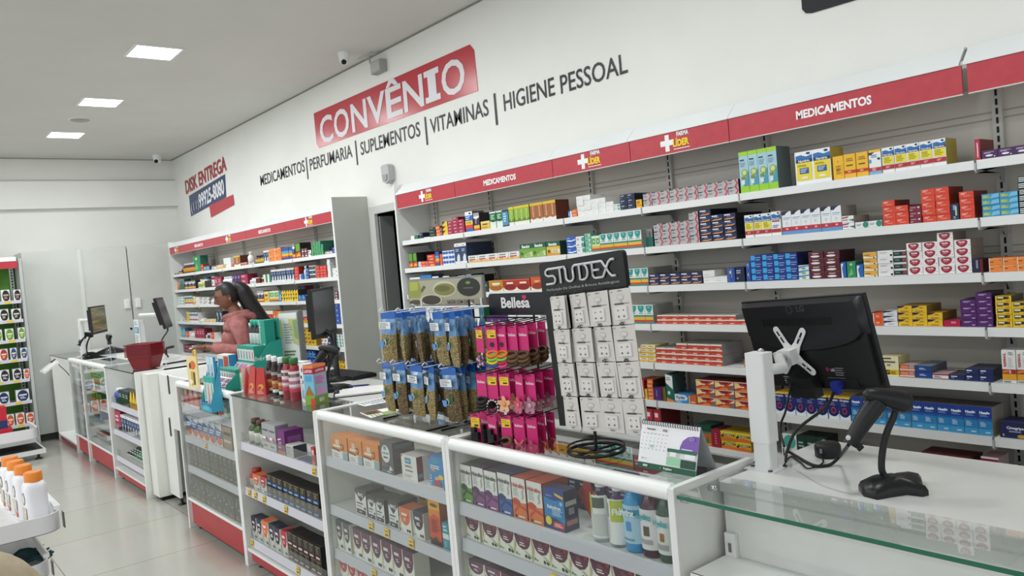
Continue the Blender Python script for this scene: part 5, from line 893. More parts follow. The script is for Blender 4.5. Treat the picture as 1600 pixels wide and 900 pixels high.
# far counters
AW, BW, CW = (shc(z, f'{n} shelf under red baskets', XWa, XWb) for z, n in zip(zsw, NM))
B('blue bottle lying low', '#2f4a9a', '#e8eaee', None, AW, 177, 186, 607, 2); S('dark green-yellow carton', 'dkgreen', AW, 186.5, 202, 609, 3, 1, .08); S('yellow-capped carton', 'yellowblk', AW, 202.5, 216, 612, 3, 1, .08)
S('crimson carton', 'crimson', BW, 180, 190, 641, 1, 1, .08); S('white-black bottle carton', 'whitenavytall', BW, 190.5, 220, 648, 7, 1, .08)
for i in range(7):
    x = XWa+.30+i*.075
    dk = i < 3
    mm = MB().box(-.035, .035, 0, .2, 0, .022, M('#e4e6e4'), top=M('#26302c' if dk else '#e8eae8'))
    mm.decals([('r', .0, 0, 1, .42, '#1d2422' if dk else '#2f7a55'), ('l', .15, .1, .85, .35, 3, '#dfe4e0'), ('l', .1, .5, .9, .95, 6, '#c9cecb' if dk else '#5f6a66')], (-.035, 0, .022), VX, VY, .07, .2)
    ob = mm.build('flat_carton', None, (x, YC+.05, zsw[2]+.028)); ob.rotation_euler.x = math.radians(18)
    tag(ob, f'tilted {"black-white" if dk else "green-white"} carton, {ORD[i]} from left, lowest shelf under red baskets', 'box', 'tilted cartons under the red baskets')
for i, z in enumerate(zsg[:4]):
    sh = shc(z, f'{NM[i]} shelf of far glass counter', -8.36, -7.37); sh2 = shc(z, f'{NM[i]} shelf of narrow far counter', -8.95, -8.365)
    S('colourful carton', ['greencheck', 'flames', 'bluewave', 'sunset'][i], sh, 143, 159, z_at and 545+i*44 if False else 450-450+[578, 612, 647, 683][i], 3, 1, .1, .03)
    S('blue-white carton', ['wave', 'whiteteal', 'bluewhite', 'whitelid'][i], sh2, 128+i*3, 137+i*3, [572, 606, 640, 676][i], 2, 1, .1, .03)
# ------------------------------------------------------------ the desk in the right foreground
ZD = .94
t = thing('service_desk', 'white service desk with a glass ledge in the right foreground', 'desk', (-.3, 1.85, 0)); o = -Vector(t.location)
MB().box(-1.249, .6, 1.642, 2.15, ZD-.025, ZD, LAC).build('desk_top', t, o)
fp = MB().box(-1.249, .6, 1.655, 1.672, .05, ZD-.025, LAC).build('front_panel', t, o)
MB().box(.582, .6, 1.68, 2.14, 0, ZD-.025, LAC).build('side_panel', t, o); MB().box(-1.249, .58, 2.09, 2.11, .3, ZD-.025, LAC).build('modesty_panel', t, o)
gl_ = MB().box(-1.240, .6, 1.462, 1.655, ZD+.003, ZD+.012, GLASS).build('glass_ledge', t, o)
MB().box(-1.240, .6, 1.4595, 1.4618, ZD+.003, ZD+.012, GEDGE).build('glass_edge', gl_)
for Y in (1.49, 1.6):
    m = MB().lathe([(0, 0), (.009, 0), (.009, .02), (.006, .024), (0, .024)], M('#d5d7d8', .15, .9), n=12); q = m.build('glass_clip', t, o+Vector((-1.249, Y, ZD-.006))); q.rotation_euler.y = math.radians(90)
zl = z_at(872, -1.22, 1.64)
MB().box(-1.249, .6, 1.50, 1.653, zl-.018, zl, LAC).build('lower_shelf', t, o)
MB().box(-1.247, -1.215, 1.642, 1.654, zl+.0, zl+.06, WHITE2).box(-1.236, -1.228, 1.640, 1.642, zl+.012, zl+.035, M('#6f706e', .5)).build('shelf_bracket', t, o)
MB().prism([(1.50, zl), (1.504, zl), (1.475, zl-.16), (1.470, zl-.16)], -1.249, .6, WHITE2).build('sloped_tray', t, o)

# monitor seen from behind, on a white column with an arm
mon_c = Vector((-1.206, 2.037, 1.245))
RM = Matrix.Rotation(math.radians(-11.954), 3, 'Z') @ Matrix.Rotation(math.radians(10.77), 3, 'X') @ Matrix.Rotation(math.radians(-3.596), 3, 'Y')
nb = RM @ Vector((0, -1, 0))
def ml(px, py, off=0.0):
    q = RM.transposed() @ (onpl(px, py, mon_c+nb*off, nb)-mon_c); return q.x, q.z
mt = thing('monitor', 'black computer monitor seen from behind, held by a white bracket', 'monitor', mon_c); mt.rotation_euler = RM.to_euler()
W, Hh = .445, .265; BK = M('#191a1c', .42); BK2 = M('#202124', .38)
m = MB().box(-W/2, W/2, 0, .012, -Hh/2, Hh/2, BK).build('bezel', mt); MB().box(-W/2+.01, W/2-.01, .012, .0135, -Hh/2+.016, Hh/2-.01, M('#20242a', .1)).build('screen', mt)
# thicker upper housing with its curved lower edge
xs = [-W/2+.004+(W-.008)*k/20 for k in range(21)]
low = [.03-.055*math.sin(math.pi*min(1, max(0, k/20)))**.55 for k in range(21)]
bk = MB()
up = [(xs[k], Hh/2-.004) for k in range(20, -1, -1)]
prof = [(x, z) for x, z in zip(xs, low)]+up
n = len(prof); cx_, cz_ = 0, .06
vs = [(x, -.001, z) for x, z in prof]+[(cx_+(x-cx_)*.93, -.022, cz_+(z-cz_)*.86) for x, z in prof]
bk.add(vs, [(i, n+i, n+(i+1) % n, (i+1) % n) for i in range(n)]+[tuple(n+k for k in range(n))][::-1], BK2, False)
for f_ in range(len(bk.f)): bk.sm[f_] = f_ < n
bk.box(-W/2+.012, W/2-.012, -.012, 0, -Hh/2+.02, .03, BK)
hs = bk.build('rear_housing', mt)
a, b_ = ml(1192, 498, .022), ml(1299, 509, .022)
sl = MB()
for k in range(26):
    x = a[0]+(b_[0]-a[0])*k/26; sl.box(x, x+(b_[0]-a[0])/40, -.0235, -.0222, (a[1]+b_[1])/2-.008, (a[1]+b_[1])/2+.008, M('#08080a', .6))
sl.box(a[0]-.004, b_[0]+.004, -.0228, -.0221, (a[1]+b_[1])/2-.0115, (a[1]+b_[1])/2+.0115, M('#0e0e10', .5)); sl.build('vent', hs)
lg = MB(); q = ml(1250, 482, .022); lg.text('LG', (q[0], -.0222, q[1]), VX, VZ, .017, M('#4a4c52', .3), bold=.03)
q = ml(1233, 484, .022); lg.add([(q[0]+.0125*math.cos(6.2832*k/20), -.0226, q[1]+.0125*math.sin(6.2832*k/20)) for k in range(20)]+[(q[0]+.0095*math.cos(6.2832*k/20), -.0226, q[1]+.0095*math.sin(6.2832*k/20)) for k in range(20)], [(k, (k+1) % 20, 20+(k+1) % 20, 20+k) for k in range(20)], M('#4a4c52', .3))
lg.box(q[0]-.001, q[0]+.001, -.023, -.0225, q[1]-.006, q[1]+.005, M('#33353a', .3)).box(q[0], q[0]+.006, -.023, -.0225, q[1]-.006, q[1]-.0045, M('#33353a', .3)); lg.build('logo', hs)
# rating sticker print
st = MB(); q = ml(1293, 577, .012); e_ = -.0126
st.add([(q[0]+.0062*math.cos(6.2832*k/18), e_, q[1]+.0062*math.sin(6.2832*k/18)) for k in range(18)], [tuple(range(18))], M('#8f2a48', .4))
q = ml(1301, 578, .012); st.text('LG', (q[0], e_+.0005, q[1]), VX, VZ, .007, M('#d8d8da', .4), bold=.04)
q = ml(1306, 585, .012)
for k in range(4): st.box(q[0], q[0]+.03-.004*(k % 2), e_-.0003, e_, q[1]+.017-.0065*k, q[1]+.019-.0065*k, M('#8f9092', .4))
st.box(q[0]-.03, q[0]+.03, e_-.0003, e_, q[1]-.011, q[1]-.0095, M('#77787a', .4))
st.build('rating_label', mt); st = MB(); q = ml(1228, 592, .012)
for k in range(4): st.box(q[0]-.006+.004*(k % 2), q[0]+.014, e_-.0003, e_, q[1]+.006-.006*k, q[1]+.0085-.006*k, M('#a5a6a8', .4))
st.build('port_legend', mt)
a, b_ = ml(1234, 588, .03), ml(1281, 621, .03)
MB().box(a[0], b_[0], -.045, -.0125, b_[1], a[1], BK).box(a[0]+.01, a[0]+.03, -.0456, -.045, a[1]-.022, a[1]-.012, DARK).box(a[0]+.034, b_[0]-.01, -.0456, -.045, a[1]-.03, a[1]-.01, DARK).build('stand_hump', mt)
a, b_ = ml(1284, 592, .02), ml(1342, 611, .02)
MB().box(a[0], b_[0], -.0145, -.0124, b_[1]+.002, a[1], M('#050506', .7)).build('port_recess', mt)
q = ml(1309, 601, .02); MB().box(q[0]-.014, q[0]+.014, -.034, -.013, q[1]-.008, q[1]+.01, M('#24308f', .4)).box(q[0]-.01, q[0]+.01, -.036, -.02, q[1]-.024, q[1]-.008, M('#24308f', .4)).build('video_plug', mt)
# bracket: four-armed plate on the monitor back + tilting block
c_ = ml(1243, 553, .016); arm_px = [((1217, 514), (1229, 536)), ((1258, 516), (1250, 534)), ((1274, 579), (1255, 562)), ((1231, 577), (1234, 562))]
bt = thing('monitor_bracket', 'white column bracket with a four-armed plate behind the black monitor', 'bracket', (-1.215, 1.8, ZD))
def tow(m, parent): # local monitor coordinates -> world
    m.v = [tuple(mon_c+RM @ Vector(v)-Vector(parent.location)) for v in m.v]; return m
pl_ = MB()
for (ex, ey), (mx_, my_) in arm_px:
    e1 = Vector((*ml(ex, ey, .016), 0)); c0 = Vector((c_[0], c_[1], 0)); d_ = (e1-c0).normalized(); p_ = Vector((-d_.y, d_.x, 0)); w1, w2 = .0105, .021
    pr = [c0-p_*w2, c0+p_*w2, c0+(e1-c0)*.45+p_*w1*1.05, e1+p_*w1]+[e1+d_*w1*math.sin(k*math.pi/6)+p_*w1*math.cos(k*math.pi/6) for k in range(1, 6)]+[e1-p_*w1, c0+(e1-c0)*.45-p_*w1*1.05]
    pl_.prism([(v.x, v.y) for v in pr], -.0285, -.0255, M('#eef0f0', .3), 'y')
    s0, s1_ = c0+(e1-c0)*.5, c0+(e1-c0)*.95; pl_.prism([(v.x, v.y) for v in (s0-p_*.0028, s1_-p_*.0028, s1_+p_*.0028, s0+p_*.0028)], -.0290, -.0286, DARK, 'y')
    sc = c0+(e1-c0)*.72; pl_.lathe([(.0, .004), (.005, .003), (.0055, 0)], STEEL, (sc.x, -.031, sc.y), 10)
tow(pl_, bt).build('mount_plate', bt)
hb = MB().box(c_[0]-.026, c_[0]+.022, -.058, -.0285, c_[1]-.02, c_[1]+.022, M('#d9dbda', .35)).box(c_[0]-.035, c_[0]-.02, -.066, -.04, c_[1]-.016, c_[1]+.018, M('#cfd1d0', .35))
tow(hb, bt).build('tilt_block', bt)
kn = MB(); kn.tube([(c_[0]-.001, -.058, c_[1]+.004), (c_[0]-.001, -.066, c_[1]+.004)], .0095, STEEL, 14); kn.tube([(c_[0]-.001, -.066, c_[1]+.004), (c_[0]-.001, -.071, c_[1]+.004)], .006, STEEL, 12); tow(kn, bt).build('bolt', bt)
cx0, cx1, cy0, cy1 = -1.232, -1.184, 1.772, 1.815
zt_ = z_at(552, cx0, cy0); zst = z_at(690, cx0, cy0)
def rcol(x0, x1, y0, y1, r): return [(x1-r+r*math.cos(a)*1, y1-r+r*math.sin(a)) for a in (0, .52, 1.05, 1.57)]+[(x0+r-r*math.sin(a), y1-r+r*math.cos(a)) for a in (0, .52, 1.05, 1.57)]+[(x0+r-r*math.cos(a), y0+r-r*math.sin(a)) for a in (0, .52, 1.05, 1.57)]+[(x1-r+r*math.sin(a), y0+r-r*math.cos(a)) for a in (0, .52, 1.05, 1.57)]
ob_ = -Vector(bt.location)
MB().prism(rcol(cx0, cx1, cy0, cy1, .006), ZD, zst+.01, M('#e6e8e8', .3), 'z').build('inner_column', bt, ob_)
MB().prism(rcol(cx0-.004, cx1+.004, cy0-.004, cy1+.004, .007), zst, zt_, M('#e9ebeb', .3), 'z').build('outer_column', bt, ob_)
MB().box(cx0-.03, cx1+.012, cy0-.004, cy1+.03, ZD, ZD+.004, M('#dfe1e1', .3)).lathe([(.006, 0), (.006, .003), (0, .004)], M('#55565a', .3, .7), (cx0-.018, cy0+.02, ZD+.004), 10).lathe([(.006, 0), (.006, .003), (0, .004)], M('#55565a', .3, .7), (cx1+.004, cy1+.02, ZD+.004), 10).lathe([(.006, 0), (.006, .003), (0, .004)], M('#55565a', .3, .7), (cx1, cy0, ZD+.004), 10).build('base_plate', bt, ob_)
pw = mon_c+RM @ Vector((c_[0]-.028, -.053, c_[1]+.001)); za_ = pw.z
am = MB().tube([(cx1-.01, cy1-.005, za_), (cx1+.012, cy1+.03, za_), tuple(pw)], .0145, M('#d5d7d6', .35), 10).lathe([(.008, 0), (.008, .006), (0, .01)], STEEL, ((cx0+cx1)/2, cy1-.008, zt_), 10); am.build('arm', bt, ob_)
# cables of the monitor and scanner
def cable(label, pts, r=.0032, name='cable'): return tag(MB().tube(bez(pts, 10), r, M('#0f0f10', .5), 8).build(name), label, 'cable')
wp = lambda x, y, z: tuple(mon_c+RM @ Vector((x, y, z)))
q1, q2 = ml(1237, 594, .03), ml(1303, 612, .03)
colb = (cx1+.012, cy1+.01)
cable('black cable dropping from the monitor to the white column', [wp(q1[0], -.03, q1[1]), tuple(onpl(1228, 640, (cx1, 1.93, 1), (0, 1, 0))), tuple(onpl(1219, 668, (cx1, 1.87, 1), (0, 1, 0))), (colb[0], colb[1], ZD+.06)])
cable('black video cable from the blue plug down to the column', [wp(q2[0], -.03, q2[1]), tuple(onpl(1290, 636, (0, 1.95, 0), (0, 1, 0))), tuple(onpl(1245, 672, (0, 1.88, 0), (0, 1, 0))), (colb[0]+.002, colb[1]+.008, ZD+.045)], .0042)
d1 = lambda px, py, z=ZD+.005: tuple(onz(px, py, z))
# round puck
pk = onz(1294, 713, ZD); tag(MB().lathe([(.0, 0), (.032, 0), (.034, .004), (.034, .016), (.0345, .017), (.0345, .03), (.031, .037), (.02, .0395), (0, .04)], M('#1c1d1f', .5), n=32).box(-.0035, .0035, -.0355, -.034, .016, .028, M('#8b8c8e', .4)).build('puck_scanner', None, pk), 'round black puck device on the desk behind the column', 'device')
cable('thin black cable of the round puck looping on the desk', [tuple(pk+Vector((.002, -.036, .008))), d1(1285, 724), d1(1263, 732), d1(1250, 722), d1(1235, 714), (colb[0]+.002, colb[1]-.012, ZD+.012)], .0022)
# hand scanner on a gooseneck stand: built in its own frame (x along the gun, z up), base at the origin
AX = Vector((math.cos(_yaw), math.sin(_yaw), 0)); NX = Vector((-AX.y, AX.x, 0))
SB = onz(1392, 768, ZD)
def sx(px, py, off=0.0):
    d_ = onpl(px, py, SB+NX*off, NX)-SB; return Vector((d_.dot(AX), off, d_.z))
def make_scanner(lab1, lab2):
    st_ = thing('scanner_stand', lab1, 'stand', SB, _yaw)
    b0 = [(-.072, -.02), (-.062, .03), (-.03, .05), (.03, .05), (.052, .03), (.098, .052), (.082, .015), (.055, -.012), (.062, -.05), (.045, -.056), (.02, -.035), (-.02, -.042), (-.055, -.05)]
    mb = MB(); n = len(b0)
    lv = [(1.0, 0), (1.0, .012), (.92, .022), (.6, .034), (.3, .038)]
    vs = [(x*s_*(1 if s_ > .5 else .8), y*s_, z) for s_, z in lv for x, y in b0]
    mb.add(vs, [(i*n+k, i*n+(k+1) % n, (i+1)*n+(k+1) % n, (i+1)*n+k) for i in range(len(lv)-1) for k in range(n)][::-1], M('#17181a', .35), True); mb.add(vs[-n:], [tuple(range(n))], M('#17181a', .35)); mb.add(vs[:n], [tuple(range(n))[::-1]], DARK)
    mb.build('foot_plate', st_)
    gp = [(-.004, 0, .03), sx(1378, 735), sx(1379, 705), sx(1386, 675), sx(1396, 652), sx(1401, 636)]
    MB().tube(bez(gp, 8), .0078, M('#151618', .4), 12).tube([gp[0], sx(1378, 742)], .0095, M('#151618', .4), 12).build('gooseneck', st_)
    cu = sx(1402, 634); MB().tube([cu-Vector((.012, 0, .008)), cu, cu+Vector((.014, 0, .01))], [.012, .017, .02], M('#1b1c1e', .4), 12).build('cradle', st_)
    g = thing('barcode_scanner', lab2, 'barcode scanner', SB, _yaw)
    hd = [sx(1348, 617, .0), sx(1354, 616), sx(1366, 618), sx(1384, 621), sx(1400, 625), sx(1412, 629), sx(1417, 631)]
    bd = MB().tube(hd, [.005, .014, .019, .022, .0245, .0265, .0235], M('#18191b', .38), 16)
    hp = [sx(1372, 627), sx(1362, 640), sx(1348, 660), sx(1335, 682), sx(1327, 694)]
    bd.tube(hp, [.0215, .0225, .0205, .018, .015], M('#18191b', .42), 14)
    bd.build('body', g)
    MB().tube([sx(1329, 684), sx(1337, 693), sx(1345, 700), sx(1341, 704)], [.008, .01, .008, .004], M('#141517', .4), 10).build('grip_hook', g)
    tr = sx(1376, 645); MB().tube([sx(1379, 640), tr, sx(1373, 652)], [.003, .005, .003], M('#c9a43a', .4), 8).build('trigger', g)
    bt_ = sx(1325.5, 684, -.0145); MB().ell(tuple(bt_), (.006, .003, .006), M('#d9dadc', .3)).build('badge', g)
    fw = hd[-1]; MB().tube([fw, fw+Vector((.004, 0, .001))], [.019, .018], M('#0a0a0c', .15), 14).build('window', g)
    return st_, g
sst, sgun = make_scanner('black scanner stand with curved gooseneck on the white desk', 'black barcode scanner resting on the gooseneck stand on the white desk')
e0_ = SB+Matrix.Rotation(_yaw, 3, 'Z') @ sx(1326, 695)
cable('thick black cable of the desk barcode scanner', [tuple(e0_), d1(1313, 712, ZD+.03), d1(1297, 726, ZD+.006), d1(1276, 728), d1(1260, 722), d1(1243, 712), d1(1230, 706, ZD+.012), (colb[0]+.002, colb[1], ZD+.022)], .0042)
cable('thin pale cable lying across the desk toward the scanner foot', [(cx1+.03, cy1+.02, ZD+.002), d1(1255, 741, ZD+.002), d1(1285, 758, ZD+.002), d1(1320, 769, ZD+.002), tuple(SB+Matrix.Rotation(_yaw, 3, 'Z') @ Vector((-.075, 0, .004)))], .0012).active_material = None
bpy.context.scene.objects[[o_.name for o_ in COL.objects if o_.get('label', '').startswith('thin pale cable')][0]].data.materials[0] = M('#b9bbbb', .4)
# desk calendar
cL, cR = onz(996, 729, ZT+.004), onz(1087, 746, ZT+.004); cu = (cR-cL).normalized(); cw = (cR-cL).length; cn = Vector((cu.y, -cu.x, 0)); cz = math.atan2(cu.y, cu.x)
t = thing('desk_calendar', 'white spiral desk calendar on the glass counter beside the earring stand', 'calendar', cL, cz)
zt2 = z_at(657, cL.x, cL.y+.03)-cL.z; lean = .036; sl_ = math.hypot(zt2, lean)
fr = Vector((0, lean, zt2)).normalized()
pg = MB().add([(0, 0, 0), (cw, 0, 0), (cw, lean, zt2), (0, lean, zt2)], [(0, 1, 2, 3)], M('#f1f1f4', .6)).add([(0, .001, 0), (cw, .001, 0), (cw, lean+.001, zt2), (0, lean+.001, zt2)], [(3, 2, 1, 0)], M('#dcdcdc', .6))
wk = [('r', 0, 0, 1, .12, '#1f5a43'), ('r', 0, .12, 1, .125, '#e6e6e6'), ('p', [(.70, .46), (.705, .56), (.74, .68), (.82, .77), (.92, .8), (1, .8), (1, .46)], '#7d5bb0'), ('r', .5, .3, .72, .46, '#c2cfc9'), ('r', .72, .32, .99, .48, '#d9dedc'), ('r', .5, .15, .74, .3, '#98d0aa'), ('r', .74, .13, .99, .3, '#234a3c'), ('r', .5, .42, .99, .49, '#2f6a55'), ('r', .55, .33, .66, .42, '#eceeee'), ('r', .8, .32, .97, .42, '#eceeee'), ('r', .74, .5, .92, .52, '#e9e4f4'),
      ('t', 'Fevereiro', .19, .84, .042, '#3a3d3c', .3, .03), ('t', '2026', .43, .84, .042, '#3a3d3c', .16, .03), ('t', 'PolyBem', .54, .065, .045, '#e6f0ea', .24, .03), ('r', .11, .045, .19, .085, '#cfe0d6'), ('e', .42, .065, .022, .02, '#3f8a63'), ('r', .08, .2, .1, .225, '#555a58'), ('r', .11, .21, .17, .217, '#9a9c9b'), ('e', .9, .73, .04, .032, '#c9b6e6'), ('e', .9, .73, .03, .024, '#7d5bb0'), ('t', '17', .225, .478, .0, '#2f6a55')]
wk = wk[:-1]+[('r', .205, .455, .245, .5, '#8fcfa4')]
days = iter(range(1, 29))
for r_ in range(5):
    for c in range(7):
        if r_ == 0: wk.append(('r', .07+c*.068, .735, .1+c*.068, .75, '#8a8c8c')); continue
        dd = next(days, None)
        if dd: wk.append(('t', str(dd), .085+c*.068, .735-r_*.078, .026, '#55585a', .05))
pg.decals(wk, (0, 0, 0), VX, fr, cw, sl_); pg.build('page', t)
MB().add([(0, lean+.003, zt2), (cw, lean+.003, zt2), (cw, lean*2+.02, 0), (0, lean*2+.02, 0)], [(0, 1, 2, 3)], M('#b5b6ba', .6)).add([(0, lean+.002, zt2), (cw, lean+.002, zt2), (cw, lean*2+.019, 0), (0, lean*2+.019, 0)], [(3, 2, 1, 0)], M('#b5b6ba', .6)).build('stand_board', t)
m = MB()
for k in range(24):
    x = cw*(k+.7)/24.4; m.tube([(x, lean+.002+.0065*math.cos(a)-.002, zt2-.004+.0065*math.sin(a)) for a in [6.2832*j/8 for j in range(8)]], .0011, M('#2d2d30', .3, .5), 5, True)
m.build('spiral_binding', t)
# ------------------------------------------------------------ earring stand
YE = 1.665
zb = lambda px, py: ony(px, py, YE)
tl, tr_, bl, br_ = zb(843, 412), zb(975, 402), zb(884, 690), zb(1000, 668)
bw = x_at(1000, YE, 1.03)-x_at(879, YE, 1.03)
ec = onz(932, 706, ZT+.004)
bx0 = tl.x; bx1 = tr_.x; ROLL = math.radians(-3.4); PV = Vector((bx0, YE, tl.z))
def roll(v): return PV+Matrix.Rotation(ROLL, 3, 'Y') @ (Vector(v)-PV)
def rolled(m): m.v = [tuple(roll(v)) for v in m.v]; return m
es = thing('earring_stand', 'black rotating earring stand full of white earring cards', 'display stand', (ec.x, ec.y, ZT+.004)); eo = -Vector(es.location)
ztop = tl.z; zbot = z_at(672, bx0+.15, YE)
hz = z_at(462, bx0+.02, YE)
rolled(MB().box(bx0, bx1-.004, YE, YE+.008, zbot, hz+.002, BLACK)).build('back_board', es, eo)
hp = [(bx0+.012*(1-math.cos(a)), ztop-.012*(1-math.sin(a))) for a in (0, .52, 1.05, 1.57)]+[(bx1-.012*(1-math.sin(a)), ztop-.012*(1-math.cos(a))) for a in (0, .52, 1.05, 1.57)]+[(bx1, hz), (bx0, hz)]
hd_ = MB().prism(hp[::-1], YE-.004, YE+.012, M('#101113', .35), 'y')
zw = z_at(430, (bx0+bx1)/2, YE); wx = bx1-bx0
hd_.text('Perfuração De Orelhas & Brincos Antialérgicos', ((bx0+bx1)/2, YE-.0045, hz+.016), VX, VZ, .0075, M('#b9babd', .4), wide=wx*.86)
hdr = rolled(hd_).build('header_board', es, eo)
# the stencil-like word of rounded strokes
LT = MB(); sc = wx*.82; hh = .052; x0_ = bx0+wx*.085; z0_ = hz+.032
def st_path(pts, w=.0062):
    P = [Vector((x0_+p[0]*sc, YE-.0075, z0_+p[1]*hh)) for p in pts]; LT.tube(P, w*.62, M('#cfd0d4', .3), 6); 
def arc(cx, cy, rx, ry, a0, a1, n=8): return [(cx+rx*math.cos(math.radians(a0+(a1-a0)*k/n)), cy+ry*math.sin(math.radians(a0+(a1-a0)*k/n))) for k in range(n+1)]
st_path([(.30, .93)]+arc(.05, .72, .05, .21, 90, 270)+arc(.10, .27, .045, .24, 90, -90)+[(0, .03)]); st_path([(.225, .93), (.225, 0)])
st_path(arc(.275, .70, .035, .23, 90, 0)+[(.31, .3)]+arc(.365, .28, .055, .25, 180, 360)+[(.42, .7)]+arc(.455, .7, .035, .23, 180, 90)+[(.80, .93)])
st_path([(.515, .93), (.515, .04), (.545, .04)]+arc(.57, .48, .06, .44, -90, 90)); st_path([(.70, .93), (.70, .25)]+arc(.735, .25, .035, .22, 180, 270)+[(.80, .03)]); st_path([(.70, .48), (.79, .48)])
st_path([(.80, .93)]+arc(.82, .75, .03, .18, 90, 20)+[(.93, .15)]+arc(.965, .2, .03, .17, 200, 270)+[(1.0, .03)]); st_path([(.80, .03)]+arc(.82, .22, .03, .19, -90, -20)+[(.93, .85)]+arc(.965, .77, .03, .17, 160, 90)+[(1.0, .94)])
rolled(LT).build('lettering', hdr, None); 
MB().tube([(6.2832 and .085*math.cos(6.2832*k/40), .085*math.sin(6.2832*k/40), .006) for k in range(40)], .005, BLACK, 8, True).tube([(.085*math.cos(6.2832*k/40), .085*math.sin(6.2832*k/40), .02) for k in range(40)], .003, BLACK, 8, True).tube([(-.085, 0, .006), (.085, 0, .006)], .004, BLACK, 8).tube([(.0, -.085, .006), (0, .085, .006)], .004, BLACK, 8).build('base_ring', es)
MB().tube([(0, 0, .006), (0, 0, zbot-ZT-.004+.12)], .005, BLACK, 10).build('post', es)
# left side face of the tower with more cards edge-on
rolled(MB().box(bx0-.004, bx0+.004, YE+.01, YE+.10, zbot+.02, hz-.03, BLACK)).build('side_board', es, eo)
def ecard_mesh(w, h):
    m = MB().box(-w/2, w/2, 0, .0012, -h, 0, M('#d9d6d2', .5))
    m.decals([('e', .5, .94, .13, .02, '#8f8c88'), ('e', .1, .93, .06, .025, '#b3afab'), ('e', .5, .76, .17, .085, '#b0aca8'), ('e', .5, .76, .15, .072, '#dcd9d5'), ('p', [(.42, .72), (.56, .72), (.52, .62), (.6, .58), (.38, .58), (.46, .62)], '#c2bfbb'), ('l', .2, .555, .84, .6, 1, '#4a4947'), ('r', .14, .575, .9, .588, '#4a4947'), ('t', 'Classic', .48, .07, .045, '#5a5856', .5)], (-w/2, 0, -h), VX, VZ, w, h)
    # clear blister with four studs
    b = MB(); b.box(-w*.27, w*.27, -.005, -.0004, -h*.86, -h*.50, M('#e3e0dd', .15, 0, .6)); m.v_off = 0
    base = len(m.v); 
    for f_, mi_ in zip(b.f, b.m): m.f.append(tuple(k+base for k in f_)); m.m.append(m.mi(b.slots[mi_])); m.sm.append(False)
    m.v += b.v
    for sxx in (-1, 1):
        for szz, rr in ((-.60, .0022), (-.77, .0032)): m.ell((sxx*w*.13, -.0062, szz*h), (rr, .0015, rr), M('#8f8682', .25, .6), 8, 6)
    return m.mesh('earring_card')
cwid = wx*.228; chgt = (hz-zbot)/4*.97
em = ecard_mesh(cwid, chgt)
hook = MB().tube([(0, .03, 0), (0, -.012, 0), (0, -.016, .004)], .0016, BLACK, 6).tube([(.008*math.cos(a), -.013, .006*math.sin(a)+.001) for a in [math.pi*k/8 for k in range(9)]], .0013, BLACK, 5).mesh('hook')
rw = ['top', 'second', 'third', 'lowest']
for r_ in range(4):
    for c in range(4):
        x = bx0+wx*(.235+.238*c); z = hz-.002-(hz-zbot)/4*r_
        for k in range(3):
            o_ = bpy.data.objects.new('earring_card', em); COL.objects.link(o_); o_.location = roll((x+.004-k*.0055+random.uniform(-.003, .003), YE-.022+.006*k, z-.004-.002*k)); o_.rotation_euler = (math.radians(random.uniform(-2, 3)), ROLL+math.radians(random.uniform(-2.0, 2.0)), math.radians(random.uniform(-14, 4)))
            where = f'{rw[r_]} row, {ORD[c]} hook from left'
            tag(o_, f'white earring card, {"front" if k == 0 else "second from front" if k == 1 else "third from front"}, {where}, black stand', 'earring card', 'earring cards on the black stand')
        o_ = bpy.data.objects.new('hook', hook); COL.objects.link(o_); o_.parent = es; o_.location = roll((x, YE-.012, z-.003))+eo

# ------------------------------------------------------------ hair accessory rack
YR = 1.765
hl, hr = ony(765, 463, YR), ony(842, 460, YR)
rx0, rx1 = x_at(733, YR, 1.2), x_at(846, YR, 1.2)
rk = thing('hair_accessory_rack', 'black wire rack hung with pink hair accessory cards', 'display rack', ((rx0+rx1)/2, YR, ZT+.004)); ro = -Vector(rk.location)
zr = [z_at(p, rx0+.05, 1.6) for p in (508, 575, 635)]
m = MB()
for X in (rx0+.03, rx1-.02): m.tube([(X, 1.52, ZT+.008), (X, 1.80, ZT+.008)], .004, BLACK, 8).tube([(X, YR, ZT+.008), (X, YR, hl.z-.01)], .004, BLACK, 8)
m.tube([(rx0+.03, 1.80, ZT+.008), (rx1-.02, 1.80, ZT+.008)], .004, BLACK, 8); m.build('base_frame', rk, ro)
g = MB()
for z in zr: g.tube([(rx0, YR, z+.01), (rx1, YR, z+.01)], .003, BLACK, 6)
g.build('cross_bar', rk, ro)
hz0, hz1 = z_at(492, hl.x, YR), z_at(459, hl.x, YR)
hb = MB().prism([(hl.x, hz0), (hl.x+.33, hz0), (hl.x+.33, hz1-.008), (hl.x+.322, hz1), (hl.x+.008, hz1), (hl.x, hz1-.008)][::-1], YR-.006, YR+.002, M('#1b1c20', .4), 'y')
bx_ = x_at(811, YR, 1.3); hb.text('Bellesa', (bx_, YR-.0065, (hz0+hz1)/2+.006), VX, VZ, .036, M('#f2f2f2', .4), wide=x_at(833, YR, 1.3)-x_at(788.5, YR, 1.3), bold=.03)
hx = x_at(824.5, YR, 1.33); hzz = hz1-.016
hb.add([(hx+.0115*(16*math.sin(a)**3)/16, YR-.0068, hzz+.0115*(13*math.cos(a)-5*math.cos(2*a)-2*math.cos(3*a)-math.cos(4*a))/16) for a in [-6.2832*k/24 for k in range(24)]], [tuple(range(24))], M('#c8396b', .4))
hb.text('feita para você', (x_at(820, YR, 1.3), YR-.0065, hz0+.018), VX, VZ, .009, M('#6f2440', .4), wide=x_at(833, YR, 1.3)-x_at(806, YR, 1.3)); hb.build('header_board', rk, ro)
PINK = '#d32a78'
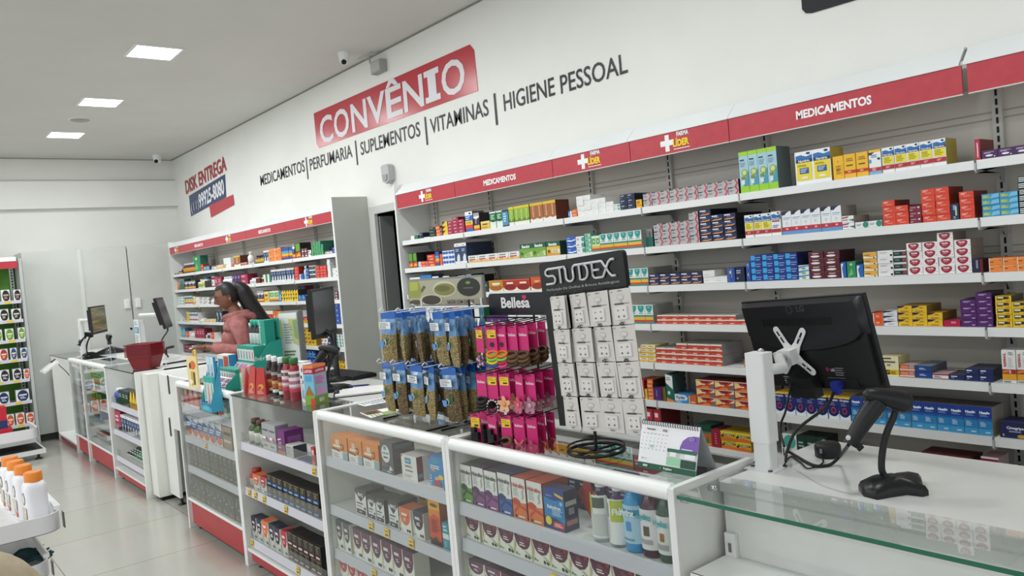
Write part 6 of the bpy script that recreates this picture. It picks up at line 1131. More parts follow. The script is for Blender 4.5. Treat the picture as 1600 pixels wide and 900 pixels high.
def card_with(w, h, item, price):
    m = MB().box(-w/2, w/2, 0, .001, -h, 0, M(PINK, .45)); dd = [('r', .3, .92, .7, .95, '#3a1a2a')]
    if price: dd += [('r', .08, .55, .92, .86, '#f0d235'), ('l', .15, .72, .85, .82, 2, '#c9a02a'), ('r', .4, .6, .8, .66, '#4a3a1a')]
    else: dd += [('t', 'Bellesa', .5, .66, .1, '#f3d6e2', .75, .03)]
    dd += [('e', .5, .3, .22, .1, '#3a1a2a')] if item in ('ties', 'bun') else []
    m.decals(dd, (-w/2, 0, -h), VX, VZ, w, h); return m
def ring(m, c, R, r, col, tilt=.4, n=14): m.tube([(c[0]+R*math.cos(6.2832*k/n), c[1]+R*.35*math.sin(6.2832*k/n), c[2]+R*tilt*math.sin(6.2832*k/n)) for k in range(n)], r, M(col, .6), 6, True)
def acc(item, w, h, price, sd):
    m = card_with(w, h, item, price); rr = random.Random(sd); z = -h
    if item == 'ties':
        cols = ['#2f4fa5', '#c8365a', '#e8782f', '#8fcf5a', '#e84a8a', '#e8d23a']; rr.shuffle(cols)
        for k in range(4): ring(m, (rr.uniform(-.003, .003), -.004, z-.004-.011*k), w*.48, .0048, cols[k])
    elif item == 'brown':
        for k in range(3): ring(m, (rr.uniform(-.004, .004), -.004, z-.006-.013*k), w*.5, .0065, ['#5a3f2a', '#6b4c30', '#4a3322'][k])
    elif item == 'black':
        for k in range(3): ring(m, (rr.uniform(-.004, .004), -.004, z-.004-.012*k), w*.46, .006, '#1c171a')
    elif item == 'pearl':
        ring(m, (0, -.006, z-.024), w*.46, .004, '#19171a', .9)
        for k in range(14): a = 6.2832*k/14; m.ell((w*.52*math.cos(a), -.008, z-.024+w*.48*math.sin(a)), (.0034,)*3, M('#efeae6', .25), 8, 6)
    elif item in ('plumeria', 'rose', 'mauve'):
        c1 = {'plumeria': '#f0b497', 'rose': '#d1577f', 'mauve': '#b57f94'}[item]; c2 = {'plumeria': '#eea23f', 'rose': '#e2826a', 'mauve': '#d9a6b4'}[item]
        for k in range(5):
            a = 1.57+6.2832*k/5; d_ = Vector((math.cos(a), 0, math.sin(a))); p_ = Vector((-d_.z, 0, d_.x)); c0 = Vector((0, -.006, z-.014))
            pts = [c0, c0+d_*.012-p_*.010-VY*.004, c0+d_*.026-p_*.006-VY*.007, c0+d_*.030-VY*.006, c0+d_*.026+p_*.007-VY*.005, c0+d_*.012+p_*.010-VY*.003]; 
            m.add(pts+[q+VY*.002 for q in pts], [tuple(range(6)), tuple(range(11, 5, -1))]+[(i, 6+i, 6+(i+1) % 6, (i+1) % 6) for i in range(6)], M(c1, .35))
        m.ell((0, -.010, z-.014), (.009, .004, .009), M(c2, .4), 10, 6)
    elif item == 'claw':
        m.box(-w*.22, w*.12, -.014, -.001, -h*.98, -h*.42, M('#1d1a1c', .35))
        for k in range(9): m.tube([(-w*.22, -.008, -h*.45-h*.055*k), (-w*.42, -.009, -h*.46-h*.055*k)], .0018, M('#241f22', .35), 5)
        m.box(w*.12, w*.46, -.016, -.003, -h*.76, -h*.56, M('#1a1719', .35))
    elif item == 'browncl':
        for k in range(2): ring(m, (.002, -.008, z+.004-.026*k), w*.42, .006, '#7a6048', .55)
        m.box(-w*.3, w*.3, -.018, -.006, z-.03, z-.006, M('#5a4634', .4))
    elif item == 'coral':
        m.tube([(w*.36*math.sin(a), -.006, z-.03+w*.5*math.cos(a)) for a in [6.2832*k/14 for k in range(14)]], .0035, M('#e8957f', .3), 6, True)
        for sgn in (-1, 1): m.tube([(sgn*w*.1, -.006, z-.005), (sgn*w*.42, -.006, z+.012)], [.006, .002], M('#e8957f', .3), 6)
    elif item == 'purplebits':
        for k in range(16): m.ell((rr.uniform(-w*.4, w*.4), -.004, z-rr.uniform(.0, .05)), (.006, .003, .006), M(rr.choice(['#a26a9a', '#d9b6cf', '#5a3a5a']), .3), 6, 5)
    return m.mesh('accessory')
what = {'ties': 'bright hair ties', 'brown': 'brown hair ties', 'black': 'black scrunchies', 'pearl': 'a pearl-edged tie', 'plumeria': 'a peach flower clip', 'rose': 'a pink flower clip', 'mauve': 'a mauve flower clip', 'claw': 'a black claw clip', 'browncl': 'a brown clip', 'coral': 'a coral bow ring', 'purplebits': 'small purple bands'}
grid = [[(738, 'purplebits', 1), (757, 'ties', 1), (772, 'ties', 0), (789, 'brown', 0), (806, 'brown', 0)], [(741, 'black', 0), (758, 'pearl', 1), (777, 'plumeria', 1), (800, 'rose', 0), (817, 'mauve', 0)], [(732, 'claw', 1), (758, 'claw', 0), (780, 'browncl', 1), (800, 'coral', 0), (820, 'rose', 0)]]
rn3 = ['top', 'middle', 'lowest']
for r_, row in enumerate(grid):
    for c, (px, it, pr) in enumerate(row):
        yf = 1.575+.012*c
        xf = x_at(px+8, yf, zr[r_]); hh_ = .088 if it != 'claw' else .115
        kk = MB().tube([(0, YR-yf, .010), (0, -.012, .0), (0, -.016, .006)], .0018, BLACK, 6).build('hook', rk, Vector((xf, yf, zr[r_]))+ro)
        for k in range(3):
            ob = bpy.data.objects.new('hair_accessory', acc(it, .046, hh_, pr and k == 0, r_*9+c+k)); COL.objects.link(ob); ob.location = (xf+.001*k, yf+.004+.04*k, zr[r_]+.002*k); ob.rotation_euler.z = math.radians(random.uniform(-10, 12))
            tag(ob, f'pink card with {what[it]}, {["front", "middle", "rear"][k]} of {ORD[c]} hook, {rn3[r_]} row', 'hair accessory', 'hair accessories on the black wire rack')

# ------------------------------------------------------------ tea rack
YT = 1.60
tx0, tx1 = x_at(598, YT, 1.2), x_at(702, YT, 1.2)
tk = thing('tea_rack', 'wire rack of hanging blue tea bags under a picture sign', 'display rack', ((tx0+tx1)/2, 1.8, ZT+.004)); to = -Vector(tk.location)
zt1, zt2_ = z_at(489, tx0+.05, YT), z_at(568, tx0+.05, YT)
m = MB()
for X in (tx0+.03, tx1-.03): m.tube([(X, 1.56, ZT+.008), (X, 1.81, ZT+.008)], .004, BLACK, 8).tube([(X, 1.79, ZT+.008), (X, 1.79, 1.42)], .004, WHITE, 8)
for z in (zt1+.004, zt2_+.004): m.tube([(tx0-.02, 1.79, z), (tx1+.02, 1.79, z)], .003, WHITE, 6)
m.build('wire_frame', tk, to)
YP = 1.81; s0, s1_ = ony(641, 478, YP), ony(755, 476, YP); zs0_, zs1_ = z_at(477, s0.x, YP), z_at(440, s0.x, YP)
sw, sh_ = s1_.x-s0.x, zs1_-zs0_
sg = MB().box(s0.x-.008, s1_.x+.008, YP, YP+.012, zs0_-.008, zs1_+.008, M('#8f9090', .35, .3))
sg.decals([('r', 0, 0, 1, 1, '#b8b49a'), ('p', [(0, .3), (.16, .3), (.2, .6), (.16, 1), (0, 1)], '#9aa052'), ('p', [(.02, .6), (.14, .62), (.15, .95), (.03, .98)], '#b9bb5a'), ('e', .52, .62, .16, .32, '#d6d2b8'), ('e', .52, .6, .145, .24, '#8a8a4a'), ('e', .5, .64, .1, .12, '#6d7038'), ('e', .84, .66, .145, .36, '#2b2c28'), ('e', .84, .82, .03, .06, '#6f9a4a'), ('r', .78, .6, .9, .64, '#6f706a'), ('e', .33, .2, .16, .24, '#cfcab2'), ('e', .33, .2, .135, .19, '#3f3a30'), ('p', [(.2, .5), (.26, .75), (.23, .8), (.19, .6)], '#6a6f3a'), ('e', .1, .12, .1, .1, '#4f4a36'), ('p', [(.5, .0), (1, 0), (1, .22), (.5, .2)], '#a39f8a'),
            ('t', 'SAÚDE COM CHÁ DE', .73, .1, .13, '#26261f', .5, .03)], (s0.x, YP, zs0_), VX, VZ, sw, sh_)
sg.build('picture_sign', tk, to); MB().tube([(s0.x+.05, YP+.006, zs0_-.008), (s0.x+.05, 1.79, 1.40)], .003, WHITE, 6).tube([(s1_.x-.05, YP+.006, zs0_-.008), (s1_.x-.05, 1.79, 1.40)], .003, WHITE, 6).build('sign_post', tk, to)
herb = noisy('dried_herbs', '#5a4c2c', '#d6c094', 230, .7, detail=8); herb2 = noisy('dark_herbs', '#3a2f20', '#a8966a', 230, .7, detail=8)
for q_ in (herb, herb2):
    rp = [n_ for n_ in q_.node_tree.nodes if n_.type == 'VALTORGB'][0]; e3 = rp.color_ramp.elements.new(.52); e3.color = lin('#8a7a4a' if q_ is herb else '#5f4a30')
BLU = M('#2568c0', .35); FILM = noisy('tinted_film', '#4f86bd', '#8fa9b8', 25, .2)
def tea_mesh(w, h, txt, dark, sd):
    rr = random.Random(sd); m = MB(); nx_, nz_ = 8, 14; hb_ = h*.86
    def bulge(u, v): return .020*(1-(2*u-1)**2)**.6*math.sin(math.pi*min(1, .08+.92*v))**.7
    hm = herb2 if dark else herb
    for sgn in (-1, 1):
        vs = [(-w/2+w*i/nx_, sgn*bulge(i/nx_, j/nz_)*rr.uniform(.85, 1.1), -h+hb_*(1-(1-j/nz_))) for j in range(nz_+1) for i in range(nx_+1)]
        for j in range(nz_):
            mt_ = hm if j < 9+(sd % 3 == 1) else FILM
            m.add([vs[j*(nx_+1)+i] for i in range(nx_+1)]+[vs[(j+1)*(nx_+1)+i] for i in range(nx_+1)], [(i, i+1, nx_+2+i, nx_+1+i) if sgn < 0 else (nx_+1+i, nx_+2+i, i+1, i) for i in range(nx_)], mt_, True)
    m.box(-w/2, w/2, -.001, .001, -h*.14, 0, BLU)
    y = -.0205
    m.decals([('r', .1, .0, .9, 1, '#f0f1f2'), ('t', txt, .5, .74, .3, '#2a2c30', .7, .03), ('l', .16, .12, .82, .45 if txt else .85, 2 if txt else 4, '#8a8c90')], (-w/2, y, -h*.34), VX, VZ, w, h*.14)
    cupz = -h*.66; m.add([(x*w-.008, y-.001, cupz+z_*h) for x, z_ in ((-.34, .07), (-.02, .07), (-.04, -.02), (-.1, -.05), (-.26, -.05), (-.32, -.02))][::-1], [tuple(range(6))], M('#5c98dc', .3))
    m.tube([(-.01+.014*math.cos(a), y-.001, cupz+.008+.012*math.sin(a)) for a in [-1.4+2.8*k/6 for k in range(7)]], .002, M('#a8c8ee', .3), 5)
    for k in range(7):
        a = rr.uniform(.3, 1.3); x = rr.uniform(.0, w*.3); m.add([(x, y+.001, cupz+.0), (x+.003, y, cupz+.008+.01*a), (x+.005, y, cupz+.018+.018*a), (x-.001, y, cupz+.010+.01*a)], [(0, 1, 2, 3)], M('#3f7a3a', .5))
    m.add([(-w/2, -.002, -h), (w/2, -.002, -h), (w/2+.004, .004, -h-.022), (-w/2-.003, -.006, -h-.02)], [(0, 3, 2, 1)], PLAST)
    return m.mesh('tea_bag')
tops = [(606, 20, 'CHÁ'), (632, -48, 'HERBA'), (654, -50, 'SENE'), (682, -12, 'MALVA'), (704, -40, 'ALECRIM')]
bots = [(603, -15, 'CAMOMILA'), (624, -8, 'BOLDO'), (648, 8, 'GUACO'), (674, -25, 'HIBISCO'), (700, -5, 'GENGIBRE')]
for r_, (lst, z) in enumerate(((tops, zt1), (bots, zt2_))):
    for c, (px, ang, tx_) in enumerate(lst):
        x = x_at(px, YT, z-.05); nm_ = 'upper' if r_ == 0 else 'lower'
        MB().tube([(0, 1.79-YT, .004), (0, -.03, .004), (0, -.036, .012), (.0, -.022, .022), (0, -.012, .012)], .0022, WHITE, 6).build('hook', tk, Vector((x, YT, z))+to)
        for k in range(4):
            txt = {'GUACO': 'GUACO'}.get(tx_, '') if k == 0 else ''
            ob = bpy.data.objects.new('tea_bag', tea_mesh(.088, .20, txt, (c+k+r_) % 3 == 2, r_*50+c*5+k)); COL.objects.link(ob)
            ob.location = (x+random.uniform(-.006, .006), YT+.006+.046*k, z+.004); ob.rotation_euler = (math.radians(random.uniform(-3, 3)), math.radians(random.uniform(-3, 3)), math.radians(ang*.7+random.uniform(-8, 8)))
            tag(ob, f'blue-topped bag of dried herbs, {["front", "second", "third", "rearmost"][k]} on {ORD[c]} hook from left, {nm_} row', 'tea bag', 'herbal tea bags on the wire rack')
# ------------------------------------------------------------ things on the counter tops
ZG = ZT+.0042
ZK = ZT+.0062
def flat_monitor(name, label, c, rot, screen, colx, W=.45, H=.27):
    t = thing(name, label, 'monitor', c); Rm = Matrix.Rotation(math.radians(rot[0]), 3, 'Z') @ Matrix.Rotation(math.radians(rot[1]), 3, 'X') @ Matrix.Rotation(math.radians(rot[2]), 3, 'Y'); t.rotation_euler = Rm.to_euler()
    m = MB().box(-W/2, W/2, 0, .02, -H/2, H/2, M('#161718', .4)); m.box(-W/2+.04, W/2-.04, .02, .045, -H/2+.04, H/2-.03, M('#1d1e20', .4)); m.box(-W*.16, W*.16, .03, .055, -.06, .06, M('#141517', .5)); m.build('casing', t)
    MB().box(-W/2+.016, W/2-.016, -.0015, 0, -H/2+.022, H/2-.014, screen).build('screen', t)
    return t, Rm
scr_off = M('#4a4b4d', .25); 
def lit_screen():
    m = bpy.data.materials.new('lit_screen'); m.use_nodes = True; nt = m.node_tree; b = nt.nodes['Principled BSDF']; L = nt.links.new
    tc = nt.nodes.new('ShaderNodeTexCoord'); mp = nt.nodes.new('ShaderNodeMapping'); mp.inputs['Scale'].default_value = (2, 1, 60)
    nz = nt.nodes.new('ShaderNodeTexNoise'); nz.inputs['Scale'].default_value = 1.2; rp = nt.nodes.new('ShaderNodeValToRGB'); rp.color_ramp.elements[0].color = lin('#3a3522'); rp.color_ramp.elements[1].color = lin('#8f8355'); rp.color_ramp.elements[0].position = .4; rp.color_ramp.elements[1].position = .65
    L(tc.outputs['Object'], mp.inputs[0]); L(mp.outputs[0], nz.inputs['Vector']); L(nz.outputs['Fac'], rp.inputs[0]); L(rp.outputs[0], b.inputs['Emission Color']); b.inputs['Emission Strength'].default_value = .55; b.inputs['Base Color'].default_value = lin('#15140f'); b.inputs['Roughness'].default_value = .2; return m
def column(label, x, y, mon, Rm, top, name='monitor_stand'):
    t = thing(name, label, 'monitor stand', (x, y, ZK)); MB().prism(rcol(-.03, .03, -.022, .022, .006), 0, top-ZK, M('#e9ebea', .3), 'z').build('column', t); MB().box(-.06, .05, -.05, .05, 0, .004, WHITE2).build('base_plate', t)
    e = Vector(mon)+Rm @ Vector((0, .05, 0))-Vector((x, y, ZK)); MB().tube([(.0, .0, e.z), tuple(e)], .016, M('#d8dada', .35), 10).tube([tuple(e), tuple(Vector(mon)+Rm @ Vector((0, .056, 0))-Vector((x, y, ZK)))], .03, M('#c9cbcb', .4), 10).build('arm', t); return t
mo, Rm = flat_monitor('monitor', 'lit monitor on the farthest counter, in front of the white cupboards', (-8.61, 1.731, 1.322), (151.8, -1, -.3), lit_screen(), 0)
column('white monitor column on the farthest counter', *onz(131, 557, ZK).xy, (-8.61, 1.731, 1.322), Rm, z_at(498, *onz(131, 557, ZK).xy))
mo, Rm = flat_monitor('monitor', 'dark monitor seen edge-on above the red baskets', (-7.161, 1.951, 1.362), (157.5, -12.9, .3), M('#2a2b2d', .3), 0)
px_ = onz(226, 562, ZK); c2_ = column('white column with a printed notice, behind the red baskets', px_.x, px_.y, (-7.161, 1.951, 1.362), Rm, z_at(500, px_.x, px_.y))
nt_ = MB().box(-.10, .07, -.036, -.034, .12, .36, M('#e9eef0', .5)); nt_.decals([('r', .1, .5, .9, .72, '#3f8fb5'), ('l', .15, .54, .85, .68, 3, '#d9ecf4'), ('l', .12, .1, .88, .42, 6, '#9aa4aa'), ('l', .15, .8, .85, .92, 2, '#8fb8cc')], (-.10, -.036, .12), VX, VZ, .17, .24); nt_.build('notice', c2_)
cable('black cable hanging from the edge-on monitor', [(-7.12, 1.93, 1.26), tuple(onpl(262, 516, (-7.2, 1.95, 1), (0, 1, 0))), tuple(onpl(252, 536, (-7.3, 1.97, 1), (0, 1, 0))), (-7.36, 2.0, ZK+.004)], .007)
mo, Rm = flat_monitor('monitor', 'grey-screened monitor beside the tall grey shelving panel', (-4.152, 1.99, 1.353), (138.2, .4, -.7), scr_off, 0)
st2 = thing('monitor_pole', 'black pole under the grey-screened monitor', 'monitor stand', (-4.13, 2.02, ZK)); MB().lathe([(0, 0), (.085, 0), (.085, .008), (.02, .02), (.016, .03), (.016, .27), (0, .27)], BLACK, n=18).build('pole', st2); MB().tube([(0, 0, .25), tuple(Vector((-4.152, 1.99, 1.28))+Rm @ Vector((0, .055, 0))-Vector((-4.13, 2.02, ZK)))], .016, BLACK, 10).build('neck', st2)
# second scanner on its stand (same model), receipt printer, keyboard, clipboard, pen
sc_at = onz(519, 612, ZK)
for src, lab in ((sst, 'black scanner stand on the white desk behind the syrup bottles'), (sgun, 'black barcode scanner on its stand, behind the small carton with green foot')):
    c = copy_tree(src); c.location = sc_at; c['label'] = lab; c.rotation_euler.z = _yaw; c.scale = (1.0, 1.0, 1.0)
t = thing('receipt_printer', 'black receipt printer behind the dark bottles', 'printer', onz(468, 605, ZK), math.radians(20))
MB().prism([(-.07, 0), (.07, 0), (.07, .085), (.03, .12), (-.07, .125)], -.07, .07, M('#17181a', .4)).build('body', t); MB().box(-.05, .05, .0, .055, .118, .14, PAPER).build('paper', t)
kp = onz(540, 588, ZK); ang_k = math.atan2((onz(590, 585, ZK)-onz(515, 577, ZK)).y, (onz(590, 585, ZK)-onz(515, 577, ZK)).x)
t = thing('keyboard', 'black computer keyboard on the white desk by the grey panel', 'keyboard', kp, ang_k)
MB().prism([(-.075, 0), (.075, 0), (.075, .022), (-.075, .012)], -.23, .23, M('#161719', .45)).build('base', t)
m = MB()
for r_ in range(6):
    for c in range(20): m.box(-.222+c*.0222, -.203+c*.0222, -.066+r_*.0222, -.048+r_*.0222, .0135+r_*.0014, .019+r_*.0016, M('#1e1f22', .5))
m.build('keys', t)
cp = onz(572, 612, ZK); t = thing('clipboard', 'clipboard with white papers on the desk beside the tea rack', 'clipboard', cp, math.radians(62))
MB().box(-.16, .16, -.115, .115, 0, .004, M('#3a332c', .5)).build('board', t); MB().box(-.15, .15, -.105, .105, .0041, .012, PAPER).build('papers', t); MB().prism([(-.158, .012), (-.13, .012), (-.14, .022), (-.155, .02)], -.04, .04, M('#4a4b4c', .3, .6), 'y').build('clip', t)
pn = onz(556, 604, ZK+.012); tag(MB().tube([(-.07, 0, .004), (.06, 0, .004), (.075, 0, .004)], [.0045, .0045, .0012], M('#26357f', .3), 8).tube([(-.07, .003, .008), (-.03, .003, .008)], .0012, M('#26357f', .3), 6).build('pen', None, pn, math.radians(50)), 'blue pen lying by the clipboard papers', 'pen')
pn = onz(282, 566, ZK); tag(MB().tube([(-.12, 0, .006), (.1, 0, .006), (.13, 0, .004)], [.006, .007, .002], M('#1b1c1e', .4), 8).ell((-.14, 0, .008), (.012, .01, .007), M('#1b1c1e', .4)).build('stylus', None, pn, math.radians(105)), 'black stylus lying on the desk in front of the woman', 'pen')
def sheet(label, pts, z, decs, name='paper_sheet'):
    P = [onz(*p, z) for p in pts]; m = MB().add([tuple(p) for p in P], [(0, 1, 2, 3)], PAPER).add([tuple(p-Vector((0, 0, .0008))) for p in P], [(3, 2, 1, 0)], PAPER)
    U = (P[1]-P[0]); V = (P[3]-P[0]); w_, h_ = U.length, V.length; m.decals(decs, tuple(P[0]), tuple(U/w_), tuple(V/h_), w_, h_); tag(m.build(name), label, 'paper')
sheet('white printed sheet lying on the glass near the tea rack', [(550, 629), (570, 635), (607, 628), (596, 622)], ZG+.001, [('l', .1, .1, .9, .9, 7, '#8a93a8')])
sheet('green and brown picture leaflet on the glass near the tea rack', [(562, 645), (580, 653), (628, 640), (606, 637)], ZG+.001, [('r', .02, .05, .55, .6, '#8a6a2a'), ('e', .3, .3, .2, .2, '#4a3516'), ('r', .5, .5, .98, .95, '#8fb85a'), ('l', .6, .1, .95, .4, 3, '#9fae8a')], 'leaflet')
sheet('white notepad sheet at the back of the service desk side', [(1285, 668), (1300, 672), (1310, 669), (1296, 665)], ZD+.001, []) if False else None
# row of bottles, packets and cartons on the open counter's glass
def tall_bottle(nm, label, px, py, h, body, cap, lab, r, grp):
    p = onz(px, py, ZG); t = thing(nm, label, 'bottle', p, 0, grp)
    bm_ = M(body, .15, 0, .6); MB().lathe([(0, 0), (r*.95, 0), (r, .004), (r, h*.62), (r*.92, h*.7), (r*.62, h*.8), (r*.55, h*.87), (0, h*.87)], bm_, n=18).build('body', t)
    MB().lathe([(r*.66, h*.86), (r*.7, h*.865), (r*.7, h*.985), (r*.6, h), (0, h)], M(cap, .45), n=18, cap=False).build('cap', t)
    l = MB()
    for k in range(9):
        a0, a1 = -2.3+k*.3, -2.0+k*.3
        for z0, z1, cc in lab: l.add([((r+.0005)*math.cos(a), (r+.0005)*math.sin(a), h*z) for a, z in ((a0, z0), (a1, z0), (a1, z1), (a0, z1))], [(0, 1, 2, 3)], M(cc, .5))
    l.build('label', t)
dk_l = [(.08, .16, '#e6e4e0'), (.18, .3, '#b5652f'), (.3, .38, '#e0a878'), (.38, .5, '#7a2f24'), (.52, .6, '#a9a4a2')]
for i, (px, py) in enumerate(((425.5, 614), (433.5, 617), (443.5, 620))): tall_bottle('syrup_bottle', f'dark slim bottle with white cap, {ORD[i]} of three on the glass', px, py, .205, '#2a1712', '#eceded', dk_l, .021, 'dark slim bottles on the glass')
for i, (px, py) in enumerate(((453.5, 623), (464.5, 626))): tall_bottle('drink_bottle', f'pink-labelled red bottle with green cap, {"left" if i == 0 else "right"} of the pair', px, py, .212, '#8f2430', '#2f6a35', [(.22, .34, '#c23a55'), (.34, .7, '#ecd3da'), (.56, .64, '#4a5a2a'), (.4, .48, '#d98aa5'), (.3, .34, '#f0e0e4')], .031, 'pink-labelled red bottles')
def one(name, label, px, py, w, d, h, kd, rz, cat='box', z=None):
    me = carton_mesh(kd, w, d, h); o_ = bpy.data.objects.new(name, me); COL.objects.link(o_); o_.location = onz(px, py, z or ZG); o_.rotation_euler.z = math.radians(rz); return tag(o_, label, cat)
kind('lavitan', '#7cc0dc', '#8fb8c8', '#b83a5a', [('r', 0, .78, 1, .93, '#b5234a'), ('r', 0, .93, 1, 1, '#e8963a'), ('t', 'LAVITAN', .5, .855, .07, '#f6e6ea', .8, .03), ('r', .15, .6, .8, .74, '#58a5d8'), ('p', [(.1, .3), (.5, .5), (.6, .4), (.95, .26), (.95, .2), (.1, .2)], '#a8743a'), ('r', 0, 0, 1, .24, '#7fae3a'), ('r', .55, .0, 1, .16, '#d9483a')],
     [('r', 0, .78, 1, .93, '#b5234a'), ('r', 0, .93, 1, 1, '#e8963a'), ('t', 'LAVITAN', .5, .855, .06, '#f6e6ea', .7, .03), ('r', .1, .5, .88, .72, '#c99ac0'), ('r', .12, .22, .85, .42, '#c99ac0'), ('l', .14, .52, .85, .7, 5, '#a86a9a'), ('r', 0, 0, 1, .2, '#7a9a34'), ('r', .3, .05, .65, .15, '#e9e9e4'), ('r', .4, .05, .43, .15, '#2a2a2a'), ('r', .5, .05, .52, .15, '#2a2a2a'), ('r', .57, .05, .6, .15, '#2a2a2a')])
kind('kerawhite', '#eceef0', '#d2d6da', '#e3e6e8', [('e', .7, .85, .16, .06, '#2a3f5a'), ('l', .2, .62, .85, .7, 1, '#22262a'), ('e', .75, .54, .14, .05, '#27506e'), ('p', [(.2, .1), (.9, .08), (.8, .34), (.4, .34)], '#7fb8d4'), ('l', .2, .36, .8, .5, 3, '#b5b9bd')])
one('upright_carton', 'white upright carton with pale blue print beside the pink-red bottles', 475, 628.5, .062, .05, .185, 'kerawhite', -8)
one('upright_carton', 'colourful crimson-topped carton with green foot at the end of the glass', 486, 632.5, .055, .1, .185, 'lavitan', 28)
def pouch(label, px, py, w, h, rz, grp='small red pouches'):
    p = onz(px, py, ZG); m = MB(); fr_ = M('#c23a38', .3); vs = [(-w/2, -.022, 0), (w/2, -.022, 0), (w/2, .022, 0), (-w/2, .022, 0), (-w*.42, -.012, h*.55), (w*.42, -.012, h*.55), (w*.42, .012, h*.55), (-w*.42, .012, h*.55), (-w*.34, -.001, h), (w*.34, -.001, h), (w*.34, .001, h), (-w*.34, .001, h)]
    m.add(vs, [(0, 1, 5, 4), (1, 2, 6, 5), (2, 3, 7, 6), (3, 0, 4, 7), (4, 5, 9, 8), (5, 6, 10, 9), (6, 7, 11, 10), (7, 4, 8, 11), (8, 9, 10, 11), (3, 2, 1, 0)], fr_)
    nrm = Vector((0, -h*.55, -.01)); V_ = Vector((0, .010, h*.55)).normalized()
    m.decals([('e', .5, .6, .3, .2, '#e0a04a'), ('l', .15, .12, .85, .35, 3, '#e9b0a4'), ('e', .4, .55, .14, .1, '#b52a2c')], (-w*.46, -.0222, 0), VX, V_, w*.92, h*.52)
    tag(m.build('pouch', None, p, math.radians(rz)), label, 'pouch', grp)
pouch('red pouch leaning in front of a small white box', 388, 612.5, .07, .135, -15); pouch('middle red pouch beside the teal display side', 399, 615.5, .085, .15, 5); pouch('slim red pouch nearest the dark bottles', 411, 617, .06, .145, 40)
kind('redbabybox', '#e9e6e0', '#d9d4ca', '#c8403a', [('p', [(0, .75), (1, .85), (1, 1), (0, 1)], '#cf4a34'), ('e', .5, .4, .3, .25, '#8fb85a'), ('l', .15, .1, .8, .25, 2, '#8a8a86')]); one('upright_carton', 'small white and red carton beside the red pouches', 378.5, 611.5, .055, .05, .13, 'redbabybox', -10)
# teal stepped cardboard display
dA, dB = onz(342, 602, ZG), onz(373, 606.5, ZG); dw = .30; dpt = .29
t = thing('cardboard_display', 'teal stepped cardboard display on the counter glass beside the woman', 'counter display', (dA.x, dA.y, ZG)); TEAL = M('#2b9c8c', .4); TE2 = M('#1f8577', .45)
hts = [(0, .02), (.12, .125), (.20, .205)]
b = MB(); b.box(0, dw, -.07, 0, 0, .012, M('#dfe6ea', .4))
for i, (yy, hh_) in enumerate(hts): b.box(0, dw, yy, dpt if i == 2 else hts[i+1][0], 0, hh_, M('#cfdde0', .4))
b.build('steps', t)
lipm = MB()
for i, (yy, hh_) in enumerate(hts[:2]):
    z0 = hh_-.0; sl = Vector((0, .05, .05)).normalized(); O = Vector((0, yy-.065 if i == 0 else yy-.045, z0 if i == 0 else z0-.045))
    U_, V_ = VX, Vector((0, .8, .6)); lipm.add([tuple(O), tuple(O+U_*dw), tuple(O+U_*dw+V_*.07), tuple(O+V_*.07)], [(0, 1, 2, 3)], M('#dfe6ee', .4))
    lipm.decals([q for k in range(4) for q in (('r', .04+.24*k, .45, .14+.24*k, .85, '#3a62b0'), ('r', .15+.24*k, .45, .26+.24*k, .85, ['#e0823a', '#c8456a', '#e0a04a', '#c83a3a'][k]), ('r', .04+.24*k, .1, .2+.24*k, .32, '#c8506a'))], tuple(O), U_, V_, dw, .07)
lipm.build('front_lip', t)
sd_ = MB().prism([(-.06, 0), (dpt, 0), (dpt, .25), (.22, .24), (.12, .13), (.0, .08), (-.06, .03)], dw, dw+.004, TEAL); sd_.text('thérapi', (dw+.0045, .17, .155), VY, VZ, .026, M('#dff0ec', .5), wide=.13); sd_.build('side_panel', t)
MB().box(0, dw, dpt-.004, dpt, 0, .26, TE2).build('back_panel', t); hm = MB().box(.19, dw, dpt-.006, dpt-.002, .26, .375, TEAL); hm.text('CBD', (.235, dpt-.0025, .40), VX, VZ, .02, M('#cfe9e2', .5), wide=.04) if False else None; hm.build('header_card', t)
kind('tealbrush', '#e8efed', '#279482', '#2aa08c', [('r', 0, .8, 1, 1, '#2b9c8c'), ('r', 0, 0, 1, .14, '#2b9c8c'), ('r', .38, .22, .62, .7, '#cf4a5a')]); kind('tealbrushb', '#e8efed', '#279482', '#2aa08c', [('r', 0, .8, 1, 1, '#2b9c8c'), ('r', 0, 0, 1, .14, '#2b9c8c'), ('r', .38, .22, .62, .7, '#2f3f55')])
kind('tealplain', '#2aa08c', '#23917f', '#2fae98', [('r', .0, .0, .12, 1, '#cfe6e0'), ('r', .5, .06, .85, .16, '#bfe0d8'), ('l', .2, .6, .3, .9, 3, '#dff0ec')])
for i in range(7):
    o_ = bpy.data.objects.new('small_carton', carton_mesh('tealbrush' if i > 3 else 'tealbrushb', .038, .075, .085)); COL.objects.link(o_); o_.location = (dA.x+.02+.04*i, dA.y+.008, ZG+.0205); tag(o_, f'teal-topped white carton, {ORD[i]} from left, front step of teal display', 'box', 'cartons on the front step of the teal display')
for i in range(6):
    o_ = bpy.data.objects.new('small_carton', carton_mesh('tealbrush' if i > 3 else 'tealbrushb', .042, .07, .10)); COL.objects.link(o_); o_.location = (dA.x+.035+.045*i, dA.y+.125, ZG+.1255); tag(o_, f'teal-topped white carton, {ORD[i]} from left, upper step of teal display', 'box', 'cartons on the upper step of the teal display')
o_ = bpy.data.objects.new('tall_carton', carton_mesh('tealplain', .085, .06, .165)); COL.objects.link(o_); o_.location = (dA.x+.235, dA.y+.205, ZG+.2055); tag(o_, 'tall plain teal carton on top of the teal display', 'box')
